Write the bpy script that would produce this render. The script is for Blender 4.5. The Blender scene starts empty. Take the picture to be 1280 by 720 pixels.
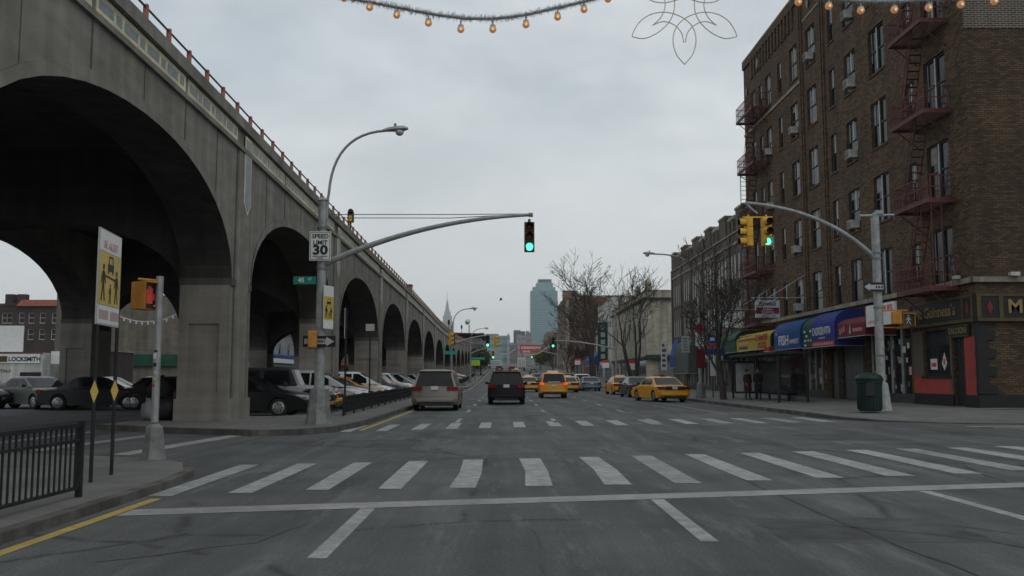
import bpy, bmesh, math, random
from mathutils import Vector, Matrix
random.seed(7)
sc = bpy.context.scene
COL = sc.collection
PI = math.pi
R = math.radians

# ------------------------------------------------------------------ camera numbers
F_, PITCH, YAW, CAMH = 1150.0, math.atan(111/1150), math.atan(10/1150), 1.45
def ray(px, py):
    c, s, cy, sy = math.cos(PITCH), math.sin(PITCH), math.cos(YAW), math.sin(YAW)
    u, v = (px-640)/F_, (360-py)/F_
    f, z = c-v*s, s+v*c
    return (u*cy+f*sy, -u*sy+f*cy, z)
def atY(px, py, Y):
    d = ray(px, py); t = Y/d[1]
    return Vector((d[0]*t, Y, CAMH+d[2]*t))
def gz(y):                                   # the boulevard is level, then climbs away
    if y < 90: return 0.0
    if y < 150: return .022*(y-90)**2/120
    if y < 520: return .66+.022*(y-150)
    return 8.8
def vz(y):                                   # level of the viaduct relative to its near end
    t = [(-60,.1),(20,0),(28,-.1),(36,-.25),(47,-.36),(56,-.48),(80,-.68),(99,-.95),(110,-1.15),(121,-1.3),(137,-1.3),(153,-1.25),(181,-.78),(231,.45),(260,1.1)]
    for (a, b), (c, d) in zip(t, t[1:]):
        if y <= c: return b+(d-b)*max(0, (y-a))/(c-a)
    return t[-1][1]

# ------------------------------------------------------------------ materials
def nt(name):
    m = bpy.data.materials.new(name); m.use_nodes = True
    t = m.node_tree; b = t.nodes['Principled BSDF']
    return m, t, b
def rgba(c): return (c[0], c[1], c[2], 1)
def link(t, a, ao, b, bi): t.links.new(a.outputs[ao], b.inputs[bi])
def coords(t, scale=(1, 1, 1)):
    tc = t.nodes.new('ShaderNodeTexCoord'); mp = t.nodes.new('ShaderNodeMapping')
    mp.inputs['Scale'].default_value = scale
    link(t, tc, 'Object', mp, 'Vector')
    return mp
def noise(t, scale, detail=4, rough=.6, vec=None):
    n = t.nodes.new('ShaderNodeTexNoise')
    n.inputs['Scale'].default_value = scale; n.inputs['Detail'].default_value = detail; n.inputs['Roughness'].default_value = rough
    if vec: link(t, vec, 'Vector', n, 'Vector')
    return n
def ramp(t, src, a, b, ca, cb, out='Fac'):
    r = t.nodes.new('ShaderNodeValToRGB')
    r.color_ramp.elements[0].position = a; r.color_ramp.elements[1].position = b
    r.color_ramp.elements[0].color = rgba(ca); r.color_ramp.elements[1].color = rgba(cb)
    link(t, src, out, r, 'Fac')
    return r
def mix(t, mode, fac, a, b, ao='Color', bo='Color'):
    m = t.nodes.new('ShaderNodeMix'); m.data_type = 'RGBA'; m.blend_type = mode
    if isinstance(fac, (int, float)): m.inputs[0].default_value = fac
    else: t.links.new(fac, m.inputs[0])
    t.links.new(a.outputs[ao], m.inputs[6])
    if isinstance(b, tuple): m.inputs[7].default_value = rgba(b)
    else: t.links.new(b.outputs[bo], m.inputs[7])
    return m
def bump(t, b, src, strength, dist=.02, out='Fac'):
    n = t.nodes.new('ShaderNodeBump'); n.inputs['Strength'].default_value = strength; n.inputs['Distance'].default_value = dist
    link(t, src, out, n, 'Height'); link(t, n, 'Normal', b, 'Normal')
def grimy(name, col, rough=.7, scale=3, amt=.25, metal=0, spec=.22, coat=0):
    """paint, plastic or metal with uneven dirt"""
    m, t, b = nt(name)
    mp = coords(t); n = noise(t, scale, 5, .65, mp)
    lo = tuple(max(0, c*(1-amt)) for c in col); hi = tuple(min(1, c*(1+amt)) for c in col)
    r = ramp(t, n, .3, .7, lo, hi); link(t, r, 'Color', b, 'Base Color')
    b.inputs['Roughness'].default_value = rough; b.inputs['Metallic'].default_value = metal
    b.inputs['Specular IOR Level'].default_value = spec
    if coat: b.inputs['Coat Weight'].default_value = coat; b.inputs['Coat Roughness'].default_value = .08
    return m
def emit(name, col, strength):
    m, t, b = nt(name)
    b.inputs['Base Color'].default_value = rgba(col); b.inputs['Emission Color'].default_value = rgba(col)
    b.inputs['Emission Strength'].default_value = strength; b.inputs['Roughness'].default_value = .3
    return m
def glassy(name, col, rough=.06, spec=.5):
    m, t, b = nt(name)
    mp = coords(t); n = noise(t, 1.3, 2, .5, mp)
    r = ramp(t, n, .35, .65, tuple(c*.6 for c in col), tuple(c*1.3 for c in col)); link(t, r, 'Color', b, 'Base Color')
    b.inputs['Roughness'].default_value = rough; b.inputs['Specular IOR Level'].default_value = spec
    return m
def concrete(name, col, streak=.35):
    m, t, b = nt(name)
    m1 = coords(t, (1, 1, 1)); m2 = coords(t, (1.6, 1.6, .12)); m3 = coords(t, (9, 9, 9)); m4 = coords(t, (.0, .35, 1.1))
    n1 = noise(t, .55, 6, .65, m1); n2 = noise(t, 1.2, 5, .6, m2); n3 = noise(t, 3, 4, .7, m3); n4 = noise(t, 2.4, 2, .5, m4)
    r1 = ramp(t, n1, .25, .75, tuple(c*.72 for c in col), tuple(c*1.22 for c in col))
    r2 = ramp(t, n2, .32, .68, (1-streak*1.3,)*3, (1+streak*.35,)*3)
    x = mix(t, 'MULTIPLY', 1, r1, r2)
    r3 = ramp(t, n3, .3, .7, (.86,)*3, (1.1,)*3)
    y = mix(t, 'MULTIPLY', 1, x, r3, 'Result')
    r4 = ramp(t, n4, .4, .6, (.9,)*3, (1.06,)*3)
    z = mix(t, 'MULTIPLY', 1, y, r4, 'Result')
    link(t, z, 'Result', b, 'Base Color')
    b.inputs['Roughness'].default_value = .9; b.inputs['Specular IOR Level'].default_value = .2
    bump(t, b, n3, .35, .03)
    return m
def brick(name, c1, c2, mortar, w=.22, h=.075, bias=0.0, dirt=.5, mw=.009):
    m, t, b = nt(name)
    tc = t.nodes.new('ShaderNodeTexCoord'); sp = t.nodes.new('ShaderNodeSeparateXYZ'); link(t, tc, 'Object', sp, 'Vector')
    ad = t.nodes.new('ShaderNodeMath'); ad.operation = 'ADD'; link(t, sp, 'X', ad, 0); link(t, sp, 'Y', ad, 1)
    cb = t.nodes.new('ShaderNodeCombineXYZ'); link(t, ad, 'Value', cb, 'X'); link(t, sp, 'Z', cb, 'Y')
    k = t.nodes.new('ShaderNodeTexBrick'); link(t, cb, 'Vector', k, 'Vector')
    k.inputs['Scale'].default_value = 1; k.inputs['Brick Width'].default_value = w; k.inputs['Row Height'].default_value = h
    k.inputs['Mortar Size'].default_value = mw; k.inputs['Mortar Smooth'].default_value = .2; k.inputs['Bias'].default_value = bias
    k.inputs['Color1'].default_value = rgba(c1); k.inputs['Color2'].default_value = rgba(c2); k.inputs['Mortar'].default_value = rgba(mortar)
    n1 = noise(t, .35, 6, .65, tc and coords(t)); n2 = noise(t, 1.2, 5, .65, coords(t, (1, 1, .10)))
    r1 = ramp(t, n1, .3, .7, (1-dirt*.7,)*3, (1+dirt*.35,)*3); r2 = ramp(t, n2, .3, .7, (.78,)*3, (1.12,)*3)
    x = mix(t, 'MULTIPLY', 1, k, r1); y = mix(t, 'MULTIPLY', 1, x, r2, 'Result')
    link(t, y, 'Result', b, 'Base Color'); b.inputs['Roughness'].default_value = .88; b.inputs['Specular IOR Level'].default_value = .25
    bump(t, b, k, -.08, .01)
    return m
def asphalt():
    m, t, b = nt('asphalt')
    m1 = coords(t); m2 = coords(t, (1.3, .05, 1)); m3 = coords(t, (.25, .25, .25))
    n1 = noise(t, .35, 7, .62, m1); n2 = noise(t, 1.0, 5, .6, m2); n3 = noise(t, 34, 4, .85, m1); n4 = noise(t, 1.6, 9, .72, m3)
    r1 = ramp(t, n1, .34, .66, (.052, .055, .056), (.098, .100, .098))
    r2 = ramp(t, n2, .34, .66, (.70,)*3, (1.25,)*3)
    x = mix(t, 'MULTIPLY', 1, r1, r2)
    r3 = ramp(t, n3, .3, .7, (.5,)*3, (1.5,)*3)
    y = mix(t, 'MULTIPLY', 1, x, r3, 'Result')
    # cracks and sealed seams
    v = t.nodes.new('ShaderNodeTexVoronoi'); v.feature = 'DISTANCE_TO_EDGE'; v.inputs['Scale'].default_value = .23
    nd = noise(t, 1.1, 5, .6, m1); ma = t.nodes.new('ShaderNodeMix'); ma.data_type = 'VECTOR'; ma.inputs[0].default_value = .22
    t.links.new(m1.outputs[0], ma.inputs[4]); t.links.new(nd.outputs['Color'], ma.inputs[5]); t.links.new(ma.outputs[1], v.inputs['Vector'])
    r4 = ramp(t, v, 0, .014, (.42,)*3, (1,)*3, 'Distance')
    msk = ramp(t, n4, .47, .53, (0,)*3, (1,)*3)
    z = mix(t, 'MULTIPLY', msk.outputs['Color'], y, r4, 'Result')
    # worn pale scuffs along the wheel paths
    n5 = noise(t, 1.0, 9, .78, coords(t, (2.2, .30, 1)))
    r5 = ramp(t, n5, .525, .65, (0,)*3, (.85,)*3)
    w = mix(t, 'MIX', r5.outputs['Color'], z, (.135, .138, .136), 'Result')
    link(t, w, 'Result', b, 'Base Color')
    b.inputs['Roughness'].default_value = .8; b.inputs['Specular IOR Level'].default_value = .28
    bump(t, b, n3, .5, .012)
    return m
def worn_paint(name, col, lo=.36, hi=.56):
    m, t, b = nt(name)
    m1 = coords(t); n = noise(t, 5, 8, .75, m1); n2 = noise(t, .8, 4, .6, m1); n3 = noise(t, 45, 3, .8, m1)
    r = ramp(t, n, lo-.14, hi-.06, tuple(c*.45 for c in col), col)
    r2 = ramp(t, n2, .3, .7, (.72,)*3, (1.1,)*3); r3 = ramp(t, n3, .3, .7, (.8,)*3, (1.15,)*3)
    x = mix(t, 'MULTIPLY', 1, r, r2); y = mix(t, 'MULTIPLY', 1, x, r3, 'Result')
    link(t, y, 'Result', b, 'Base Color'); b.inputs['Roughness'].default_value = .75
    return m
def slabs():
    m, t, b = nt('sidewalk concrete')
    mp = coords(t)
    k = t.nodes.new('ShaderNodeTexBrick'); link(t, mp, 'Vector', k, 'Vector'); k.offset = 0
    k.inputs['Scale'].default_value = 1; k.inputs['Brick Width'].default_value = 1.5; k.inputs['Row Height'].default_value = 1.5
    k.inputs['Mortar Size'].default_value = .012
    k.inputs['Color1'].default_value = (.118, .116, .108, 1); k.inputs['Color2'].default_value = (.145, .141, .131, 1); k.inputs['Mortar'].default_value = (.07, .07, .065, 1)
    n1 = noise(t, .8, 7, .7, mp); r1 = ramp(t, n1, .3, .7, (.62,)*3, (1.15,)*3)
    n2 = noise(t, 22, 4, .8, mp); r2 = ramp(t, n2, .3, .7, (.8,)*3, (1.15,)*3)
    v = t.nodes.new('ShaderNodeTexVoronoi'); v.inputs['Scale'].default_value = 2.6; link(t, mp, 'Vector', v, 'Vector')
    r3 = ramp(t, v, .05, .09, (.5,)*3, (1,)*3, 'Distance')
    x = mix(t, 'MULTIPLY', 1, k, r1); y = mix(t, 'MULTIPLY', 1, x, r2, 'Result'); z = mix(t, 'MULTIPLY', 1, y, r3, 'Result')
    link(t, z, 'Result', b, 'Base Color'); b.inputs['Roughness'].default_value = .88
    bump(t, b, n2, .3, .01)
    return m

M = {}
M['asphalt'] = asphalt()
M['white_line'] = worn_paint('white road paint', (.36, .365, .35), .44, .66)
M['stop_paint'] = worn_paint('worn stop line paint', (.285, .285, .262), .34, .58)
M['dull_line'] = worn_paint('worn white road paint', (.30, .31, .30), .46, .68)
M['yellow_line'] = worn_paint('yellow road paint', (.42, .30, .07))
M['slab'] = slabs()
M['tar'] = grimy('tar seal', (.026, .027, .028), .6, 6, .3, 0, .3)
M['patch_a'] = concrete('old asphalt patch', (.056, .058, .058), .25)
M['patch_b'] = concrete('pale asphalt patch', (.088, .090, .089), .3)
M['kerb'] = concrete('kerb stone', (.115, .108, .098), .45)
M['dirt'] = grimy('bare ground', (.09, .085, .075), .95, .5, .3)
M['concrete'] = concrete('viaduct concrete', (.232, .218, .192), .2)
M['joint'] = concrete('dark concrete', (.11, .105, .095), .3)  # darker tone; its thin strips paint in the shade of recessed grooves
M['vault'] = concrete('dirty shaded concrete', (.062, .060, .054), .3)  # dirty concrete, darkened further to paint in the shade inside the arches
M['cream'] = concrete('cream tile border', (.68, .64, .44), .15)
M['bluetile'] = grimy('blue grey glazed tile', (.20, .235, .25), .45, 4, .25)
M['rust'] = grimy('rusty red primer', (.30, .115, .085), .7, 3, .35)
M['rail'] = grimy('dark rail pipe', (.10, .085, .08), .6, 3, .3)
M['black'] = grimy('black painted steel', (.018, .019, .02), .5, 6, .4)
M['galv'] = grimy('galvanised steel', (.27, .28, .28), .5, 5, .28, .3)
M['galv_dark'] = grimy('weathered galvanised steel', (.17, .175, .17), .6, 4, .35, .2)
M['alu'] = grimy('aluminium', (.5, .51, .51), .4, 4, .12, .5)
M['sig_yellow'] = grimy('signal yellow', (.58, .33, .035), .5, 5, .22)
M['sig_orange'] = grimy('pedestrian signal orange', (.40, .18, .03), .5, 5, .25)
M['sig_dark'] = grimy('dark lens', (.02, .02, .02), .3, 6, .3)
M['lens_red'] = grimy('unlit red lens', (.09, .012, .01), .25, 6, .3)
M['lens_amber'] = grimy('unlit amber lens', (.10, .045, .006), .25, 6, .3)
M['green_on'] = emit('lit green lens', (.12, 1.0, .62), 1.6)
M['red_hand'] = emit('lit orange hand', (.45, .04, .025), .10)
M['walk_on'] = grimy('unlit walking man', (.35, .36, .34), .4, 6, .2)
M['bulb'] = emit('warm bulb', (1.0, .60, .27), .55)
M['sign_white'] = grimy('white sign face', (.60, .61, .60), .45, 3, .10)
M['sign_grey'] = grimy('sign back', (.36, .37, .37), .5, 4, .15)
M['sign_black'] = grimy('sign black', (.016, .016, .017), .5, 8, .2)
M['sign_yellow'] = grimy('sign yellow', (.50, .36, .085), .45, 3, .15)
M['sign_green'] = grimy('street sign green', (.012, .17, .12), .45, 4, .15)
M['sign_teal'] = grimy('street sign teal', (.03, .30, .27), .45, 4, .15)
M['sign_red'] = grimy('sign red', (.50, .04, .045), .5, 4, .15)
M['sign_pink'] = grimy('faded red lettering', (.52, .26, .24), .5, 4, .15)
M['sign_blue'] = grimy('sign blue', (.02, .05, .24), .5, 4, .15)
M['glass'] = glassy('dark window glass', (.010, .011, .012), .12, .22)
M['shopglass'] = glassy('shop glass', (.020, .022, .023), .08, .3)
M['carglass'] = glassy('car glass', (.008, .009, .010), .09, .28)
M['tyre'] = grimy('tyre rubber', (.017, .017, .017), .85, 9, .3)
M['rim'] = grimy('wheel metal', (.32, .32, .32), .35, 6, .2, .7)
M['plastic'] = grimy('dark trim plastic', (.022, .022, .023), .6, 6, .3)
M['headlamp'] = grimy('headlamp', (.55, .56, .57), .12, 6, .1, .3)
M['taillight'] = grimy('tail lamp red', (.17, .008, .011), .25, 6, .2)
M['brake_on'] = emit('lit brake lamp', (1.0, .07, .03), .9)
M['plate'] = grimy('license plate', (.48, .50, .52), .5, 30, .25)
def paint(name, col, rough=.32, metal=0): return grimy(name, col, rough, 1.4, .10, metal, .35, .2)
P = dict(beige=paint('champagne paint', (.185, .168, .145), .4, .25), charcoal=grimy('charcoal paint', (.012, .009, .011), .5, 1.4, .1, 0, .15),
         taxi=paint('taxi yellow paint', (.60, .275, .012), .36), black=paint('black paint', (.010, .011, .012), .25),
         silver=paint('silver paint', (.40, .41, .42), .35, .3), white=paint('white paint', (.62, .63, .63), .35),
         grey=paint('grey paint', (.12, .13, .14), .35, .3), blue=paint('steel blue paint', (.15, .19, .24), .35, .3),
         maroon=paint('maroon paint', (.16, .035, .04), .35), red=paint('dark red paint', (.24, .03, .03), .35),
         green=paint('dark green paint', (.03, .055, .045), .35), tan=paint('grey green paint', (.10, .11, .10), .35, .3))
M['brick_main'] = brick('brown brick', (.172, .100, .050), (.050, .034, .021), (.040, .031, .024), .27, .088, dirt=.35, mw=.014)
M['brick_side'] = brick('brown side brick', (.125, .078, .043), (.046, .032, .020), (.036, .028, .021), .27, .088, dirt=.4, mw=.016)
M['brick_patch'] = brick('repointed brick', (.085, .062, .044), (.048, .038, .030), (.21, .195, .17), .27, .088, dirt=.25, mw=.016)
M['brick_grey'] = brick('grey brown brick', (.130, .108, .085), (.080, .068, .056), (.12, .11, .098), dirt=.4)
M['brick_red'] = brick('red brick', (.20, .068, .045), (.125, .048, .036), (.13, .10, .085), dirt=.4)
M['brick_dark'] = brick('dark brown brick', (.070, .050, .044), (.044, .034, .032), (.06, .05, .05), dirt=.4)
M['brick_tan'] = brick('tan brick', (.24, .19, .13), (.17, .135, .095), (.19, .165, .13), dirt=.4)
M['stucco'] = concrete('cream stucco', (.39, .36, .285), .3)
M['white_wall'] = concrete('white painted wall', (.50, .50, .47), .25)
M['grey_wall'] = concrete('grey panel wall', (.26, .27, .27), .25)
M['beige_wall'] = concrete('beige render', (.155, .14, .115), .25)
M['stone'] = concrete('limestone trim', (.31, .28, .225), .35)
M['roof'] = grimy('roof tar', (.05, .05, .05), .95, 1, .3)
M['redroof'] = grimy('red roof tile', (.20, .065, .045), .8, 1.5, .3)
M['fire_red'] = grimy('oxide red iron', (.105, .036, .035), .65, 3, .35)
M['win_white'] = grimy('white window frame', (.58, .59, .58), .5, 3, .15)
M['win_dark'] = grimy('dark window frame', (.05, .05, .048), .5, 3, .25)
M['win_brown'] = grimy('brown window frame', (.09, .075, .06), .55, 3, .25)
M['slit_white'] = grimy('white blind', (.58, .585, .57), .7, 2, .15)
M['blind'] = grimy('pale blind', (.24, .24, .225), .8, 2, .25)
M['ac'] = grimy('air conditioner', (.42, .42, .40), .55, 4, .2)
M['shutter'] = grimy('roll shutter', (.15, .155, .155), .55, 2, .25, .3)
M['saloon_red'] = grimy('red shopfront panel', (.32, .05, .04), .65, 1.2, .2)
M['dark_red'] = grimy('dark red diamond', (.16, .02, .022), .6, 4, .2)
M['gold'] = grimy('gold lettering', (.24, .175, .055), .5, 3, .2)
M['gold_frame'] = grimy('old gold moulding', (.075, .060, .022), .65, 2, .35)
M['aw_blue'] = grimy('blue awning', (.012, .062, .235), .7, 1.2, .25)
M['aw_navy'] = grimy('royal blue awning', (.018, .032, .175), .7, 1.2, .25)
M['aw_maroon'] = grimy('maroon awning', (.115, .014, .024), .7, 1.2, .25)
M['aw_green'] = grimy('dark green awning', (.012, .055, .035), .7, 1.2, .3)
M['aw_yellow'] = grimy('yellow awning', (.36, .25, .03), .7, 1.2, .25)
M['aw_red'] = grimy('red awning', (.30, .025, .025), .7, 1.2, .25)
M['aw_grey'] = grimy('grey green awning', (.075, .085, .075), .7, 1.2, .25)
M['bin_green'] = grimy('bin green', (.008, .022, .018), .5, 3, .3)
M['bark'] = grimy('bark', (.055, .048, .040), .95, 6, .4)
M['twig'] = grimy('twig', (.050, .043, .037), .95, 4, .3)
M['tinsel'] = grimy('grey tinsel', (.30, .305, .30), .5, 30, .5)
M['rope_light'] = grimy('unlit rope light', (.60, .53, .45), .5, 12, .2)
M['tower_glass'] = None
M['skin'] = grimy('skin', (.33, .20, .14), .6, 5, .1)
M['coat_black'] = grimy('black coat', (.014, .014, .016), .9, 6, .3)
M['coat_plum'] = grimy('dark red coat', (.038, .013, .015), .9, 6, .3)
M['jeans'] = grimy('dark trousers', (.018, .020, .026), .9, 6, .3)
M['hair'] = grimy('dark hair', (.012, .010, .009), .7, 9, .3)
M['pigeon'] = grimy('bird grey', (.03, .03, .033), .8, 8, .3)
M['hedge'] = grimy('dark evergreen leaves', (.035, .045, .022), .9, 3, .4)

# ------------------------------------------------------------------ mesh helpers
class MB:
    def __init__(s): s.v, s.f, s.m, s.mats = [], [], [], []
    def mi(s, mat):
        if mat not in s.mats: s.mats.append(mat)
        return s.mats.index(mat)
    def face(s, pts, mat):
        n = len(s.v); s.v += [tuple(p) for p in pts]; s.f.append(tuple(range(n, n+len(pts)))); s.m.append(s.mi(mat))
    def mesh(s, verts, faces, mat):
        n = len(s.v); k = s.mi(mat); s.v += [tuple(p) for p in verts]
        for f in faces: s.f.append(tuple(n+i for i in f)); s.m.append(k)
    def box(s, x0, x1, y0, y1, z0, z1, mat):
        s.mesh([(x0,y0,z0),(x1,y0,z0),(x1,y1,z0),(x0,y1,z0),(x0,y0,z1),(x1,y0,z1),(x1,y1,z1),(x0,y1,z1)],
               [(0,3,2,1),(4,5,6,7),(0,1,5,4),(1,2,6,5),(2,3,7,6),(3,0,4,7)], mat)
    def hull8(s, b, t, mat):                       # four bottom points, four top points
        s.mesh(list(b)+list(t), [(0,3,2,1),(4,5,6,7),(0,1,5,4),(1,2,6,5),(2,3,7,6),(3,0,4,7)], mat)
    def prism(s, poly, vec, mat):                  # closed outline pushed along vec
        n = len(poly); vec = Vector(vec); a = [Vector(p) for p in poly]
        s.mesh(a+[p+vec for p in a], [tuple(range(n-1, -1, -1)), tuple(range(n, 2*n))]+[(i, (i+1) % n, n+(i+1) % n, n+i) for i in range(n)], mat)
    def tube(s, pts, r, mat, n=8, caps=True):
        pts = [Vector(p) for p in pts]; k = len(pts)
        rs = r if isinstance(r, (list, tuple)) else [r]*k
        ring = []; ref = None
        for i, p in enumerate(pts):
            d = (pts[min(i+1, k-1)]-pts[max(i-1, 0)])
            d = d.normalized() if d.length > 1e-9 else Vector((0, 0, 1))
            if ref is None:
                ref = Vector((1, 0, 0)) if abs(d.x) < .9 else Vector((0, 1, 0))
            a = (ref-d*ref.dot(d)); a = a.normalized() if a.length > 1e-6 else d.orthogonal().normalized()
            ref = a; b = d.cross(a)
            ring.append([p+(a*math.cos(2*PI*j/n)+b*math.sin(2*PI*j/n))*rs[i] for j in range(n)])
        vs = [q for rg in ring for q in rg]; fs = []
        for i in range(k-1):
            for j in range(n):
                fs.append((i*n+j, i*n+(j+1) % n, (i+1)*n+(j+1) % n, (i+1)*n+j))
        if caps: fs += [tuple(range(n-1, -1, -1)), tuple(range((k-1)*n, k*n))]
        s.mesh(vs, fs, mat)
    def lathe(s, prof, mat, n=14, at=(0, 0, 0)):   # (r, z) profile about a vertical axis
        s.tube([(at[0], at[1], at[2]+z+i*1e-6) for i, (r, z) in enumerate(prof)], [max(r, 1e-4) for r, z in prof], mat, n)
    def disc(s, c, axis, r, depth, mat, n=16):
        a = Vector(axis).normalized(); c = Vector(c)
        s.tube([c-a*depth/2, c+a*depth/2], r, mat, n)
    def build(s, name, parent=None, smooth=None, bevel=None, local=False, label=None):
        me = bpy.data.meshes.new(name); me.from_pydata(s.v, [], s.f)
        for m in s.mats: me.materials.append(m)
        for p, k in zip(me.polygons, s.m): p.material_index = k
        bm = bmesh.new(); bm.from_mesh(me)
        bmesh.ops.recalc_face_normals(bm, faces=bm.faces); bm.to_mesh(me); bm.free()
        if smooth:
            for p in me.polygons: p.use_smooth = True
            me.set_sharp_from_angle(angle=R(smooth))
        o = bpy.data.objects.new(name, me); COL.objects.link(o)
        if parent is not None:
            o.parent = parent
            if not local: me.transform(world_of(parent).inverted())
        if bevel:
            b = o.modifiers.new('edge', 'BEVEL'); b.width = bevel; b.segments = 2; b.limit_method = 'ANGLE'
        if label: o['label'] = label
        return o
def world_of(o):
    m = Matrix.LocRotScale(o.location, o.rotation_euler, o.scale)
    return world_of(o.parent) @ m if o.parent else m
def thing(name, label, cat, loc=(0, 0, 0), rz=0, group=None):
    o = bpy.data.objects.new(name, None); COL.objects.link(o); o.empty_display_size = .3
    o.location = loc; o.rotation_euler = (0, 0, rz); o['label'] = label; o['category'] = cat
    if group: o['group'] = group
    return o
def tag(o, label, cat, group=None):
    o['label'] = label; o['category'] = cat
    if group: o['group'] = group
    return o
def structure(o, kind='structure'):
    o['kind'] = kind; return o
def copy_tree(o, parent=None):
    c = o.copy(); COL.objects.link(c)
    if parent is not None: c.parent = parent
    for ch in [x for x in o.children]: copy_tree(ch, c)
    return c
def part_copy(o, parent, loc, rz=None):            # the same part again, shifted, sub-parts too
    c = copy_tree(o, parent); c.location = loc
    if rz is not None: c.rotation_euler = (0, 0, rz)
    return c
_tc = {}
def lettering(txt, size, mat, origin, normal, parent=None, depth=.006, bold=.0, width=None, align='CENTER', name='lettering', up=(0, 0, 1)):
    cu = bpy.data.curves.new('t', 'FONT'); cu.body = txt; cu.size = size; cu.extrude = depth/2; cu.offset = bold
    cu.align_x = align; cu.align_y = 'CENTER'; cu.resolution_u = 3; cu.space_line = .9
    to = bpy.data.objects.new('t', cu); COL.objects.link(to)
    dg = bpy.context.evaluated_depsgraph_get(); dg.update()
    me = bpy.data.meshes.new_from_object(to.evaluated_get(dg)); bpy.data.objects.remove(to); bpy.data.curves.remove(cu)
    me.name = name; me.materials.clear(); me.materials.append(mat)
    n = Vector(normal).normalized(); r = Vector(up).cross(n).normalized(); u = n.cross(r)
    sx = 1
    if width:
        xs = [v.co.x for v in me.vertices]; w = max(xs)-min(xs); sx = width/w if w else 1
    mat4 = Matrix(((r.x*sx, u.x, n.x, origin[0]), (r.y*sx, u.y, n.y, origin[1]), (r.z*sx, u.z, n.z, origin[2]), (0, 0, 0, 1)))
    me.transform(mat4)
    o = bpy.data.objects.new(name, me); COL.objects.link(o)
    if parent is not None: o.parent = parent
    return o
# ------------------------------------------------------------------ world, sun, camera
w = bpy.data.worlds.new('World'); sc.world = w; w.use_nodes = True
t = w.node_tree; bg = t.nodes['Background']; out = t.nodes['World Output']
sky = t.nodes.new('ShaderNodeTexSky'); sky.sky_type = 'NISHITA'; sky.sun_disc = False
sky.sun_elevation = R(48); sky.sun_rotation = R(150); sky.air_density = 1.2; sky.dust_density = 3
link(t, sky, 'Color', bg, 'Color'); bg.inputs['Strength'].default_value = .08
tc = t.nodes.new('ShaderNodeTexCoord'); mp = t.nodes.new('ShaderNodeMapping'); mp.inputs['Scale'].default_value = (1, 1, 2.6)
mp.inputs['Rotation'].default_value = (0, 0, .5)
link(t, tc, 'Generated', mp, 'Vector')
n1 = noise(t, 2.3, 7, .55, mp); n1.inputs['Distortion'].default_value = .35
n2 = noise(t, 6.5, 6, .55, mp)
r1 = ramp(t, n1, .38, .62, (.455, .510, .555), (.660, .700, .720))
r2 = ramp(t, n2, .3, .7, (.92,)*3, (1.06,)*3)
mx = mix(t, 'MULTIPLY', 1, r1, r2)
sp = t.nodes.new('ShaderNodeSeparateXYZ'); link(t, tc, 'Generated', sp, 'Vector')
rz = ramp(t, sp, .0, .30, (1, 1, 1), (0, 0, 0), 'Z')
mh = mix(t, 'MIX', rz.outputs['Color'], mx, (.690, .708, .695), 'Result')
bg2 = t.nodes.new('ShaderNodeBackground'); link(t, mh, 'Result', bg2, 'Color'); bg2.inputs['Strength'].default_value = 1.18
ms = t.nodes.new('ShaderNodeMixShader'); ms.inputs[0].default_value = .94
t.links.new(bg.outputs[0], ms.inputs[1]); t.links.new(bg2.outputs[0], ms.inputs[2]); t.links.new(ms.outputs[0], out.inputs['Surface'])
sl = bpy.data.lights.new('sun', 'SUN'); sl.energy = .5; sl.angle = R(25); sl.color = (1, .97, .93)
so = bpy.data.objects.new('sun', sl); COL.objects.link(so)
# sun direction from behind right of the camera, high
az = R(150); el = R(48)
dirv = Vector((math.sin(az)*math.cos(el), math.cos(az)*math.cos(el), math.sin(el)))
so.rotation_euler = dirv.to_track_quat('Z', 'Y').to_euler(); so.location = (0, 0, 60)
cam = bpy.data.cameras.new('camera'); co = bpy.data.objects.new('camera', cam); COL.objects.link(co)
cam.sensor_width = 36; cam.lens = F_/1280*36; cam.clip_start = .1; cam.clip_end = 30000
co.location = (0, 0, CAMH); co.rotation_euler = (PI/2+PITCH, 0, -YAW); sc.camera = co
sc.view_settings.view_transform = 'Standard'; sc.view_settings.look = 'None'; sc.view_settings.exposure = 0; sc.view_settings.gamma = 1
sc.cycles.use_denoising = True; sc.cycles.max_bounces = 6; sc.cycles.volume_bounces = 1
sc.cycles.sample_clamp_indirect = 4

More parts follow.
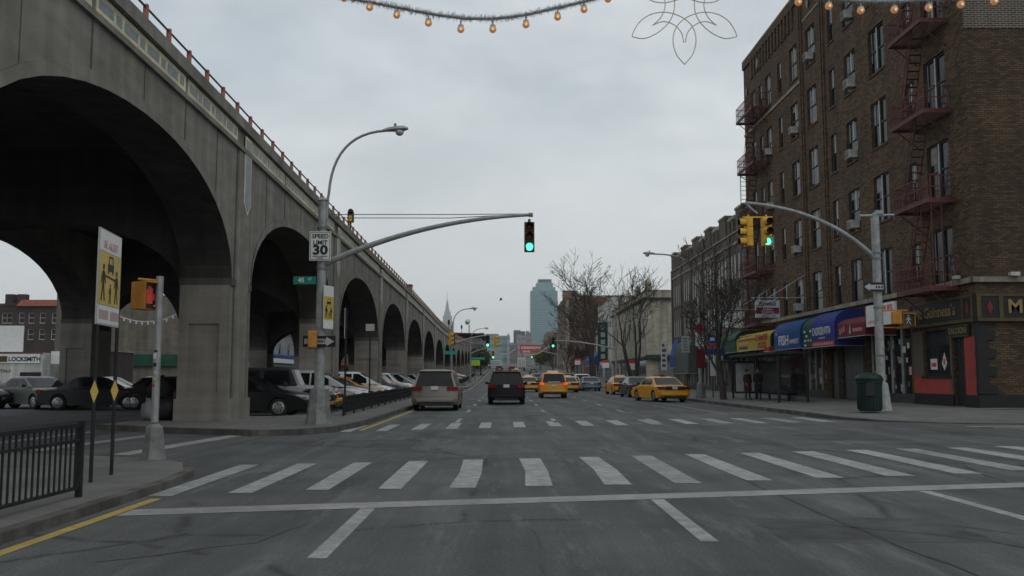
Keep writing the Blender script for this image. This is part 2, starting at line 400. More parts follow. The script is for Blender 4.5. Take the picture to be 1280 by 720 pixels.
# ------------------------------------------------------------------ ground, road, sidewalks
YS = [-60, -20, 0, 20, 40, 60, 80, 90]+list(range(100, 160, 10))+list(range(160, 521, 40))
def strip(mb, x0, x1, y0, y1, z0, z1, mat):
    ys = [y0]+[y for y in YS if y0 < y < y1]+[y1]
    for a, b in zip(ys, ys[1:]):
        mb.face([(x0, a, gz(a)+z0), (x1, a, gz(a)+z1), (x1, b, gz(b)+z1), (x0, b, gz(b)+z0)], mat)
g = MB(); strip(g, -4000, 4000, -300, 520, -.03, -.03, M['dirt'])
g.face([(-4000, 520, gz(520)-.03), (4000, 520, gz(520)-.03), (4000, 9000, 8.77), (-4000, 9000, 8.77)], M['dirt'])
structure(g.build('ground'))
g = MB(); strip(g, -60, 60, -40, 560, 0, 0, M['asphalt']); structure(g.build('road'))
def outline_slab(name, pts, h=.15, edge=.16):
    """pavement slab with a kerb: outline counter-clockwise"""
    mb = MB(); n = len(pts)
    inner = []
    for i in range(n):
        p0, p1, p2 = Vector(pts[i-1]), Vector(pts[i]), Vector(pts[(i+1) % n])
        a = (p1-p0).normalized(); b = (p2-p1).normalized(); nn = (Vector((-a.y, a.x))+Vector((-b.y, b.x))); nn.normalize()
        inner.append(p1+nn*edge)
    for i in range(n):
        j = (i+1) % n
        A, B, C, D = pts[i], pts[j], inner[j], inner[i]
        za, zb = gz(A[1]), gz(B[1])
        mb.face([(A[0], A[1], za-.02), (B[0], B[1], zb-.02), (B[0], B[1], zb+h), (A[0], A[1], za+h)], M['kerb'])
        mb.face([(A[0], A[1], za+h), (B[0], B[1], zb+h), (C[0], C[1], zb+h), (D[0], D[1], za+h)], M['kerb'])
    return mb, inner
# near-left corner, where the pedestrian signal stands
pts = [(-4.36, -30), (-4.36, 12.2), (-4.5, 13.6), (-4.95, 14.9), (-5.8, 15.75), (-7.3, 16.35), (-10.5, 17.6), (-16, 19.8), (-16, -30)]
mb, inn = outline_slab('x', pts, .10); mb.face([(p[0], p[1], .10) for p in inn], M['slab']); structure(mb.build('sidewalk'))
# far-left corner and the strip along the viaduct
pts = [(-4.15, 27.2), (-4.15, 90), (-4.15, 96), (-6.3, 96), (-6.3, 60), (-6.3, 33.2), (-7.6, 31.0), (-11.2, 31.0), (-11.2, 25.6), (-8.5, 23.95), (-6.2, 22.9), (-5.2, 23.15), (-4.45, 24.4)]
mb, inn = outline_slab('x', pts); mb.face([(p[0], p[1], gz(p[1])+.15) for p in inn], M['slab']); structure(mb.build('sidewalk'))
for y0, y1 in ((108, 190), (202, 300), (312, 420)):
    mb = MB(); strip(mb, -6.3, -4.15, y0, y1, .15, .15, M['slab']); strip(mb, -4.15, -4.15+1e-3, y0, y1, .15, 0, M['kerb'])
    mb.face([(-6.3, y0, gz(y0)), (-4.15, y0, gz(y0)), (-4.15, y0, gz(y0)+.15), (-6.3, y0, gz(y0)+.15)], M['kerb']); structure(mb.build('sidewalk'))
# right sidewalk, rising a little to the shop fronts, with a lowered corner
def right_walk(y0, y1, corner=False):
    mb = MB()
    a = y0 if not corner else 33.5
    strip(mb, 11.12, 11.13, a, y1, 0, .15, M['kerb']); strip(mb, 11.13, 11.3, a, y1, .15, .15, M['kerb']); strip(mb, 11.3, 18.6, a, y1, .15, .29, M['slab'])
    if corner:
        cur = [(11.13, 33.5, .15), (11.2, 32.2, .13), (11.55, 31.0, .09), (12.3, 29.9, .05), (13.6, 28.9, .03), (15.8, 28.1, .03), (20, 27.7, .09), (27, 27.5, .15), (60, 27.5, .15)]
        for p, q in zip(cur, cur[1:]):
            mb.face([(p[0], p[1], -.02), (q[0], q[1], -.02), q, p], M['kerb'])
            pi, qi = (p[0]+.12, p[1]+.14, p[2]+.002), (q[0]+.12, q[1]+.14, q[2]+.002)
            mb.face([p, q, qi, pi], M['kerb'])
        inn = [(p[0]+.12, p[1]+.14, p[2]+.002) for p in cur]
        inn[0] = (11.3, 33.5, .15)
        back = [(min(max(p[0], 11.3), 60), 33.5, .15+.14*(min(max(p[0], 11.3), 18.6)-11.3)/7.3) for p in inn]
        for i in range(len(inn)-1): mb.face([inn[i], inn[i+1], back[i+1], back[i]] if i else [inn[0], inn[1], back[1]], M['slab'])
        mb.face([(18.6, 33.5, .29), (60.12, 33.5, .29), (60.12, 36.5, .29), (18.6, 36.5, .29)], M['slab'])
    else:
        mb.face([(11.13, y0, gz(y0)-.02), (18.6, y0, gz(y0)-.02), (18.6, y0, gz(y0)+.29), (11.13, y0, gz(y0)+.15)], M['kerb'])
    return structure(mb.build('sidewalk'))
right_walk(33, 100, True); right_walk(113, 196); right_walk(210, 330); right_walk(342, 480)
# far carriageway beyond the viaduct
mb = MB(); strip(mb, -46, -34.5, -20, 420, .15, .15, M['slab']); strip(mb, -34.5, -34.49, -20, 420, .15, 0, M['kerb']); structure(mb.build('sidewalk'))

# ------------------------------------------------------------------ road paint
Z = .004
def paint_quad(mb, pts, mat): mb.face([(p[0], p[1], gz(p[1])+Z) for p in pts], mat)
XS = [-4.2, -3.3, -2.4, -1.48, -.55, .46, 1.54, 2.52, 3.58, 4.7, 5.83, 7.0, 8.12, 9.3, 10.5, 11.8]
def ywave(x, t): return [(-4.3, 11.4), (-4, 11.5), (-2.4, 12.04), (-.55, 12.27), (.46, 12.45), (2.5, 12.75), (4.7, 13.4), (7, 13.95), (9.3, 15.0), (14, 16.6)]
def interp(tab, x):
    for (a, b), (c, d) in zip(tab, tab[1:]):
        if x <= c: return b+(d-b)*(x-a)/(c-a)
    return tab[-1][1]
NB = [(-5, 11.2), (-2.4, 12.04), (-.55, 12.27), (.46, 12.45), (2.5, 12.75), (4.7, 13.4), (7, 13.95), (9.3, 15.0), (14, 16.9)]
NT = [(-5, 15.2), (-4.2, 15.45), (-2.4, 15.85), (-.55, 16.4), (.46, 16.64), (2.5, 17.15), (4.7, 17.77), (7, 18.5), (9.3, 19.05), (14, 20.5)]
FB = [(-5, 24.2), (-4, 24.6), (-1.5, 26.0), (1.5, 27.3), (5, 28.4), (9, 29.4), (14, 31.0)]
FT = [(-5, 27.3), (-4, 27.9), (-1.5, 29.3), (1.5, 30.3), (5, 31.6), (9, 32.7), (14, 34.4)]
mb = MB(); rr = random.Random(3)
for i, x in enumerate(XS):
    w2 = (.295+.012*(x+4))/2
    mt = M['dull_line'] if i in (7, 12) else M['white_line']
    j = lambda: rr.uniform(-.02, .02)
    b, tp = interp(NB, x)+j(), interp(NT, x)+j()
    m1 = b+(tp-b)*.45
    dx = (rr.uniform(.02, .05) if 3 < i < 7 else 0)
    paint_quad(mb, [(x-w2+j(), b), (x+w2+j(), b), (x+w2+dx, m1), (x-w2+dx, m1)], mt)
    paint_quad(mb, [(x-w2+dx, m1), (x+w2+dx, m1), (x+w2+j(), tp), (x-w2+j(), tp)], mt)
structure(mb.build('crosswalk_stripes'))
mb = MB()
for i, x in enumerate(XS+[12.6]):
    w2 = (.295+.012*(x+4))/2
    mt = M['dull_line'] if i in (9, 11, 13) else M['white_line']
    if x > 11: continue
    paint_quad(mb, [(x-w2, interp(FB, x)), (x+w2, interp(FB, x)), (x+w2, interp(FT, x)), (x-w2, interp(FT, x))], mt)
structure(mb.build('crosswalk_stripes'))
mb = MB()
paint_quad(mb, [(-7.35, 17.5), (-6.95, 17.35), (-6.45, 23.0), (-6.85, 23.2)], M['white_line'])
paint_quad(mb, [(-9.4, 18.5), (-9.05, 18.35), (-8.6, 23.3), (-8.95, 23.5)], M['dull_line'])
paint_quad(mb, [(-11.4, 19.4), (-11.05, 19.25), (-10.7, 24.6), (-11.05, 24.8)], M['dull_line'])
structure(mb.build('crosswalk_stripes'))
mb = MB()
for k in range(5):
    y = 27.0-k*.92
    paint_quad(mb, [(13.6+k*.3, y), (17.4+k*.3, y-.05), (17.4+k*.3, y+.3), (13.6+k*.3, y+.35)], M['dull_line'] if k % 2 else M['white_line'])
structure(mb.build('crosswalk_stripes'))
mb = MB(); xs = [-4.06+i*(15.16/16) for i in range(17)]
for a, b in zip(xs, xs[1:]):
    f = lambda x: 9.82+.222*(x+4.1)
    paint_quad(mb, [(a, f(a)), (b, f(b)), (b, f(b)+.47+rr.uniform(-.015, .015)), (a, f(a)+.47)], M['stop_paint'])
structure(mb.build('stop_line'))
mb = MB()
for x, y1 in ((-1.5, 10.35), (1.82, 11.08), (5.35, 11.86), (8.7, 12.6)):
    L = 2.8 if x < 5 else 4
    paint_quad(mb, [(x-.08, y1-L), (x+.08, y1-L), (x+.08, y1), (x-.08, y1)], M['white_line'])
for x in (-1.5, 1.66, 4.95):
    y = 29.6
    while y < 260:
        if x != -1.5 or y > 29: paint_quad(mb, [(x-.07, y), (x+.07, y), (x+.07, y+2.7), (x-.07, y+2.7)], M['white_line'] if rr.random() < .7 else M['dull_line'])
        y += 8.6
paint_quad(mb, [(8.62, 36), (8.74, 36), (8.74, 96), (8.62, 96)], M['dull_line'])
structure(mb.build('lane_lines'))
mb = MB()
paint_quad(mb, [(-4.24, -10), (-4.11, -10), (-4.08, 11.2), (-4.21, 11.2)], M['yellow_line'])
for a, b in ((25.2, 60), (60, 96), (108, 190)): paint_quad(mb, [(-3.95, a), (-3.82, a), (-3.82, b), (-3.95, b)], M['yellow_line'])
structure(mb.build('edge_line'))
mb = MB()
for a in range(100, 420, 40): paint_quad(mb, [(-3.95, a), (-3.78, a), (-3.78, a+40), (-3.95, a+40)], M['white_line'])
structure(mb.build('edge_line'))

# old utility cuts and tar-sealed seams in the asphalt
mb = MB(); rr = random.Random(21)
def patch(x0, x1, y0, y1, mat, z=.0015):
    n = 9; pts = [(x0+(x1-x0)*i/n, y0+rr.uniform(-.05, .05)) for i in range(n)]+[(x1+rr.uniform(-.04, .04), y0+(y1-y0)*i/n) for i in range(n)]+[(x1-(x1-x0)*i/n, y1+rr.uniform(-.05, .05)) for i in range(n)]+[(x0+rr.uniform(-.04, .04), y1-(y1-y0)*i/n) for i in range(n)]
    mb.face([(a, b, z) for a, b in pts], mat)

patch(2.5, 4.4, 8.2, 9.6, M['patch_b']); patch(-2.9, -1.9, 18.2, 21.5, M['patch_b']); patch(7.2, 9.4, 21.2, 23.4, M['patch_b']); patch(5.8, 7.4, 40, 47, M['patch_b'])
structure(mb.build('road_patch'))
mb = MB()
def seam(pts, w_=.022):
    q = []
    for (a, b), (c, d) in zip(pts, pts[1:]):
        n = max(2, int(math.hypot(c-a, d-b)/.35))
        for i in range(n): t_ = i/n; q.append((a+(c-a)*t_+rr.gauss(0, .025), b+(d-b)*t_+rr.gauss(0, .025)))
    for (a, b), (c, d) in zip(q, q[1:]):
        l = math.hypot(c-a, d-b) or 1; nx, ny = -(d-b)/l, (c-a)/l; wa = w_*rr.uniform(.4, 1.3)
        mb.face([(a-nx*wa, b-ny*wa, .0028), (c-nx*wa, d-ny*wa, .0028), (c+nx*wa, d+ny*wa, .0028), (a+nx*wa, b+ny*wa, .0028)], M['tar'])
seam([(3.45, 6.5), (3.35, 11.0), (3.5, 16.5), (3.2, 25)]); seam([(.35, 5.5), (.25, 9.4)]); seam([(.3, 17.2), (.2, 24.5)], .016); seam([(-4, 19.6), (-1, 20.3), (3, 21.2), (8, 22.8), (12, 24)], .018); seam([(2.3, 9.9), (4.2, 8.4), (5.0, 6.8)], .014); seam([(6.4, 9.0), (6.7, 12.0), (7.6, 15.5)], .016); seam([(-3.2, 7.4), (-2.2, 8.3), (-1.9, 9.7)], .013)
structure(mb.build('tar_seams'))
# ------------------------------------------------------------------ the viaduct
VX, VB, RX0, RX1 = -8.16, -9.65, -19.4, -20.85           # front face, back of front piers, rear piers
SP, C0, PW = 16.1, 28.45, 1.05
KS = range(-2, 14)
pc = lambda k: C0+SP*k
via = thing('viaduct', 'long grey concrete railway viaduct with tall round arches along the left side of the boulevard', 'viaduct', (VX, C0, 0))
def arch_z(y, ya, yb, zs, zc):
    u = (y-(ya+yb)/2)/((yb-ya)/2)
    return zs+(zc-zs)*math.sqrt(max(0, 1-abs(u)**2.15))
NA = 22
def arch_part(k, xa, xb):
    ya, yb = pc(k)+PW, pc(k+1)-PW
    mb = MB(); ys = [ya+(yb-ya)*(1-math.cos(PI*i/NA))/2 for i in range(NA+1)]
    za = [arch_z(y, ya, yb, 4.4, 7.4)+vz(y) for y in ys]; zt = [8.52+vz(y) for y in ys]
    for i in range(NA):
        y0, y1 = ys[i], ys[i+1]
        for x in (xa, xb):
            mb.face([(x, y0, za[i]), (x, y1, za[i+1]), (x, y1, zt[i+1]), (x, y0, zt[i])], M['concrete'])
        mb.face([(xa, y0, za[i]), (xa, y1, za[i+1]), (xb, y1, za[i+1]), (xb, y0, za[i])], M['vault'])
        mb.face([(xa, y0, zt[i]), (xa, y1, zt[i+1]), (xb, y1, zt[i+1]), (xb, y0, zt[i])], M['concrete'])
    # archivolt: a thin raised ring on the face
    if xa == VX:
        off = .03
        for i in range(NA):
            y0, y1 = ys[i], ys[i+1]; c = (ya+yb)/2
            o0, o1 = za[i]+.28, za[i+1]+.28
            mb.face([(VX+off, y0, za[i]), (VX+off, y1, za[i+1]), (VX+off, y1, o1), (VX+off, y0, o0)], M['concrete'])
            mb.face([(VX+off, y0, o0), (VX+off, y1, o1), (VX, y1, o1), (VX, y0, o0)], M['joint'])
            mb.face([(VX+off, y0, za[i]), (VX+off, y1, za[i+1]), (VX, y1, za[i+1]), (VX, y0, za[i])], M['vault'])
        for q in (1/3., 2/3.):                          # construction joints down the spandrel, groove shade painted as dark strips
            yj = pc(k)+SP*q
            mb.box(VX, VX+.014, yj-.035, yj+.035, arch_z(yj, ya, yb, 4.4, 7.4)+vz(yj)+.3, 8.5+vz(yj), M['joint'])
        for q in (.17, .5, .83):
            yj = pc(k)+SP*q
            zj = arch_z(yj, ya, yb, 4.4, 7.4)+vz(yj)+.3 if ya < yj < yb else 4.5
            mb.box(VX, VX+.010, yj-.015, yj+.015, zj, 8.5+vz(yj), M['joint'])
    return mb.build('arch', via)
def pier_part(k, front):
    c = pc(k); dz = vz(c); g0 = gz(c)-.05; xa, xb = (VB, VX) if front else (RX1, RX0)
    mb = MB(); zt = 8.52+dz
    mb.box(xa, xb, c-PW, c+PW, g0, zt, M['concrete'])
    mb.box(xa-.07, xb+.07, c-PW-.07, c+PW+.07, g0, g0+.85, M['concrete'])
    mb.box(xa-.04, xb+.04, c-PW-.04, c+PW+.04, 4.28+dz, 4.5+dz, M['joint'])
    for s in (-1, 1):                                   # sunk panel framed by raised borders on the two inner faces
        y0, y1 = (c-PW-.05, c-PW) if s < 0 else (c+PW, c+PW+.05)
        zb, zp = g0+.85, 4.28+dz
        mb.box(xa, xa+.3, y0, y1, zb, zp, M['concrete']); mb.box(xb-.3, xb, y0, y1, zb, zp, M['concrete'])
        mb.box(xa+.3, xb-.3, y0, y1, zp-1.15, zp, M['concrete']); mb.box(xa+.3, xb-.3, y0, y1, zb, zb+.2, M['concrete'])
    if front:
        mb.box(VX, VX+.05, c-.62, c+.62, g0+.85, 8.5+dz, M['concrete'])
        for s in (-1, 1):  # recess lines beside the pilaster, their shade painted as dark strips
            mb.box(VX, VX+.02, c+s*.76-.05, c+s*.76+.05, g0+.85, 8.5+dz, M['joint'])
    return mb.build('pier', via)
for k in KS:
    pier_part(k, True); pier_part(k, False)
    if k < 13: arch_part(k, VX, VB); arch_part(k, RX1, RX0)
    c = pc(k); dz = vz(c); mb = MB(); n = 16            # arch between the front and the rear pier
    xs = [RX0+(VB-RX0)*(1-math.cos(PI*i/n))/2 for i in range(n+1)]
    za = [arch_z(x, RX0, VB, 4.0, 6.3)+dz for x in xs]; zt = 8.4+dz
    for i in range(n):
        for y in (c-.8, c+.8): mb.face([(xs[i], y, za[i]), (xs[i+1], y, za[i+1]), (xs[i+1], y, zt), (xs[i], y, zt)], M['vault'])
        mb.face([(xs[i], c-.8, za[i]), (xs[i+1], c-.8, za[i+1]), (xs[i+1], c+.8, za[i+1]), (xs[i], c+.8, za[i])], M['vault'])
    mb.build('cross_arch', via)
yy = [pc(-2)-1+i*4.025 for i in range(int((pc(13)+2-pc(-2))/4.025)+1)]
def run(mb, x0, x1, z0, z1, mat):                       # a band that follows the viaduct's level
    for a, b in zip(yy, yy[1:]):
        da, db = vz(a), vz(b)
        mb.mesh([(x0,a,z0+da),(x1,a,z0+da),(x1,b,z0+db),(x0,b,z0+db),(x0,a,z1+da),(x1,a,z1+da),(x1,b,z1+db),(x0,b,z1+db)],
                [(0,3,2,1),(4,5,6,7),(1,2,6,5),(3,0,4,7)]+([(0,1,5,4)] if a == yy[0] else [])+([(2,3,7,6)] if b == yy[-1] else []), mat)
mb = MB(); run(mb, RX1+.01, VX-.01, 8.3, 8.95, M['vault']); mb.build('deck', via)
mb = MB(); run(mb, VX-.35, VX, 8.53, 9.16, M['concrete']); run(mb, VX, VX+.09, 8.52, 8.66, M['concrete']); run(mb, VX-.35, VX+.13, 9.17, 9.50, M['concrete']); mb.build('parapet', via)
mb = MB(); run(mb, RX1, RX1+.35, 8.53, 9.50, M['concrete']); mb.build('parapet', via)
# tiled frieze between the pilasters, three panels to a bay
for k in range(-1, 9):
    edges = [pc(k)+.75, pc(k)+SP/3+.0, pc(k)+2*SP/3, pc(k+1)-.75]
    for s in range(3):
        a, b = edges[s]+.1, edges[s+1]-.1; mb = MB(); n = max(1, int((b-a)/1.05)); st = (b-a-.1)/n
        za, zb = vz(a), vz(b)
        def band(y0, y1, z0, z1, x, mat):
            d0, d1 = za+(zb-za)*(y0-a)/(b-a), za+(zb-za)*(y1-a)/(b-a)
            mb.mesh([(VX,y0,z0+d0),(x,y0,z0+d0),(x,y1,z0+d1),(VX,y1,z0+d1),(VX,y0,z1+d0),(x,y0,z1+d0),(x,y1,z1+d1),(VX,y1,z1+d1)],
                    [(0,3,2,1),(4,5,6,7),(0,1,5,4),(1,2,6,5),(2,3,7,6)], mat)
        band(a, b, 8.72, 9.14, VX+.02, M['cream'])
        for i in range(n):
            y0 = a+.1+i*st
            band(y0, y0+st*.55, 8.825, 9.035, VX+.027, M['bluetile']); band(y0+st*.67, y0+st*.88, 8.825, 9.035, VX+.027, M['bluetile'])
        mb.build('frieze_panel', via)
for k in range(-1, 12):                                 # pointed tile strip on every pilaster
    c = pc(k)+.25; d = vz(c); mb = MB(); x = VX+.05
    out_ = [(c-.36, 9.08+d), (c+.36, 9.08+d), (c+.36, 6.95+d), (c, 6.6+d), (c-.36, 6.95+d)]
    inn_ = [(c-.27, 8.98+d), (c+.27, 8.98+d), (c+.27, 7.0+d), (c, 6.74+d), (c-.27, 7.0+d)]
    mb.prism([(x, p[0], p[1]) for p in out_], (.02, 0, 0), M['cream']); mb.prism([(x+.02, p[0], p[1]) for p in inn_], (.012, 0, 0), M['bluetile'])
    mb.build('tile_strip', via)
# railing: short red posts and a pipe
post = None
y = 5.86; ys_post = []
while y < 236: ys_post.append(y); y += 1.446
for i, y in enumerate(ys_post[:100]):
    if post is None:
        mb = MB(); mb.box(VX-.05, VX+.05, y-.045, y+.045, 9.5+vz(y), 9.90+vz(y), M['rust']); post = mb.build('railing_post', via)
        b0, v0 = y, vz(y)
    else: part_copy(post, via, (0, y-b0, vz(y)-v0))
mb = MB()
for y in ys_post[100:]: mb.box(VX-.05, VX+.05, y-.045, y+.045, 9.5+vz(y), 9.90+vz(y), M['rust'])
structure(mb.build('railing_posts', via), 'stuff')
mb = MB(); mb.tube([(VX, a, 9.84+vz(a)) for a in yy], .028, M['rail'], 6); mb.build('handrail', via)
# signals standing on the viaduct
def rail_signal(px, py, label, plate=True):
    Y = -8.5*F_/(px-630.)
    p = atY(px, py, Y); z0 = 9.0+vz(Y); r = thing('railway_signal', label, 'railway signal', (p.x, Y, z0), 0, 'signals on the viaduct')
    mb = MB(); mb.tube([(p.x, Y, z0), (p.x, Y, p.z)], .05, M['black'], 8); mb.build('post', r)
    mb = MB(); mb.box(p.x-.17, p.x+.17, Y-.12, Y+.12, p.z-.45, p.z+.12, M['black']); mb.tube([(p.x, Y-.12, p.z+.16), (p.x, Y+.12, p.z+.16)], .15, M['black'], 10); mb.build('head', r, 30)
    if plate: mb = MB(); mb.box(p.x-.1, p.x+.1, Y-.135, Y-.122, p.z-.40, p.z-.08, M['sig_yellow']); mb.build('marker_plate', r) if plate else None
rail_signal(438.5, 268, 'small black signal head with a yellow plate standing on the viaduct beside the street lamp')
rail_signal(561, 402, 'tall thin black signal on the viaduct in front of the pointed skyscraper', False)
rail_signal(577, 408, 'black signal mast on the far end of the viaduct right of the pointed skyscraper', False)
r = thing('equipment_box', 'small red equipment cabinet on the viaduct railing', 'equipment box', (VX-.1, 79.6, 8.83))
mb = MB(); mb.box(VX-.3, VX+.15, 79.2, 80.3, 8.84, 9.35, M['rust']); mb.build('cabinet', r, bevel=.03)
mb = MB(); mb.box(VX-.36, VX+.2, 79.1, 80.4, 9.35, 9.41, M['rail']); mb.build('lid', r)
# the steel station where the viaduct ends
stn = thing('elevated_station', 'dark steel elevated station at the far end of the viaduct', 'station', (-13, 245, gz(245)))
for i in range(7):
    for x in (-19, -9):
        y = 245+i*13; mb = MB(); mb.box(x-.3, x+.3, y-.3, y+.3, gz(y)-.1, gz(y)+6, M['rail']); mb.build('column', stn)
mb = MB(); mb.hull8([(-21, 240, 8.6), (-6, 240, 8.6), (-6, 330, 10.4), (-21, 330, 10.4)], [(-21, 240, 10.0), (-6, 240, 10.0), (-6, 330, 11.8), (-21, 330, 11.8)], M['rail']); mb.build('platform', stn)
mb = MB(); mb.hull8([(-21, 244, 10.0), (-6.2, 244, 10.0), (-6.2, 328, 11.7), (-21, 328, 11.7)], [(-21, 244, 11.6), (-6.2, 244, 11.6), (-6.2, 328, 13.3), (-21, 328, 13.3)], M['grey_wall']); mb.build('windscreen_wall', stn)
mb = MB(); mb.hull8([(-21.5, 242, 13.0), (-5.4, 242, 12.6), (-5.4, 330, 14.3), (-21.5, 330, 14.7)], [(-21.5, 242, 13.25), (-5.4, 242, 12.85), (-5.4, 330, 14.55), (-21.5, 330, 14.95)], M['rail']); mb.build('canopy_roof', stn)
r = thing('dish_antenna', 'pale round dish on a mast above the far station roof', 'antenna', (-9.2, 243, 12.9))
mb = MB(); mb.tube([(-9.2, 243, 12.9), (-9.2, 243, 15.2)], .15, M['galv'], 8); mb.build('mast', r)
mb = MB(); mb.tube([(-9.6, 242.7, 15.9), (-9.45, 242.5, 15.8), (-9.3, 242.2, 15.7)], [.8, .5, .1], M['alu'], 18); mb.build('dish', r, 40)
# ------------------------------------------------------------------ signals, poles, signs
def signal_parts(root, x, y, z, face, body, lit='green', s=1.0):
    """three-lens head facing the angle face (0 = toward -Y), top at z"""
    c, sn = math.cos(face), math.sin(face)
    def T(p): return (x+p[0]*c-p[1]*sn, y+p[0]*sn+p[1]*c, z+p[2])
    bw, bd, bh = .18*s, .11*s, .36*s
    mb = MB()
    for i in range(3):
        z1 = -i*bh; z0 = z1-bh+.012
        mb.hull8([T((-bw, -bd, z0)), T((bw, -bd, z0)), T((bw, bd, z0)), T((-bw, bd, z0))], [T((-bw, -bd, z1)), T((bw, -bd, z1)), T((bw, bd, z1)), T((-bw, bd, z1))], body)
    mb.tube([T((0, 0, 0)), T((0, 0, .12*s))], .04, body, 8)
    h = mb.build('housing', root, bevel=.012)
    for i, lm in enumerate((M['lens_red'], M['lens_amber'], M['green_on'] if lit == 'green' else M['sig_dark'])):
        zc = -(i+.5)*bh
        mb = MB(); mb.tube([T((0, -bd-.002, zc)), T((0, -bd-.02, zc)), T((0, -bd-.032, zc))], [.135*s, .125*s, .03], lm, 16); mb.build('lens', root, 40)
        mb = MB(); n = 12                               # visor: three quarters of a tube
        for j in range(n):
            a0, a1 = R(-40)+R(260)*j/n, R(-40)+R(260)*(j+1)/n
            q = lambda a, d, r: T((r*math.cos(a), -bd-d, zc+r*math.sin(a)))
            mb.face([q(a0, 0, .15*s), q(a1, 0, .15*s), q(a1, .26*s, .14*s), q(a0, .26*s, .14*s)], body)
            mb.face([q(a0, 0, .142*s), q(a1, 0, .142*s), q(a1, .26*s, .132*s), q(a0, .26*s, .132*s)], M['sig_dark'])
        mb.build('visor', root)
def traffic_signal(x, y, z, face, body, label, lit='green', s=1.0):
    r = thing('traffic_signal', label, 'traffic light', (x, y, z-1.1*s), 0, 'traffic signals on mast arms')
    signal_parts(r, x, y, z, face, body, lit, s); return r
def ped_signal(x, y, z, face, label, glyph=None, lit=None, visor=True, sx=1.0):
    r = thing('pedestrian_signal', label, 'pedestrian signal', (x, y, z-.45))
    c, sn = math.cos(face), math.sin(face)
    def T(p): return (x+p[0]*sx*c-p[1]*sn, y+p[0]*sx*sn+p[1]*c, z+p[2])
    def bx(mb, x0, x1, y0, y1, z0, z1, m): mb.hull8([T((x0,y0,z0)),T((x1,y0,z0)),T((x1,y1,z0)),T((x0,y1,z0))], [T((x0,y0,z1)),T((x1,y0,z1)),T((x1,y1,z1)),T((x0,y1,z1))], m)
    mb = MB(); bx(mb, -.23, .23, -.10, .14, -.46, 0, M['sig_orange']); mb.build('housing', r, bevel=.015)
    if visor: mb = MB(); bx(mb, -.24, .24, -.19, -.101, -.012, .01, M['sig_orange']); bx(mb, -.24, -.225, -.19, -.101, -.46, -.012, M['sig_orange']); bx(mb, .225, .24, -.19, -.101, -.46, -.012, M['sig_orange']); mb.build('visor', r) if visor else None
    mb = MB(); bx(mb, -.21, .21, -.106, -.1005, -.44, -.02, M['sig_dark']); mb.build('screen', r)
    mb = MB(); d0, d1 = -.112, -.1065
    if glyph == 'hand':
        bx(mb, -.10, .08, d0, d1, -.36, -.22, M['red_hand'])
        for i, h in enumerate((.10, .15, .15, .12)): bx(mb, -.10+i*.047, -.063+i*.047, d0, d1, -.22, -.22+h, M['red_hand'])
        bx(mb, .09, .135, d0, d1, -.30, -.19, M['red_hand']); mb.build('lit_hand', r)
    elif glyph == 'man':
        def limb(a, b, w=.03): 
            A, B = Vector((a[0], 0, a[1])), Vector((b[0], 0, b[1])); n = (B-A).cross(Vector((0, 1, 0))).normalized()*w/2
            mb.face([T((q.x, d0, q.z)) for q in (A+n, B+n, B-n, A-n)], M['walk_on'])
        limb((0, -.13), (0, -.25), .07); limb((0, -.25), (-.09, -.40)); limb((0, -.25), (.08, -.40)); limb((0, -.14), (-.10, -.25)); limb((0, -.14), (.09, -.24)); limb((-.03, -.08), (.03, -.08), .06)
        mb.build('walking_man', r)
    return r
def cobra(root, p, d, s=1.0):
    """lamp head at p pointing along d"""
    d = Vector(d).normalized(); p = Vector(p); up = Vector((0, 0, 1)); sd = d.cross(up)
    mb = MB(); secs = [(-.02, .05, .05, .0), (.12, .10, .09, .0), (.40, .15, .12, .0), (.62, .15, .11, .0), (.76, .07, .05, .0)]
    rings = []
    for (a, hw, hh, o) in secs:
        rings.append([p+d*a*s+sd*hw*s*math.cos(t_)+up*hh*s*(math.sin(t_) if math.sin(t_) > 0 else .45*math.sin(t_)) for t_ in [2*PI*j/10 for j in range(10)]])
    vs = [v for r_ in rings for v in r_]; fs = [(i*10+j, i*10+(j+1) % 10, (i+1)*10+(j+1) % 10, (i+1)*10+j) for i in range(len(secs)-1) for j in range(10)]
    fs += [tuple(range(10)), tuple(range(40, 50))]
    mb.mesh(vs, fs, M['galv']); h = mb.build('lamp_head', root, 50)
    mb = MB(); c = p+d*.5*s-up*.05*s; mb.tube([c, c-up*.06*s, c-up*.12*s, c-up*.15*s], [.13*s, .13*s, .09*s, .02*s], M['alu'], 12); l = mb.build('lamp_bowl', root, 60)
    mb = MB(); c = p+d*.36*s+up*.11*s; mb.tube([c, c+up*.09*s], .035*s, M['rust'], 8); mb.build('photocell', root)
def curve(p0, p1, p2, n=12):
    p0, p1, p2 = Vector(p0), Vector(p1), Vector(p2)
    return [p0*(1-t)**2+p1*2*t*(1-t)+p2*t*t for t in [i/n for i in range(n+1)]]
def flared_base(mb, x, y, z, r0, r1, h, mat):
    mb.tube([(x, y, z), (x, y, z+.05), (x, y, z+h*.75), (x, y, z+h), (x, y, z+h+.06)], [r0*1.05, r0, r0*.78, r0*.7, r1], mat, 8)

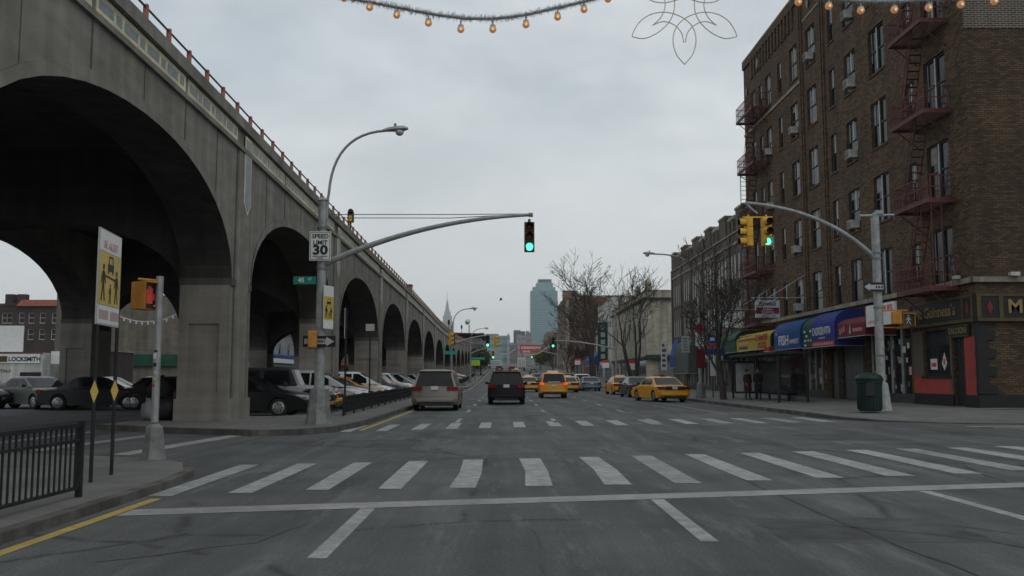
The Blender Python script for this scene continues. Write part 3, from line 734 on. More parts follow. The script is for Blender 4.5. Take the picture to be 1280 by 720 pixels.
# -- big mast pole on the far-left corner: lamp above, signal arm over the road
X, Y = -5.13, 25.75
mp_ = thing('street_lamp', 'tall grey lamp pole with a signal arm on the corner by the speed limit sign', 'street lamp', (X, Y, .15))
mb = MB(); flared_base(mb, X, Y, .15, .36, .16, .95, M['galv_dark']); mb.build('base', mp_, 25)
mb = MB(); mb.tube([(X, Y, 1.1), (X+.0, Y, 6.42)], [.145, .125], M['galv'], 14); mb.tube([(X, Y, 6.42), (X, Y, 6.5)], [.16, .08], M['galv'], 14)
for z in (4.45, 5.05, 5.6, 2.4): mb.tube([(X, Y, z), (X, Y, z+.07)], .155, M['galv_dark'], 14)
mb.build('pole', mp_, 30)
armp = curve((X+.1, Y, 4.62), (X+2.8, Y-.2, 5.85), (.72, Y-.5, 5.93), 16)
mb = MB(); mb.tube(armp, [.09-.045*i/16 for i in range(17)], M['galv'], 10); mb.tube([(.68, Y-.5, 5.93), (.8, Y-.5, 5.93)], .06, M['galv_dark'], 10); mb.build('signal_arm', mp_, 30)
lampp = [(X+.12, Y, 5.9), (X+.14, Y, 6.5)]+[tuple(q) for q in curve((X+.16, Y, 6.6), (X+.25, Y, 8.35), (X+1.75, Y-.1, 8.42), 12)]
mb = MB(); mb.tube(lampp, .038, M['galv'], 8); mb.build('lamp_arm', mp_, 30)
cobra(mp_, (X+1.70, Y-.1, 8.42), (1, -.05, .06), .92)
mb = MB(); 
for z in (5.92, 6.02): mb.tube([(X, Y+.1, z+.02), (-1.5, Y-.2, z-.03), (.72, Y-.5, 5.96)], .012, M['rail'], 5)
mb.build('guy_wire', mp_)
traffic_signal(.70, Y-.5, 5.72, 0, M['sig_dark'] if False else grimy('dark olive signal', (.085, .072, .03), .5, 5, .25), 'dark three lens signal showing green at the tip of the long arm over the road', s=.78)
r = thing('speed_limit_sign', 'white speed limit 30 sign high on the corner lamp pole', 'road sign', (X+.02, Y-.18, 4.68))
mb = MB(); mb.box(X-.31, X+.29, Y-.22, Y-.205, 4.68, 5.50, M['sign_white']); mb.build('plate', r, bevel=.003)
mb = MB(); x0, x1, z0, z1, yb = X-.285, X+.265, 4.705, 5.475, Y-.2225
for a in ((x0, x1, z0, z0+.015), (x0, x1, z1-.015, z1), (x0, x0+.015, z0+.015, z1-.015), (x1-.015, x1, z0+.015, z1-.015)): mb.box(a[0], a[1], yb, yb+.002, a[2], a[3], M['sign_black'])
mb.build('border', r)
def letters(root, txt, size, mat, origin, normal, **kw):
    o = lettering(txt, size, mat, Vector(origin)-world_of(root).translation if abs(root.rotation_euler.z) < 1e-6 else origin, normal, root, **kw); return o
letters(r, 'SPEED', .17, M['sign_black'], (X-.01, yb-.002, 5.36), (0, -1, 0), bold=.004, width=.46)
letters(r, 'LIMIT', .17, M['sign_black'], (X-.01, yb-.002, 5.18), (0, -1, 0), bold=.004, width=.40)
letters(r, '30', .36, M['sign_black'], (X-.01, yb-.002, 4.965), (0, -1, 0), bold=.014, width=.42)
letters(r, 'UNLESS OTHERWISE\nPOSTED', .055, M['sign_black'], (X-.01, yb-.002, 4.77), (0, -1, 0), width=.42)
r = thing('street_name_sign', 'green 45 ST street name sign on the lamp pole below the speed limit', 'street sign', (X-.3, Y-.15, 4.1))
mb = MB(); mb.box(X-.75, X-.12, Y-.17, Y-.155, 4.02, 4.24, M['sign_green']); mb.build('plate', r)
letters(r, '45', .17, M['sign_white'], (X-.53, Y-.173, 4.13), (0, -1, 0), bold=.004); letters(r, 'ST', .09, M['sign_white'], (X-.29, Y-.173, 4.16), (0, -1, 0), bold=.002)
r = thing('warning_sign', 'narrow yellow and white pedestrian warning sign on the lamp pole above the one way arrow', 'road sign', (X+.2, Y-.1, 2.9))
aw = Vector((.93, -.367, 0)); ar = Vector((.367, .93, 0)); c0 = Vector((X+.24, Y-.12, 0))
def slab_facing(mb, c, hw, z0, z1, n, rt, th, mat):
    a = c-rt*hw; b = c+rt*hw
    mb.hull8([(a.x, a.y, z0), (b.x, b.y, z0), (b.x-n.x*th, b.y-n.y*th, z0), (a.x-n.x*th, a.y-n.y*th, z0)], [(a.x, a.y, z1), (b.x, b.y, z1), (b.x-n.x*th, b.y-n.y*th, z1), (a.x-n.x*th, a.y-n.y*th, z1)], mat)
mb = MB(); slab_facing(mb, c0, .25, 2.78, 3.98, aw, ar, .015, M['sign_white']); mb.build('plate', r)
mb = MB(); slab_facing(mb, c0+aw*.004, .24, 3.03, 3.68, aw, ar, .003, M['sign_yellow']); mb.build('yellow_panel', r)
def stick_man(mb, c, z, s, n, rt, mat):
    def limb(a, b, w):
        A = Vector(a); B = Vector(b); dd = (B-A).normalized(); pn = Vector((-dd.y, dd.x))*w/2
        mb.face([(c.x+rt.x*q.x*s, c.y+rt.y*q.x*s, z+q.y*s) for q in (A+pn, B+pn, B-pn, A-pn)], mat)
    limb((0, .55), (0, .86), .20); limb((-.02, .56), (-.15, 0), .085); limb((.02, .56), (.15, 0), .085)
    limb((-.08, .84), (-.22, .50), .06); limb((.08, .84), (.22, .50), .06)
    mb.face([(c.x+rt.x*s*.085*math.cos(a), c.y+rt.y*s*.085*math.cos(a), z+s*(.98+.095*math.sin(a))) for a in [2*PI*j/10 for j in range(10)]], mat)
def car_sign(mb, c, z, s, n, rt, mat):
    def pl(pts): mb.face([(c.x+rt.x*a*s, c.y+rt.y*a*s, z+b*s) for a, b in pts], mat)
    pl([(-.5, .15), (.5, .15), (.5, .5), (-.5, .5)]); pl([(-.42, .5), (-.3, .9), (-.22, .9), (-.32, .5)]); pl([(.42, .5), (.3, .9), (.22, .9), (.32, .5)]); pl([(-.3, .84), (.3, .84), (.3, .92), (-.3, .92)])
    pl([(-.46, 0), (-.28, 0), (-.28, .15), (-.46, .15)]); pl([(.46, 0), (.28, 0), (.28, .15), (.46, .15)])
mb = MB(); q = c0+aw*.008
stick_man(mb, q-ar*.12, 3.08, .32, aw, ar, M['sign_black']); stick_man(mb, q+ar*.12, 3.08, .29, aw, ar, M['sign_black']); stick_man(mb, q+ar*.02, 3.06, .18, aw, ar, M['sign_black']); car_sign(mb, q, 3.44, .19, aw, ar, M['sign_black']); mb.build('pictogram', r)
r = thing('one_way_sign', 'black one way sign with a white arrow pointing right behind the yellow signal box', 'road sign', (X+.05, Y-.16, 2.27))
mb = MB(); mb.box(X-.44, X+.46, Y-.2, Y-.185, 2.27, 2.58, M['sign_black']); mb.build('plate', r)
def arrow(x0, x1, yy_, zc, h, tip, mat):
    m = MB(); hd = .22*tip
    m.prism([(x0, yy_, zc-h), (x1-hd, yy_, zc-h), (x1-hd, yy_, zc-h*1.75), (x1, yy_, zc), (x1-hd, yy_, zc+h*1.75), (x1-hd, yy_, zc+h), (x0, yy_, zc+h)], (0, .003, 0), mat); return m
arrow(X-.40, X+.43, Y-.204, 2.425, .072, 1, M['sign_grey']).build('arrow', r)
letters(r, 'ONE WAY', .12, M['sign_black'], (X-.06, Y-.207, 2.425), (0, -1, 0), bold=.004, width=.5)
r = ped_signal(X-.10, Y-.46, 2.70, R(101), 'yellow pedestrian signal box seen side-on in front of the one way sign', 'hand', visor=False)

# -- pedestrian signal pole on the near-left corner
X, Y = -5.78, 15.42
r = thing('signal_post', 'short stickered grey post on a flared base at the near left corner', 'signal post', (X, Y, .10))
mb = MB(); flared_base(mb, X, Y, .10, .20, .075, .52, M['galv_dark']); mb.build('base', r, 25)
mb = MB(); mb.tube([(X, Y, .7), (X, Y, 3.13)], .062, M['galv'], 12); mb.build('post', r, 30)
mb = MB()
for z, h, m in ((1.62, .06, 'sign_black'), (1.75, .09, 'sign_white'), (1.5, .05, 'sign_grey'), (1.28, .05, 'sign_red'), (1.86, .03, 'sign_black'), (1.40, .045, 'sign_yellow')):
    a = R(-95+random.uniform(-25, 25)); n = 4
    for j in range(n):
        a0, a1 = a-.5+1.0*j/n, a-.5+1.0*(j+1)/n
        mb.face([(X+.064*math.cos(a0), Y+.064*math.sin(a0), z), (X+.064*math.cos(a1), Y+.064*math.sin(a1), z), (X+.064*math.cos(a1), Y+.064*math.sin(a1), z+h), (X+.064*math.cos(a0), Y+.064*math.sin(a0), z+h)], M[m])
mb.build('sticker', r)
mb = MB(); 
for z in (3.05, 2.62-.0): mb.tube([(X-.02, Y-.02, z), (X-.34, Y-.06, z+.03)], .022, M['sig_orange'], 8)
mb.build('bracket', r)
ped_signal(X-.21, Y-.08, 3.02, R(66), 'orange pedestrian signal with a lit red hand on the near left post', 'hand', sx=.74)

# -- tall pedestrian safety sign on two posts
S1, S2 = Vector((-5.31, 12.05, 0)), Vector((-5.43, 12.96, 0))
r = thing('safety_sign', 'tall white and yellow pedestrian safety sign on two thin black posts at the left kerb', 'sign', (S1.x, S1.y, .10))
d = (S2-S1).normalized(); n = Vector((d.y, -d.x, 0))
for p in (S1, S2):
    mb = MB(); mb.tube([(p.x, p.y, .10), (p.x, p.y, 3.1)], .026, M['black'], 8); mb.build('post', r, 30)
mid = (S1+S2)/2+n*.035-d*.09+Vector((-.01, 0, .05)); hw = .51
mb = MB(); slab_facing(mb, mid, hw, 2.13, 3.40, n, d, .02, M['sign_grey']); mb.build('board', r)
mb = MB(); slab_facing(mb, mid+n*.004, hw-.02, 3.11, 3.38, n, d, .003, M['sign_white']); mb.build('white_panel', r)
mb = MB(); slab_facing(mb, mid+n*.004, hw-.02, 2.15, 2.39, n, d, .003, M['sign_white']); mb.build('white_panel', r)
mb = MB(); slab_facing(mb, mid+n*.004, hw-.02, 2.40, 3.10, n, d, .003, M['sign_yellow']); mb.build('yellow_panel', r)
mb = MB(); q = mid+n*.009; q.z = 0
stick_man(mb, q-d*.30, 2.45, .46, n, d, M['sign_black']); stick_man(mb, q+d*.30, 2.45, .42, n, d, M['sign_black']); stick_man(mb, q+d*.02, 2.43, .25, n, d, M['sign_black']); car_sign(mb, q+d*.02, 2.83, .26, n, d, M['sign_black'])
for s_ in (0, 1): mb.face([tuple(q-d*.25+Vector((0, 0, 2.78+.012*s_))), tuple(q+d*.27+Vector((0, 0, 2.75+.012*s_))), tuple(q+d*.27+Vector((0, 0, 2.762+.012*s_))), tuple(q-d*.25+Vector((0, 0, 2.792+.012*s_)))], M['sign_black'])
mb.build('pictogram', r)
letters(r, 'BE ALERT', .15, M['sign_pink'], mid+n*.006+Vector((0, 0, 3.15)), n, width=.62)
mb = MB(); rr_ = random.Random(4)
for i in range(11):
    if i == 5: continue
    a = mid+n*.0085+d*(-.42+i*.084); wd = rr_.uniform(.045, .06)
    for (o0, o1, b0, b1) in ((0, .016, -.06, .06), (wd-.016, wd, -.06, .06)) + (((.016, wd-.016, .042, .06),) if i % 2 else ((.016, wd-.016, -.06, -.042), (.016, wd-.016, -.01, .01))):
        p, q = a+d*o0, a+d*o1; z = 2.27; mb.face([(p.x, p.y, z+b0), (q.x, q.y, z+b0), (q.x, q.y, z+b1), (p.x, p.y, z+b1)], M['sign_pink'])
mb.build('illegible_lettering', r)
for p, i in ((S1, 0), (S2, 1)):
    r = thing('diamond_marker', ('yellow diamond reflector on the nearer post of the pedestrian safety sign', 'yellow diamond reflector on the farther post of the pedestrian safety sign')[i], 'reflector', (p.x, p.y, 1.2), 0, 'diamond reflectors')
    nn = Vector((.35, -.94, 0)); rt = Vector((.94, .35, 0)); q = p+nn*.04
    mb = MB(); z = 1.26; mb.prism([q+Vector((0, 0, z-.15)), q+rt*.05+Vector((0, 0, z)), q+Vector((0, 0, z+.15)), q-rt*.05+Vector((0, 0, z))], nn*-.01, M['sign_yellow']); mb.build('plate', r)

# -- black pedestrian fences
def fence(label, x0, y0, x1, y1, h=.66, step=2.4, z0=.15, dense=.115):
    r = thing('pedestrian_fence', label, 'fence', (x0, y0, z0), 0, 'black kerb fences')
    a, b = Vector((x0, y0, 0)), Vector((x1, y1, 0)); L = (b-a).length; d = (b-a)/L; nrm = Vector((-d.y, d.x, 0))
    n = max(1, round(L/step))
    for i in range(n+1):
        p = a+d*L*i/n; mb = MB(); zz = gz(p.y)+z0; mb.box(p.x-.03, p.x+.03, p.y-.03, p.y+.03, zz, zz+h+.03, M['black']); mb.build('fence_post', r)
    mb = MB(); k = int(L/dense)
    for i in range(1, k):
        p = a+d*L*i/k; zz = gz(p.y)+z0; mb.box(p.x-.009, p.x+.009, p.y-.009, p.y+.009, zz+.10, zz+h-.02, M['black'])
    mb.build('fence_bars', r)
    for zz, hh in ((h-.04, .045), (h-.20, .03), (.09, .035)):
        mb = MB(); A, B = a+Vector((0, 0, gz(a.y)+z0+zz)), b+Vector((0, 0, gz(b.y)+z0+zz))
        mb.hull8([A-nrm*.02, A+nrm*.02, B+nrm*.02, B-nrm*.02], [A-nrm*.02+Vector((0, 0, hh)), A+nrm*.02+Vector((0, 0, hh)), B+nrm*.02+Vector((0, 0, hh)), B-nrm*.02+Vector((0, 0, hh))], M['black']); mb.build('fence_rail', r)
    return r
fence('black bar fence along the near left kerb before the safety sign', -4.86, 2.2, -4.80, 10.6, .82, z0=.10)
fence('long black fence along the kerb in front of the parked cars under the viaduct', -5.36, 31.0, -5.82, 60.5)
fence('second black kerb fence beyond the beige minivan', -5.85, 63, -5.9, 94.5)
fence('distant black kerb fence past the far left street corner', -5.85, 109, -5.9, 186, dense=.3)
for px, py0, py1, Yp, lab, top in ((433, 385, 520, 31.6, 'thin dark signpost with a pale edge-on plate inside the fence', 'edge'), (463, 405, 505, 42.5, 'dark signpost with a small square board behind the fence', 'board')):
    p = atY(px, py0, Yp); x = p.x
    r = thing('parking_sign', lab, 'sign post', (x, Yp, .15))
    mb = MB(); mb.tube([(x, Yp, .15), (x, Yp, p.z)], .035, M['black'], 8); mb.build('post', r, 30)
    mb = MB()
    if top == 'edge': mb.box(x-.05, x-.035, Yp-.02, Yp+.30, p.z-1.05, p.z, M['sign_white'])
    else: mb.box(x-.2, x+.2, Yp-.06, Yp-.045, p.z-.32, p.z, M['sign_grey'])
    mb.build('plate', r)

# -- right-hand corner pole with its arm
X, Y = 14.04, 34.3
r = thing('signal_pole', 'grey signal pole with a long curved arm on the right corner beside the bin', 'signal pole', (X, Y, .2))
mb = MB(); flared_base(mb, X, Y, .2, .36, .17, 1.0, M['galv']); mb.build('base', r, 25)
mb = MB(); mb.tube([(X, Y, 1.2), (X, Y, 7.55)], [.165, .15], M['galv'], 14); mb.tube([(X, Y, 7.55), (X, Y, 7.62)], [.17, .06], M['galv'], 14)
for z in (4.0, 5.85, 6.05, 2.2): mb.tube([(X, Y, z), (X, Y, z+.08)], .18, M['galv_dark'], 14)
mb.build('pole', r, 30)
mb = MB(); mb.tube(curve((X-.1, Y, 5.95), (X-1.9, Y-.1, 7.75), (9.05, Y-.3, 7.95), 16), [.095-.035*i/16 for i in range(17)], M['galv'], 10); mb.build('signal_arm', r, 30)
mb = MB(); mb.tube([(X-.6, Y-.1, 7.5), (X+.75, Y+.05, 7.56)], .05, M['galv'], 8); mb.box(X+.02, X+.3, Y-.1, Y+.1, 7.58, 7.72, M['galv']); mb.build('crossbar', r)
mb = MB(); mb.tube([(9.1, Y-.3, 7.9), (9.3, Y-.3, 7.7), (9.5, Y-.3, 7.55)], .04, M['galv'], 8); mb.box(8.95, 10.05, Y-.34, Y-.26, 7.38, 7.43, M['sig_yellow']); mb.build('hanger', r)
traffic_signal(9.15, Y-.3, 7.38, R(-82), M['sig_yellow'], 'yellow signal head turned left, left one of the pair on the right arm', lit=None, s=1.0)
traffic_signal(9.82, Y-.3, 7.38, R(6), M['sig_yellow'], 'yellow signal head showing green, right one of the pair on the right arm', s=1.0)
ped_signal(X+.55, Y-.22, 3.86, R(72), 'orange pedestrian signal box seen side-on beside the right corner pole', 'hand')
ped_signal(X+1.0, Y-.12, 3.80, R(8), 'dark unlit walking man signal right of the right corner pole', 'man')
mb = MB(); 
r = thing('signal_bracket', 'yellow pipe bracket carrying two pedestrian signals on the right corner pole', 'bracket', (X+.5, Y, 3.3))
for z in (3.92, 3.28): mb.tube([(X+.12, Y-.1, z), (X+1.05, Y-.1, z)], .025, M['sig_orange'], 8)
mb.build('pipe', r, 30)
r = thing('one_way_sign', 'small black sign with a white left arrow across the right corner pole', 'road sign', (X-.1, Y-.2, 4.6))
mb = MB(); mb.box(X-.62, X+.16, Y-.24, Y-.225, 4.62, 4.96, M['sign_black']); mb.build('plate', r)
mb = MB(); mb.prism([(X-.60, Y-.244, 4.79), (X-.38, Y-.244, 4.93), (X-.38, Y-.244, 4.87), (X+.12, Y-.244, 4.87), (X+.12, Y-.244, 4.70), (X-.38, Y-.244, 4.70), (X-.38, Y-.244, 4.65)], (0, .003, 0), M['sign_grey']); mb.build('arrow', r)
mb = MB()
for i in range(3): mb.box(X-.17+i*.1, X-.11+i*.1, Y-.248, Y-.245, 4.74, 4.83, M['sign_black'])
mb.build('illegible_lettering', r)
# -- litter bin
X, Y = 13.15, 33.2
r = thing('litter_bin', 'dark green domed litter bin beside the right corner pole', 'bin', (X, Y, .2))
mb = MB(); mb.lathe([(.36, .03), (.40, .08), (.43, 1.0), (.46, 1.02), (.46, 1.1)], M['bin_green'], 20, (X, Y, .2))
for i in range(20):
    a = 2*PI*i/20; mb.box(X+.415*math.cos(a)-.012, X+.415*math.cos(a)+.012, Y+.415*math.sin(a)-.012, Y+.415*math.sin(a)+.012, .3, 1.18, M['bin_green'])
mb.build('bin_body', r, 30)
mb = MB(); mb.lathe([(.47, 1.1), (.485, 1.13), (.485, 1.2), (.40, 1.31), (.22, 1.38), (.02, 1.41)], M['bin_green'], 20, (X, Y, .2)); mb.build('lid', r, 30)
mb = MB(); mb.box(X-.30, X+.02, Y-.475, Y-.42, .78, 1.22, M['sig_dark']); mb.build('opening', r)

# -- further lamp posts and signals
def lamp_post(px, base_y, tipx, tipy, Yp, xb, label, arm=None, armz=None, gantry=None):
    z0 = gz(Yp)+.15; tip = atY(tipx, tipy, Yp)
    r = thing('street_lamp', label, 'street lamp', (xb, Yp, z0), 0, 'street lamps along the boulevard')
    mb = MB(); flared_base(mb, xb, Yp, z0, .32, .12, .9, M['galv_dark']); mb.build('base', r, 25)
    zt = tip.z-1.6
    mb = MB(); mb.tube([(xb, Yp, z0+.9), (xb, Yp, zt)], [.12, .10], M['galv'], 10); mb.build('pole', r, 30)
    s = 1 if tip.x > xb else -1
    mb = MB(); mb.tube([(xb+.08*s, Yp, zt-.5)]+[tuple(q) for q in curve((xb+.08*s, Yp, zt), (xb+.2*s, Yp, tip.z), (tip.x-.5*s, Yp, tip.z), 10)], .045, M['galv'], 8); mb.build('lamp_arm', r, 30)
    cobra(r, (tip.x-.55*s, Yp, tip.z), (s, 0, .05), 1.0)
    if gantry:
        g0 = z0+gantry[1]; mb = MB(); mb.tube(curve((xb, Yp, g0-.7), (xb+(gantry[0]-xb)*.5, Yp, g0+.2), (gantry[0], Yp, g0+.25)), [.09-.04*i/12 for i in range(13)], M['galv'], 8); mb.build('signal_arm', r, 30)
    return r
lamp_post(565, 480, 594, 386, 88, -5.0, 'second lamp post along the left kerb, its arm curving over the beige minivan', gantry=(-1.2, 5.0))
lamp_post(588, 480, 609, 410.5, 137, -5.0, 'third and farthest lamp post along the left kerb', gantry=(-1.5, 5.0))
lamp_post(865, 498, 808, 317.5, 55.9, 11.9, 'tall lamp post by the right tree whose arm reaches left before the crenellated building')
lamp_post(765, 490, 743, 370, 98, 11.9, 'lamp post on the right pavement beyond the taxis, near the cream building', gantry=(5.2, 4.9))
lamp_post(705, 480, 697, 400, 200, 11.6, 'most distant lamp post on the right pavement', gantry=(6.0, 5.0))
dk = grimy('far signal dark', (.05, .045, .025), .5, 5, .2)
traffic_signal(-1.55, 87.8, gz(88)+5.35, 0, dk, 'dark signal head showing green above the road left of the black minivan', s=1.0)
traffic_signal(-.85, 88.0, gz(88)+5.35, R(80), M['sig_yellow'], 'yellow signal head turned sideways above the road at the next left corner', lit=None, s=1.0)
traffic_signal(-5.05, 87.2, gz(88)+5.6, R(70), M['sig_yellow'], 'yellow signal head on the second left lamp pole against the arches', lit=None, s=1.1)
traffic_signal(5.2, 97.8, gz(98)+5.6, 0, dk, 'dark signal head showing green above the yellow taxi on the right', s=1.0)
traffic_signal(-1.6, 136.7, gz(137)+4.9, 0, M['sig_yellow'], 'tiny distant yellow signal showing green on the third left lamp arm', s=1.1)
traffic_signal(6.0, 199.6, gz(200)+5.0, 0, M['sig_yellow'], 'tiny distant signal showing green on the right, far down the boulevard', s=1.2)
for x, y, z, wd, lab in ((-5.0, 86.8, 3.55, 1.1, 'teal street name sign on the second left lamp post'), (-3.9, 136.4, 3.6, 2.2, 'wide teal street name sign on the third left lamp post')):
    r = thing('street_name_sign', lab, 'street sign', (x, y, gz(y)+z), 0); mb = MB(); mb.box(x-wd/2, x+wd/2, y-.02, y, gz(y)+z, gz(y)+z+.32, M['sign_teal']); mb.build('plate', r)
r = thing('road_sign', 'small green and yellow far sign beside the road under the teal street name', 'road sign', (-3.5, 150, gz(150)+.15))
mb = MB(); mb.tube([(-3.5+-1.2, 150, gz(150)), (-4.7, 150, gz(150)+3.6)], .05, M['galv_dark'], 6); mb.build('post', r)
mb = MB(); mb.box(-5.4, -3.9, 149.9, 149.94, gz(150)+2.6, gz(150)+3.5, grimy('lime sign', (.35, .48, .04), .5, 4, .2)); mb.build('plate', r)
# ------------------------------------------------------------------ vehicles (local +y = front, x across, z up)
KINDS = {
 'sedan': dict(L=5.05, W=1.92, H=1.47, axles=(.98, 3.92), wr=.335, zb=.22,
    top=[(0, .62), (.02, .80), (.10, .93), (1.0, 1.00), (1.5, 1.0), (3.4, .99), (3.75, .96), (4.55, .86), (4.92, .74), (5.03, .62)],
    cab=dict(belt=.985, yr=.88, yf=3.62, tr=1.72, tf=2.72, inb=.07, inw=.235), side=[(1.42, 2.36), (2.44, 3.22)]),
 'hatch': dict(L=4.5, W=1.78, H=1.47, axles=(.85, 3.5), wr=.32, zb=.21,
    top=[(0, .55), (.02, .78), (.12, .97), (.8, 1.0), (3.1, .98), (3.45, .95), (4.1, .84), (4.42, .68), (4.48, .55)],
    cab=dict(belt=.98, yr=.45, yf=3.4, tr=1.05, tf=2.45, inb=.07, inw=.22), side=[(.95, 1.95), (2.03, 2.95)]),
 'minivan': dict(L=5.1, W=1.96, H=1.76, axles=(1.0, 4.02), wr=.345, zb=.22,
    top=[(0, .55), (.01, .75), (.06, 1.06), (3.6, 1.03), (3.95, 1.0), (4.6, .92), (4.95, .78), (5.08, .6)],
    cab=dict(belt=1.03, yr=.05, yf=4.25, tr=.40, tf=3.0, inb=.05, inw=.29), side=[(.55, 1.65), (1.73, 2.7), (2.78, 3.6)]),
 'suv': dict(L=4.55, W=1.84, H=1.74, axles=(.85, 3.52), wr=.36, zb=.28,
    top=[(0, .60), (.01, .80), (.05, 1.06), (3.2, 1.06), (3.35, 1.04), (4.2, .98), (4.46, .86), (4.53, .66)],
    cab=dict(belt=1.05, yr=.05, yf=3.45, tr=.32, tf=2.65, inb=.05, inw=.22), side=[(.42, 1.15), (1.25, 2.1), (2.18, 2.95)]),
 'jeep': dict(L=4.2, W=1.78, H=1.82, axles=(.80, 3.42), wr=.40, zb=.38,
    top=[(0, .65), (.01, 1.0), (.03, 1.12), (2.55, 1.12), (2.75, 1.13), (3.9, 1.06), (4.05, 1.0), (4.08, .70)],
    cab=dict(belt=1.11, yr=.03, yf=2.80, tr=.10, tf=2.5, inb=.06, inw=.13), side=[(.16, 1.30), (1.50, 2.52)]),
}
def car_template(kind):
    """local mesh data of one kind, kept as builders so that each paint gets its own mesh"""
    return KINDS[kind]
_cache = {}
def build_car(kind, paint_, label, cat, x, y, heading, group=None, name='parked_car', taxi=False, brake=False, roofmat=None, topper=False, ztop=None, rack=False, light_taillights=False):
    K = KINDS[kind]; L, W, H, zb, wr = K['L'], K['W'], K['H'], K['zb'], K['wr']
    z = gz(y) if ztop is None else ztop
    key = (kind, paint_.name, taxi, brake, roofmat.name if roofmat else '', topper, rack)
    if key in _cache:
        r = copy_tree(_cache[key]); r.name = name
    else:
        r = thing(name, label, cat)
        hw = W/2
        # ---- lower body: side outline with wheel arches, lofted across the width
        out_ = [p for p in K['top']]                     # rear to front along the top
        bot = [(L-.03, .42), (L-.10, zb+.06)]
        ar = wr+.055
        for a in reversed(K['axles']):
            bot.append((a+ar, zb)); n = 9
            for i in range(1, n): bot.append((a+ar*math.cos(PI*i/n), max(zb, wr+ar*math.sin(PI*i/n)*1.0)))
            bot.append((a-ar, zb))
        bot += [(.12, zb+.06), (.0, .42)]
        prof = out_+bot; nt_ = len(out_)
        def slice_(u, x):
            pts = []
            e = abs(u)
            for i, (py, pz) in enumerate(prof):
                pinch = 1-(.055*max(0, (e-.5)/.5)**2.2)*(abs(py-L/2)/(L/2))**3
                yy_ = L/2+(py-L/2)*pinch
                zz = pz
                if i < nt_: zz = pz-(.015*e*e+.075*max(0, (e-.85)/.15)**1.5)*(1 if .05 < py < L-.05 else .2)
                xx = x
                if e > .9:                               # tumble in low and at the shoulder
                    if pz < zb+.12: xx = x*.965
                    elif pz > .85: xx = x*.975
                pts.append((xx, yy_-L/2, zz))
            return pts
        us = [-1, -.93, -.8, -.4, 0, .4, .8, .93, 1]
        mb = MB(); sl_ = [slice_(u, u*hw) for u in us]; n = len(prof)
        vs = [p for s in sl_ for p in s]; fs = [tuple(range(n))]+[tuple(range((len(us)-1)*n, len(us)*n))]
        mb.mesh(vs, fs, paint_)
        fs2, low = [], []
        for k in range(len(us)-1):
            for i in range(n):
                q = (k*n+i, k*n+(i+1) % n, (k+1)*n+(i+1) % n, (k+1)*n+i)
                (low if i >= nt_+1 and i < n-2 else fs2).append(q)
        base = len(mb.v)-len(vs)
        mb.f += [tuple(base+a for a in q) for q in fs2]; mb.m += [mb.mi(paint_)]*len(fs2)
        mb.f += [tuple(base+a for a in q) for q in low]; mb.m += [mb.mi(M['plastic'])]*len(low)
        mb.build('body', r, 38, local=True)
        # ---- cabin
        C = K['cab']; rm = roofmat or paint_
        wb, wt = hw-C['inb'], hw-C['inw']; zb2 = C['belt']-.03
        def ring(f, z, shr=0):
            yr = C['yr']+(C['tr']-C['yr'])*f-L/2+shr; yf = C['yf']+(C['tf']-C['yf'])*f-L/2-shr; ww = wb+(wt-wb)*f-shr
            return [(-ww, yr, z), (-ww*.55, yr-.02, z), (ww*.55, yr-.02, z), (ww, yr, z), (ww, yf, z), (ww*.55, yf+.07, z), (-ww*.55, yf+.07, z), (-ww, yf, z)]
        lv = [ring(0, zb2), ring(.45, zb2+(H-.06-zb2)*.47), ring(.94, H-.075), ring(1.0, H-.03, .05), ring(1.0, H, .22)]
        mb = MB(); vs = [p for q in lv for p in q]; nl = len(lv)
        mb.mesh(vs, [(a*8+i, a*8+(i+1) % 8, (a+1)*8+(i+1) % 8, (a+1)*8+i) for a in range(nl-1) for i in range(8)]+[tuple(range((nl-1)*8, nl*8))], rm)
        mb.build('cabin', r, 40, local=True)
        # ---- glass: on the sloping cabin faces
        def onface(side, y0, y1, f0, f1):                 # side glass
            pts = []
            for (yy_, f) in ((y0, f0), (y1, f0), (y1, f1), (y0, f1)):
                ww = wb+(wt-wb)*f+.012; z_ = zb2+(H-.06-zb2)*(f/.94 if f > .45 else f*.47/.45)
                lo_y = C['yr']+(C['tr']-C['yr'])*f+.10; hi_y = C['yf']+(C['tf']-C['yf'])*f-.10
                pts.append((side*ww, min(max(yy_, lo_y), hi_y)-L/2, z_))
            return pts
        for s in (-1, 1):
            for (a, b) in K['side']:
                mb = MB(); p = onface(s, a, b, .10, .46); q = onface(s, a, b, .46, .84)
                mb.face(p, M['carglass']); mb.face([p[3], p[2], q[2], q[3]], M['carglass']); mb.build('side_window', r, 50, local=True)
        def endglass(rear):
            mb = MB(); rows = []
            for f in (.06, .45, .90):
                z_ = zb2+(H-.06-zb2)*(f/.94 if f > .45 else f*.47/.45)
                ww = (wb+(wt-wb)*f)
                if rear: ye = C['yr']+(C['tr']-C['yr'])*f-L/2; rows.append([(-ww*.90, ye-.022, z_), (-ww*.55, ye-.034, z_), (ww*.55, ye-.034, z_), (ww*.90, ye-.022, z_)])
                else: ye = C['yf']+(C['tf']-C['yf'])*f-L/2; rows.append([(-ww*.90, ye+.028, z_), (-ww*.55, ye+.084, z_), (ww*.55, ye+.084, z_), (ww*.90, ye+.028, z_)])
            for a, b in zip(rows, rows[1:]):
                for i in range(3): mb.face([a[i], a[i+1], b[i+1], b[i]], M['carglass'])
            return mb
        endglass(True).build('rear_window', r, 50, local=True); endglass(False).build('windshield', r, 50, local=True)
        # ---- wheels
        wh = None
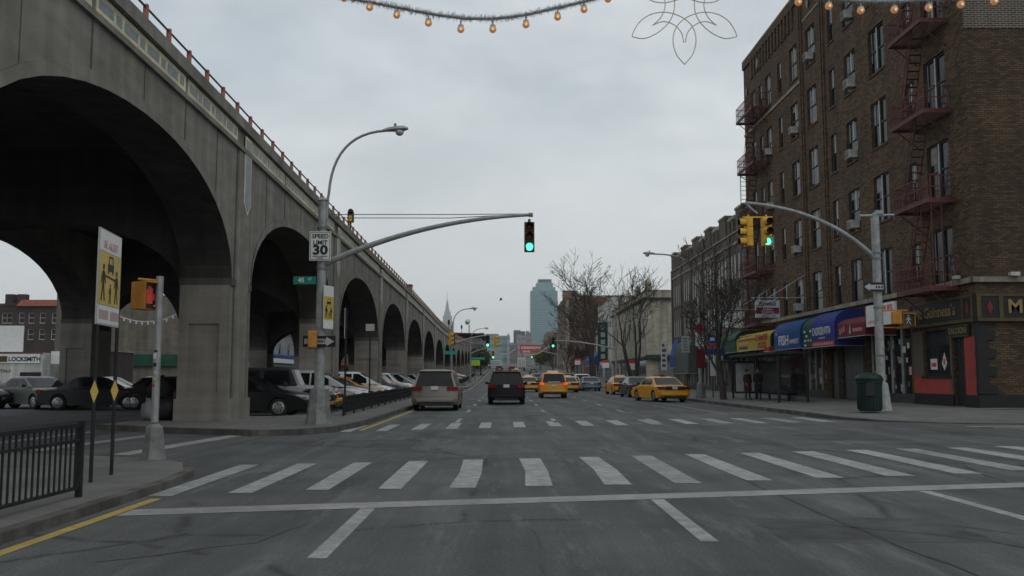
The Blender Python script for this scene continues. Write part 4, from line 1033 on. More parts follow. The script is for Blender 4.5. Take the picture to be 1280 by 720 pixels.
        for a in K['axles']:
            for s in (-1, 1):
                if wh is None:
                    mb = MB(); mb.tube([(-.11, 0, 0), (-.10, 0, 0), (.10, 0, 0), (.11, 0, 0)], [wr-.03, wr, wr, wr-.03], M['tyre'], 20)
                    wh = mb.build('wheel', r, 35, local=True)
                    mb = MB()
                    for ss in (-1, 1):
                        mb.tube([(ss*.112, 0, 0), (ss*.122, 0, 0)], [wr*.66, wr*.60], M['rim'], 18)
                        for j in range(7):
                            a_ = 2*PI*j/7; cx, cz = wr*.40*math.cos(a_), wr*.40*math.sin(a_); mb.tube([(ss*.1225, cx, cz), (ss*.1245, cx, cz)], wr*.10, M['plastic'], 6)
                    mb.build('rim', wh, 35, local=True)
                    w_ = wh
                else: w_ = copy_tree(wh, r)
                w_.location = (s*(hw-.13), a-L/2, wr)
        # ---- dark wheel wells and underbody
        mb = MB(); mb.box(-hw+.26, hw-.26, .25-L/2, L-.25-L/2, zb+.02, .62, M['plastic'])
        for a in K['axles']: mb.box(-hw+.24, hw-.24, a-ar-L/2, a+ar-L/2, zb+.05, wr+ar-.03, M['plastic'])
        mb.build('underbody', r, local=True)
        # ---- lamps, plate, bumper, mirrors
        van = kind in ('minivan', 'suv'); yb = -L/2
        tl = M['brake_on'] if brake else M['taillight']
        for s in (-1, 1):
            mb = MB()
            if kind == 'minivan': z0, z1, w0, w1 = .88, 1.03, .56, .97
            elif kind == 'suv': z0, z1, w0, w1 = .92, 1.06, .78, .97
            elif kind == 'jeep': z0, z1, w0, w1 = .78, .98, .78, .93
            else: z0, z1, w0, w1 = .72, .89, .62, .965
            xa, xb = sorted((s*hw*w0, s*hw*w1)); y_in = -.022 if van else -.012
            oy = .065 if w1 > .95 else .02
            pa = [(s*hw*w0, yb+y_in+.0), (s*hw*w1, yb+y_in+oy), (s*(hw+.004), yb+.30 if kind != 'jeep' else yb+.1)]
            dep = .06
            for (A, B) in zip(pa, pa[1:]):
                mb.mesh([(A[0], A[1], z0), (B[0], B[1], z0), (B[0], B[1], z1), (A[0], A[1], z1), (A[0]*.96, A[1]+dep, z0), (B[0]*.96, B[1]+dep, z0), (B[0]*.96, B[1]+dep, z1), (A[0]*.96, A[1]+dep, z1)],
                        [(0, 1, 2, 3), (0, 1, 5, 4), (3, 2, 6, 7), (0, 3, 7, 4), (1, 2, 6, 5)], tl)
            mb.build('taillight', r, local=True)
            if kind == 'suv' or kind == 'minivan':
                pass
            mb = MB(); yf = L/2; z0, z1 = (.62, .80) if not kind == 'jeep' else (.78, 1.0)
            if kind == 'jeep': mb.tube([(s*.62, yf-.10, .88), (s*.62, yf-.0, .88)], .11, M['headlamp'], 14)
            else:
                mb.hull8([(s*hw*.55, yf-.12, z0), (s*hw*.96, yf-.26, z0+.02), (s*hw*.96, yf-.42, z0+.02), (s*hw*.55, yf-.25, z0)], [(s*hw*.55, yf-.17, z1-.03), (s*hw*.94, yf-.30, z1), (s*hw*.94, yf-.52, z1), (s*hw*.55, yf-.32, z1-.03)], M['headlamp'])
            mb.build('headlight', r, local=True)
            mb = MB(); ym = C['yf']-L/2-.38; mb.hull8([(s*(hw-.02), ym-.05, C['belt']), (s*(hw+.20), ym-.08, C['belt']+.01), (s*(hw+.19), ym+.06, C['belt']+.01), (s*(hw-.02), ym+.05, C['belt'])],
                [(s*(hw-.02), ym-.05, C['belt']+.10), (s*(hw+.18), ym-.08, C['belt']+.16), (s*(hw+.16), ym+.05, C['belt']+.16), (s*(hw-.02), ym+.04, C['belt']+.10)], M['plastic'] if taxi or kind in ('jeep',) else paint_)
            mb.build('mirror', r, bevel=.02, local=True)
        zp = .90 if kind == 'minivan' else (.78 if kind == 'suv' else .74)
        mb = MB(); mb.box(-.155, .155, yb-.034, yb-.026, zp, zp+.155, M['plate']); mb.build('license_plate', r, local=True)
        mb = MB()
        for x0 in (-.11, -.07, -.03, .03, .07, .11): mb.box(x0-.012, x0+.012, yb-.037, yb-.0345, zp+.045, zp+.11, M['sign_blue'])
        mb.build('plate_marks', r.children[-1], local=True) if False else None
        bp = M['plastic'] if kind in ('jeep',) else paint_
        for yy_, sg in ((yb, -1), (L/2, 1)):
            mb = MB(); z0, z1 = (zb+.13, .56)
            mb.hull8([(-hw*.90, yy_-sg*.18, z0), (hw*.90, yy_-sg*.18, z0), (hw*.80, yy_+sg*.045, z0+.03), (-hw*.80, yy_+sg*.045, z0+.03)] if sg > 0 else [(-hw*.80, yy_-.045, z0+.03), (hw*.80, yy_-.045, z0+.03), (hw*.975, yy_+.26, z0), (-hw*.975, yy_+.26, z0)],
                     [(-hw*.90, yy_-sg*.18, z1), (hw*.90, yy_-sg*.18, z1), (hw*.80, yy_+sg*.045, z1-.03), (-hw*.80, yy_+sg*.045, z1-.03)] if sg > 0 else [(-hw*.80, yy_-.045, z1-.03), (hw*.80, yy_-.045, z1-.03), (hw*.975, yy_+.26, z1), (-hw*.975, yy_+.26, z1)], bp)
            mb.build('bumper', r, 30, bevel=.03, local=True)
        mb = MB(); mb.box(-hw*.62, hw*.62, yb-.03, yb+.3, zb-.0, zb+.14, M['plastic']); mb.build('trim', r, local=True); mb = MB(); mb.box(-hw*.45, hw*.45, L/2-.12, L/2+.012, .56, .72, M['plastic']); mb.build('grille', r, local=True)
        if not van and kind != 'jeep':
            mb = MB(); mb.box(-hw*.60, hw*.60, yb-.022, yb-.012, .70, .90, M['plastic'] if taxi else paint_); mb.build('trunk_panel', r, local=True)
        if kind == 'jeep':
            mb = MB(); mb.tube([(0, yb-.30, .95), (0, yb-.05, .95)], .38, M['tyre'], 18); mb.build('spare_wheel', r, 35, local=True)
            for s in (-1, 1):
                mb = MB(); pts = [(s*(hw-.02), K['axles'][1]-L/2+.55*math.cos(a), wr+.02+.50*math.sin(a)) for a in [PI*i/8 for i in range(9)]]
                mb.tube(pts, .07, M['plastic'], 6); mb.build('fender', r, 40, local=True)
        if kind == 'minivan':
            mb = MB(); mb.box(-.72, .72, yb+.28, yb+.40, H-.09, H-.045, paint_); mb.build('spoiler', r, bevel=.02, local=True)
        if rack:
            for s in (-1, 1):
                mb = MB(); mb.tube([(s*(wt-.06), C['tr']-L/2+.2, H-.02), (s*(wt-.06), C['tr']-L/2+.3, H+.05), (s*(wt-.06), C['tf']-L/2-.2, H+.05), (s*(wt-.06), C['tf']-L/2-.1, H-.03)], .02, M['alu'], 6); mb.build('roof_rail', r, 40, local=True)
        if taxi:
            ym = (C['tr']+C['tf'])/2-L/2+.25
            if not topper:
                mb = MB(); mb.hull8([(-.42, ym-.07, H-.01), (.42, ym-.07, H-.01), (.42, ym+.07, H-.01), (-.42, ym+.07, H-.01)], [(-.34, ym-.035, H+.13), (.34, ym-.035, H+.13), (.34, ym+.035, H+.13), (-.34, ym+.035, H+.13)], M['sign_white']); mb.build('roof_light', r, bevel=.01, local=True)
            else:
                mb = MB(); mb.hull8([(-.18, ym-.62, H-.01), (.18, ym-.62, H-.01), (.18, ym+.62, H-.01), (-.18, ym+.62, H-.01)], [(-.10, ym-.55, H+.08), (.10, ym-.55, H+.08), (.10, ym+.55, H+.08), (-.10, ym+.55, H+.08)], M['plastic']); mb.build('roof_light', r, bevel=.01, local=True)
            if kind == 'suv':
                mb = MB(); mb.box(-.40, .40, yb-.028, yb-.020, 1.075, 1.125, M['sign_white']); mb.build('sticker', r, local=True)
        if brake:
            mb = MB(); mb.box(-.22, .22, C['tr']-L/2-.03 if van else yb+.9, C['tr']-L/2+.06 if van else yb+.96, (H-.085) if van else 1.0, (H-.055) if van else 1.03, M['brake_on']); mb.build('brake_light', r, local=True)
        _cache[key] = r
    r.location = (x, y, z); r.rotation_euler = (0, 0, heading)
    if kind and y > 95:                                   # lie along the climbing road
        r.rotation_euler = (math.atan(.02) if y > 130 else .008, 0, heading)
    r['label'] = label; r['category'] = cat
    if group: r['group'] = group
    elif 'group' in r: del r['group']
    return r
MV = 'vehicles driving on the boulevard'
def drive(kind, p, label, cat, x, yrear, heading=0, name='car', **kw):
    L = KINDS[kind]['L']; return build_car(kind, p, label, cat, x-math.sin(heading)*L/2, yrear+math.cos(heading)*L/2, heading, MV, name, **kw)
drive('minivan', P['beige'], 'beige minivan driving away in the left lane beside the fence', 'minivan', -2.95, 39.35, 0, 'minivan')
drive('minivan', P['charcoal'], 'dark charcoal minivan with roof rails driving away in the second lane', 'minivan', .13, 48.1, 0, 'minivan', rack=True)
drive('suv', P['taxi'], 'yellow taxi SUV with lit red brake lamps right of the dark minivan', 'taxi', 3.38, 62.4, 0, 'taxi', taxi=True, brake=True)
drive('sedan', P['taxi'], 'yellow taxi sedan half hidden between the dark minivan and the yellow taxi SUV', 'taxi', 2.35, 87, 0, 'taxi', taxi=True)
drive('sedan', P['taxi'], 'yellow taxi sedan showing only its right side behind the yellow taxi SUV', 'taxi', 6.05, 86, 0, 'taxi', taxi=True)
drive('sedan', P['taxi'], 'nearest yellow taxi sedan turning out of the right kerb lane', 'taxi', 9.75, 52.7, R(11), 'taxi', taxi=True, topper=True)
drive('sedan', P['black'], 'black sedan between the two yellow taxis at the right kerb', 'car', 9.7, 64.0, R(3), 'car')
drive('sedan', P['taxi'], 'yellow taxi at the right kerb ahead of the black sedan', 'taxi', 9.75, 74.0, R(3), 'taxi', taxi=True)
drive('sedan', P['blue'], 'steel blue sedan parked near the leaning tree on the right', 'car', 8.85, 93, R(1), 'car')
drive('suv', P['white'], 'white SUV parked ahead of the steel blue sedan', 'SUV', 8.6, 101, 0, 'suv')
drive('hatch', P['silver'], 'silver hatchback in the right lane left of the white SUV', 'car', 7.3, 98, 0, 'car')
drive('suv', P['grey'], 'grey SUV far ahead of the silver hatchback', 'SUV', 8.3, 118, 0, 'suv')
drive('hatch', P['grey'], 'grey car seen just above the hidden taxi sedan, behind the dark minivan', 'car', 3.6, 128, 0, 'car')
drive('hatch', P['blue'], 'dark blue car left of the taxi SUV roof, far ahead', 'car', 4.9, 140, 0, 'car')
drive('sedan', P['taxi'], 'distant yellow taxi just right of the dark minivan roof', 'taxi', 2.6, 190, 0, 'taxi', taxi=True)
drive('suv', P['red'], 'distant dark red car ahead of the distant yellow taxi', 'car', 2.0, 225, 0, 'car')
drive('minivan', P['maroon'], 'distant maroon van seen over the roof of the dark minivan', 'van', -1.2, 235, 0, 'minivan')
drive('hatch', P['tan'], 'distant grey green car in the middle lane down the boulevard', 'car', 6.5, 205, 0, 'car')
# box truck far ahead
r = thing('box_truck', 'distant white box truck in the middle of the boulevard', 'truck', (5.0, 262, gz(262)), 0, MV)
mb = MB(); mb.box(3.85, 6.15, 262, 268, gz(262)+.9, gz(262)+3.7, M['sign_white']); mb.build('cargo_box', r, bevel=.03)
mb = MB(); mb.box(4.0, 4.95, 261.95, 261.99, gz(262)+1.0, gz(262)+3.4, M['sign_grey']); mb.box(5.05, 6.0, 261.95, 261.99, gz(262)+1.0, gz(262)+3.4, M['sign_grey']); mb.build('rear_door', r)
mb = MB(); mb.box(4.0, 6.0, 268.1, 270, gz(268)+.6, gz(268)+2.7, M['sign_white']); mb.build('cab', r, bevel=.1)
for yw in (263.3, 269):
    for s in (-1, 1):
        mb = MB(); mb.tube([(5+s*1.0, yw, gz(yw)+.48), (5+s*.72, yw, gz(yw)+.48)], .48, M['tyre'], 14); mb.build('wheel', r, 35)
# cars parked nose-out under the viaduct
PK = 'cars parked under the viaduct'
row = [('sedan', 'black', 34.7, 'black sedan parked nose out beside the first pier of the viaduct', 'car', -9.55, 0),
       ('jeep', 'silver', 37.9, 'silver off-roader with a black hard top parked next to the black sedan', 'off-roader', -9.0, 1),
       ('sedan', 'taxi', 40.4, 'yellow taxi parked right of the silver off-roader with the black top', 'taxi', -9.6, 2),
       ('minivan', 'silver', 43.0, 'silver minivan parked beyond the yellow taxi, in front of the second pier', 'minivan', -9.0, 0),
       ('hatch', 'white', 47.3, 'white hatchback parked just past the second pier', 'car', -9.0, 0),
       ('sedan', 'grey', 50.1, 'grey sedan parked beside the white hatchback past the second pier', 'car', -9.2, 0),
       ('sedan', 'taxi', 52.9, 'yellow taxi parked between the grey sedan and the white people carrier', 'taxi', -9.2, 2),
       ('minivan', 'white', 55.7, 'white people carrier parked before the third pier', 'minivan', -9.2, 0),
       ('hatch', 'blue', 58.3, 'steel blue hatchback parked at the third pier', 'car', -9.0, 0),
       ('suv', 'grey', 63.4, 'grey SUV parked just past the third pier', 'SUV', -9.0, 0),
       ('suv', 'taxi', 66.2, 'yellow taxi SUV parked in the bay past the third pier', 'taxi', -9.1, 2),
       ('suv', 'white', 69.0, 'white SUV parked in the bay past the third pier', 'SUV', -9.0, 0),
       ('hatch', 'silver', 71.8, 'silver hatchback parked near the fourth pier', 'car', -9.0, 0),
       ('sedan', 'white', 79.5, 'white sedan parked past the fourth pier, beyond the beige minivan', 'car', -9.0, 0),
       ('sedan', 'silver', 85.1, 'silver sedan next to the black hatchback past the fourth pier', 'car', -9.0, 0),
       ('suv', 'grey', 87.9, 'grey SUV two places beyond the black hatchback', 'SUV', -9.0, 0),
       ('hatch', 'white', 90.5, 'white hatchback before the fifth pier', 'car', -9.0, 0),
       ('minivan', 'blue', 74.3, 'steel blue minivan tight against the fourth pier', 'minivan', -9.0, 0),
       ('hatch', 'black', 82.3, 'black hatchback parked past the fourth pier, beyond the beige minivan', 'car', -9.0, 0)]
for kind, pc_, y, lab, cat, x, fl in row:
    build_car(kind, P[pc_], lab, cat, x, y, -PI/2+R(random.uniform(-2, 2)), PK, 'parked_car', taxi=(fl == 2), roofmat=M['plastic'] if fl == 1 else None)
cols = ['silver', 'white', 'blue', 'grey', 'white', 'black', 'silver', 'maroon', 'grey', 'white']
words = dict(silver='silver', white='white', blue='steel blue', grey='grey', black='black', maroon='maroon')
where = ['first', 'second', 'third', 'fourth', 'fifth', 'sixth', 'seventh', 'eighth', 'ninth', 'tenth']
for i, c_ in enumerate(cols):
    y = 110+i*5.2+(2 if i > 4 else 0)
    build_car(['hatch', 'suv', 'sedan'][i % 3], P[c_], f'{words[c_]} far parked car under the viaduct, {where[i]} past the far left street corner', 'car', -8.6, y, -PI/2, 'far cars parked under the viaduct', 'parked_car')
# second row and the cars on the far roadway, seen through the first arch
for kind, c_, x, y, hd, lab in (('sedan', 'black', -24.6, 43.5, R(250), 'black car at the left edge of the picture, under the arch'),
        ('sedan', 'tan', -21.6, 43.0, R(236), 'grey green sedan below the locksmith sign, seen through the first arch'),
        ('sedan', 'black', -17.9, 41.4, R(276), 'dark sedan with a red tail lamp left of the safety sign posts'),
        ('hatch', 'black', -17.0, 47.5, R(262), 'black hatchback between the safety sign and the signal post'),
        ('sedan', 'charcoal', -14.6, 41.5, R(268), 'dark sedan with a pale windshield behind the stickered post'),
        ('sedan', 'green', -21.5, 50.5, R(262), 'dark green sedan farther back under the arch, behind the grey green one'),
        ('hatch', 'charcoal', -19.0, 56.0, R(270), 'dark hatchback deep under the viaduct behind the stickered post')):
    build_car(kind, P[c_], lab, 'car', x, y, hd, 'cars in the shade behind the first arch', 'parked_car')
# covered motorbike-sized heap by the first pier
r = thing('rubbish_bags', 'pale and dark rubbish bags heaped against the first viaduct pier', 'bags', (-10.6, 28.2, .15))
for i, (dx, dy, rr_, m) in enumerate(((0, 0, .36, 'plastic'), (-.3, -.3, .26, 'grey_wall'), (.25, -.3, .30, 'plastic'), (-.05, -.1, .34, 'coat_black'))):
    mb = MB(); mb.lathe([(rr_*.5, 0), (rr_, .15), (rr_*1.02, .5*rr_+.2), (rr_*.7, .9*rr_+.25), (rr_*.15, 1.1*rr_+.28), (rr_*.22, 1.1*rr_+.38)], M.get(m, M['stone']), 11, (-10.35+dx, 28.2+dy, .16+(.55 if i == 3 else 0)))
    mb.v = [(a+random.uniform(-.05, .05), b+random.uniform(-.05, .05), max(.15, c+random.uniform(-.05, .05))) for a, b, c in mb.v]; mb.build('bag', r, 60)
# ------------------------------------------------------------------ buildings (local x along the facade, -y out of it)
def wall_mesh(mb, u0, u1, v0, v1, ops, mat, depth=.2, reveal=None):
    us = sorted(set([u0, u1]+[a for o in ops for a in o[:2] if u0 < a < u1])); vs = sorted(set([v0, v1]+[a for o in ops for a in o[2:4] if v0 < a < v1]))
    def hole(a, b): return any(o[0] < a < o[1] and o[2] < b < o[3] for o in ops)
    for i in range(len(us)-1):
        run_ = None
        for j in range(len(vs)-1):
            h = hole((us[i]+us[i+1])/2, (vs[j]+vs[j+1])/2)
            if not h: mb.face([(us[i], 0, vs[j]), (us[i+1], 0, vs[j]), (us[i+1], 0, vs[j+1]), (us[i], 0, vs[j+1])], mat)
    for o in ops:
        a, b, c, d = o[:4]; m = reveal or mat
        mb.face([(a, 0, c), (b, 0, c), (b, depth, c), (a, depth, c)], m); mb.face([(a, 0, d), (b, 0, d), (b, depth, d), (a, depth, d)], m)
        mb.face([(a, 0, c), (a, 0, d), (a, depth, d), (a, depth, c)], m); mb.face([(b, 0, c), (b, 0, d), (b, depth, d), (b, depth, c)], m)
_win = {}; _wr = random.Random(17)
def window(root, u, v, w_, h_, style='dark', wall=M['stone']):
    var = _wr.choice((0, 1, 2)) if style in ('dark', 'pair') else 0; key = (round(w_, 2), round(h_, 2), style, wall.name, var)
    if key in _win and _win[key].name in bpy.data.objects:
        o = copy_tree(_win[key], root); o.location = (u, 0, v); return o
    fm = {'dark': M['win_dark'], 'white': M['win_white'], 'brown': M['win_brown'], 'pair': M['win_dark'], 'slit': M['slit_white']}[style]
    mb = MB(); x0, x1 = -w_/2, w_/2; f = .06; d = -.06 if style == 'slit' else 0
    for a in ((x0, x0+f, 0, h_), (x1-f, x1, 0, h_), (x0+f, x1-f, 0, f), (x0+f, x1-f, h_-f, h_)): mb.box(a[0], a[1], .09+d, .17+d, a[2], a[3], fm)
    if style == 'pair': mb.box(-.05, .05, .08, .17, f, h_-f, M['win_dark'])
    mb.box(x0+f, x1-f, .10+d, .16+d, h_*.50, h_*.50+.06, fm)
    o = mb.build('window', root, local=True); o.location = (u, 0, v)
    mb = MB(); mb.box(x0+f*.5, x1-f*.5, .15+d, .165+d, f*.5, h_-f*.5, M['glass']); mb.build('pane', o, local=True)
    if style == 'pair':                                  # storm frames and net curtains
        for a, b, zz in ((-.045, .0, 0), (x1-.05, x1-.005, 0)):
            mb = MB(); mb.box(a, b, .045, .079, h_*.08 if a < 0 else h_*.45, h_-.02, M['win_white']); mb.build('storm_frame', o, local=True)
        mb = MB(); mb.box(x0+f, x0+f+w_*(.12, .30, .05)[var], .142, .149, h_*(.5, .66, .3)[var], h_-f, M['blind']); mb.build('curtain', o, local=True)
    elif style == 'dark':
        mb = MB(); mb.box(x0+w_*.55, x0+w_*.55+.045, .05, .089, h_*.5, h_-f, M['win_white']); mb.build('storm_frame', o, local=True)
        mb = MB(); mb.box(x0+f, (x0+f+w_*.10, x1-f, x0+f+w_*.2)[var], .142, .149, h_*(.54, .80, .1)[var], h_-f, M['blind']); mb.build('curtain', o, local=True)
    elif style == 'brown': mb = MB(); mb.box(x0+f, x1-f, .142, .149, h_*.60, h_-f, M['blind']); mb.build('curtain', o, local=True)
    elif style == 'slit': mb = MB(); mb.box(x0+f, x1-f, .136+d, .149+d, h_*.06, h_*.97, M['slit_white']); mb.build('curtain', o, local=True)
    mb = MB(); mb.box(x0-.06, x1+.06, -.05, .05, -.11, -.003, wall); mb.build('sill', o, local=True)
    _win[key] = o
    return o
def building(name, label, cat, org, rz, L, D, H, wall, wins=(), wall_side=None, group=None, roofm=None, ground_ops=(), depth=.2, sillm=None, top_band=None, winsill=None):
    r = thing(name, label, cat, org, rz, group)
    ops = [(u-w_/2, u+w_/2, v, v+h_) for (u, v, w_, h_, st) in wins]+list(ground_ops)
    mb = MB(); wall_mesh(mb, 0, L, 0, H, ops, wall, depth); ws = wall_side or wall
    mb.face([(L, 0, -1), (L, D, -1), (L, D, H), (L, 0, H)], ws); mb.face([(0, 0, -1), (0, D, -1), (0, D, H), (0, 0, H)], ws); mb.face([(0, D, -1), (L, D, -1), (L, D, H), (0, D, H)], ws)
    mb.face([(0, 0, -1), (L, 0, -1), (L, 0, 0), (0, 0, 0)], wall)
    mb.build('wall', r, local=True)
    mb = MB(); mb.face([(0, 0, H-.7), (L, 0, H-.7), (L, D, H-.7), (0, D, H-.7)], roofm or M['roof'])
    mb.build('roof', r, local=True)
    mb = MB()
    for a in ((-.03, L+.03, -.10, .28, H, H+.12), (L-.28, L+.08, .28, D, H, H+.12), (-.08, .28, .28, D, H, H+.12)): mb.box(*a, sillm or M['stone'])
    mb.build('coping', r, local=True)
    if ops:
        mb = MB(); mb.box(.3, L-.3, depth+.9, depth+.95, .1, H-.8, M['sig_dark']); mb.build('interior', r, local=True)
    for (u, v, w_, h_, st) in wins: window(r, u, v, w_, h_, st, winsill or sillm or M['stone'])
    return r

# ==== the six-storey brown brick corner building on the right
RZ = -PI/2
X0, Y0, Z0 = 18.0, 67.2, .25
U = lambda y: Y0-y
cols_ = [(6.13, 1.25, 2.1, 'dark'), (8.74, .8, 2.1, 'dark'), (11.57, 1.45, 2.15, 'dark'), (14.8, 1.6, 2.25, 'dark'), (18.1, .85, 2.1, 'dark'), (20.7, 1.5, 2.15, 'dark'), (24.1, 1.8, 2.25, 'pair'), (27.5, .85, 1.7, 'dark'), (29.85, 1.9, 2.35, 'pair'), (2.4, 1.1, 2.2, 'dark'), (4.3, .8, 1.9, 'dark')]
ZC = [6.35, 9.95, 13.6, 17.25, 20.9]
wins = []
for i, zc in enumerate(ZC):
    for u, w_, h_, st in cols_: wins.append((u, zc-h_/2-Z0, w_, h_, st))
shops = [(U(39.3), U(37.0), 1.25, 3.12), (U(36.75), U(35.85), .06, 2.75),                   # saloon window and door
         (U(45.2), U(40.6), .05, 3.55), (U(48.9), U(46.1), .05, 3.1), (U(55.6), U(51.3), .05, 2.9), (U(60.6), U(57.0), .05, 3.0), (U(65.2), U(61.4), .05, 3.0), (U(50.6), U(49.6), .05, 2.6)]
main = building('apartment_building', 'six storey brown brick corner apartment building with red fire escapes and shops below', 'building', (X0, Y0, Z0), RZ, 32.4, 24, 24.65, M['brick_main'], wins, M['brick_side'], ground_ops=shops, depth=.22, winsill=M['brick_main'])
def mpart(mb, name, parent=main, **k): return mb.build(name, parent, local=True, **k)
mb = MB(); mb.box(-.05, 32.5, -.16, -.002, 4.80, 5.0, M['stone']); mb.box(32.402, 32.55, -.16, 24, 4.80, 5.0, M['stone']); mpart(mb, 'cornice')
mb = MB(); mb.box(.0, 12.9, -.06, -.002, 19.0, 19.18, M['stone']); mb.box(13.5, 32.4, -.035, -.002, 22.5, 22.62, M['stone']); mpart(mb, 'string_course')
mb = MB()
for u in (12.95, 13.3, 16.6, 16.95): 
    mb.box(u, u+.16, -.09, -.002, 5.02, 24.6, M['brick_main'])
for i in range(14): mb.box(2.2+i*.72, 2.2+i*.72+.30, -.10, -.002, 22.75, 24.1, M['brick_main'])
mb.box(0, 12.6, -.11, -.002, 24.1, 24.6, M['brick_main']); mpart(mb, 'brick_relief')
mb = MB()
for u, v in ((4.0, 23.3), (1.0, 22.2), (14.8, 23.3), (17.9, 23.4)): mb.prism([(u-.3, -.12, v), (u, -.12, v-.42), (u+.3, -.12, v), (u, -.12, v+.42)], (0, .02, 0), M['stone'])
mpart(mb, 'stone_diamond')
acp = None
for u, z in ((20.85, 16.35), (20.8, 20.05), (11.6, 16.4), (6.1, 16.4), (20.8, 12.65), (11.5, 9.0), (20.75, 9.0), (11.6, 5.45), (6.1, 12.7), (14.7, 20.0), (24.6, 20.0)):
    if acp is None:
        mb = MB(); mb.box(-.30, .30, -.33, .12, 0, .42, M['ac'])
        acp = mpart(mb, 'air_conditioner', bevel=.015)
        mb = MB()
        for i in range(6): mb.box(-.25, .25, -.342, -.331, .05+i*.058, .08+i*.058, M['plastic'])
        mb.build('grille', acp, local=True)
        o = acp
    else: o = copy_tree(acp, main)
    o.location = (u, 0, z-Z0)
# fire escapes
def fire_escape(u0, u1, levels, flip, ladder_u):
    """one whole fire escape fixed to the facade, u0<u1 along it"""
    mb = MB(); fe = None
    for i, z in enumerate(levels):
        z -= Z0; m = M['fire_red']; mb = MB()
        for k in range(9): mb.box(u0+.03, u1-.03, -1.12+k*.128, -1.12+k*.128+.05, z-.02, z+.015, m)
        mb.box(u0, u1, -1.18, -1.13, z-.13, z+.05, m); mb.box(u0, u0+.05, -1.13, -.01, z-.13, z+.05, m); mb.box(u1-.05, u1, -1.13, -.01, z-.13, z+.05, m)
        for uu in (u0+.3, u1-.3): mb.tube([(uu, -1.1, z-.12), (uu, -.01, z-1.0)], .03, m, 5)
        p = mpart(mb, 'fire_escape')
        mb = MB()
        for zz in (.95, .5): 
            mb.box(u0, u1, -1.17, -1.14, z+zz, z+zz+.04, m); mb.box(u0, u0+.03, -1.14, -.01, z+zz, z+zz+.04, m); mb.box(u1-.03, u1, -1.14, -.01, z+zz, z+zz+.04, m)
        n = int((u1-u0)/.15)
        for k in range(n+1): uu = u0+(u1-u0-.02)*k/n; mb.box(uu, uu+.018, -1.165, -1.147, z+.05, z+.96, m)
        for k in range(1, 8):
            for uu in (u0+.006, u1-.024): mb.box(uu, uu+.018, -1.14+k*.14, -1.122+k*.14, z+.05, z+.96, m)
        mb.build('railing', p, local=True)
        if i > 0:                                        # stair down to the level below
            zl = levels[i-1]-Z0; mb = MB(); h = z-zl; ua, ub = ladder_u
            for yy_ in (-.92, -.42): mb.tube([(ua, yy_, zl+.03), (ub, yy_, z)], .032, m, 5)
            for k in range(1, 12): f = k/12; uu = ua+(ub-ua)*f; mb.box(uu-.09, uu+.09, -.92, -.42, zl+h*f-.01, zl+h*f+.01, m)
            for yy_ in (-.92,): mb.tube([(ua, yy_, zl+.8), (ub, yy_, z+.7)], .016, m, 5)
            mb.build('stair', p, local=True)
fire_escape(U(39.1), U(35.95), [4.97, 8.5, 12.15, 15.9, 19.6], 1, (U(38.6), U(37.2)))
fire_escape(U(65.2), U(61.0), [4.97, 8.5, 12.2, 16.0, 19.75], 1, (U(64.4), U(62.4)))
mb = MB(); m = M['fire_red']                             # vertical drop ladder and gooseneck to the roof
for yy_ in (-1.0, -.6): mb.tube([(U(65.3), yy_, 19.75), (U(65.3), yy_, 25.6)] if False else [(U(65.0), yy_, 4.7), (U(65.0), yy_, 16)], .03, m, 5)
for k in range(34): mb.box(U(65.0)-.02, U(65.0)+.02, -1.0, -.6, 4.9+k*.32, 4.93+k*.32, m)
mpart(mb, 'ladder')
mb = MB()
for yy_ in (-1.0, -.6): mb.tube([(U(36.0), yy_, 4.8), (U(36.0), yy_, 9.3)], .025, m, 5); mb.tube([(U(36.9), yy_, 4.8), (U(36.9), yy_, 9.3)], .025, m, 5)
mpart(mb, 'ladder')
# shop fronts set into the ground floor
def shop_front(name, ya, yb, h, kind):
    u0, u1 = U(ya)+.02, U(yb)-.02; mb = MB(); w_ = u1-u0
    if kind == 'shutter':
        n = int(h/.11)
        for i in range(n): mb.box(u0, u1, .10+.012*(i % 2), .14+.012*(i % 2), .05+i*.11, .05+(i+1)*.11-.004, M['shutter'])
        return mpart(mb, name)
    mb.box(u0, u1, .08, .16, .05, .45, M['win_dark']); mb.box(u0, u1, .08, .16, h-.12, h-.01, M['alu'])
    k = max(2, round(w_/1.15))
    for i in range(k+1): uu = u0+(w_-.06)*i/k; mb.box(uu, uu+.06, .07, .15, .45, h-.12, M['alu'])
    o = mpart(mb, name)
    mb = MB(); mb.box(u0+.06, u1-.06, .155, .165, .46, h-.13, M['shopglass']); mb.build('shop_window', o, local=True)
    mb = MB(); rr_ = random.Random(int(ya*10))             # goods and posters behind the glass
    for i in range(int(w_*5)):
        uu = rr_.uniform(u0+.1, u1-.4); zz = rr_.uniform(.5, h-.7); c_ = rr_.choice(['sign_grey', 'blind', 'sign_pink', 'aw_grey', 'cream', 'sign_white'])
        a, b = rr_.uniform(.12, .35), rr_.uniform(.15, .4); mb.box(uu, uu+a, .148, .1535, zz, zz+b, M[c_])
    mb.build('display', o, local=True)
    return o
shop_front('shop_front', 45.2, 40.6, 3.5, 'glass'); shop_front('roller_shutter', 48.9, 46.1, 3.1, 'shutter'); shop_front('shop_front', 55.6, 51.3, 2.9, 'glass')
shop_front('shop_front', 60.6, 57.0, 3.0, 'glass'); shop_front('shop_front', 65.2, 61.4, 3.0, 'glass'); shop_front('red_door', 50.6, 49.6, 2.6, 'shutter')
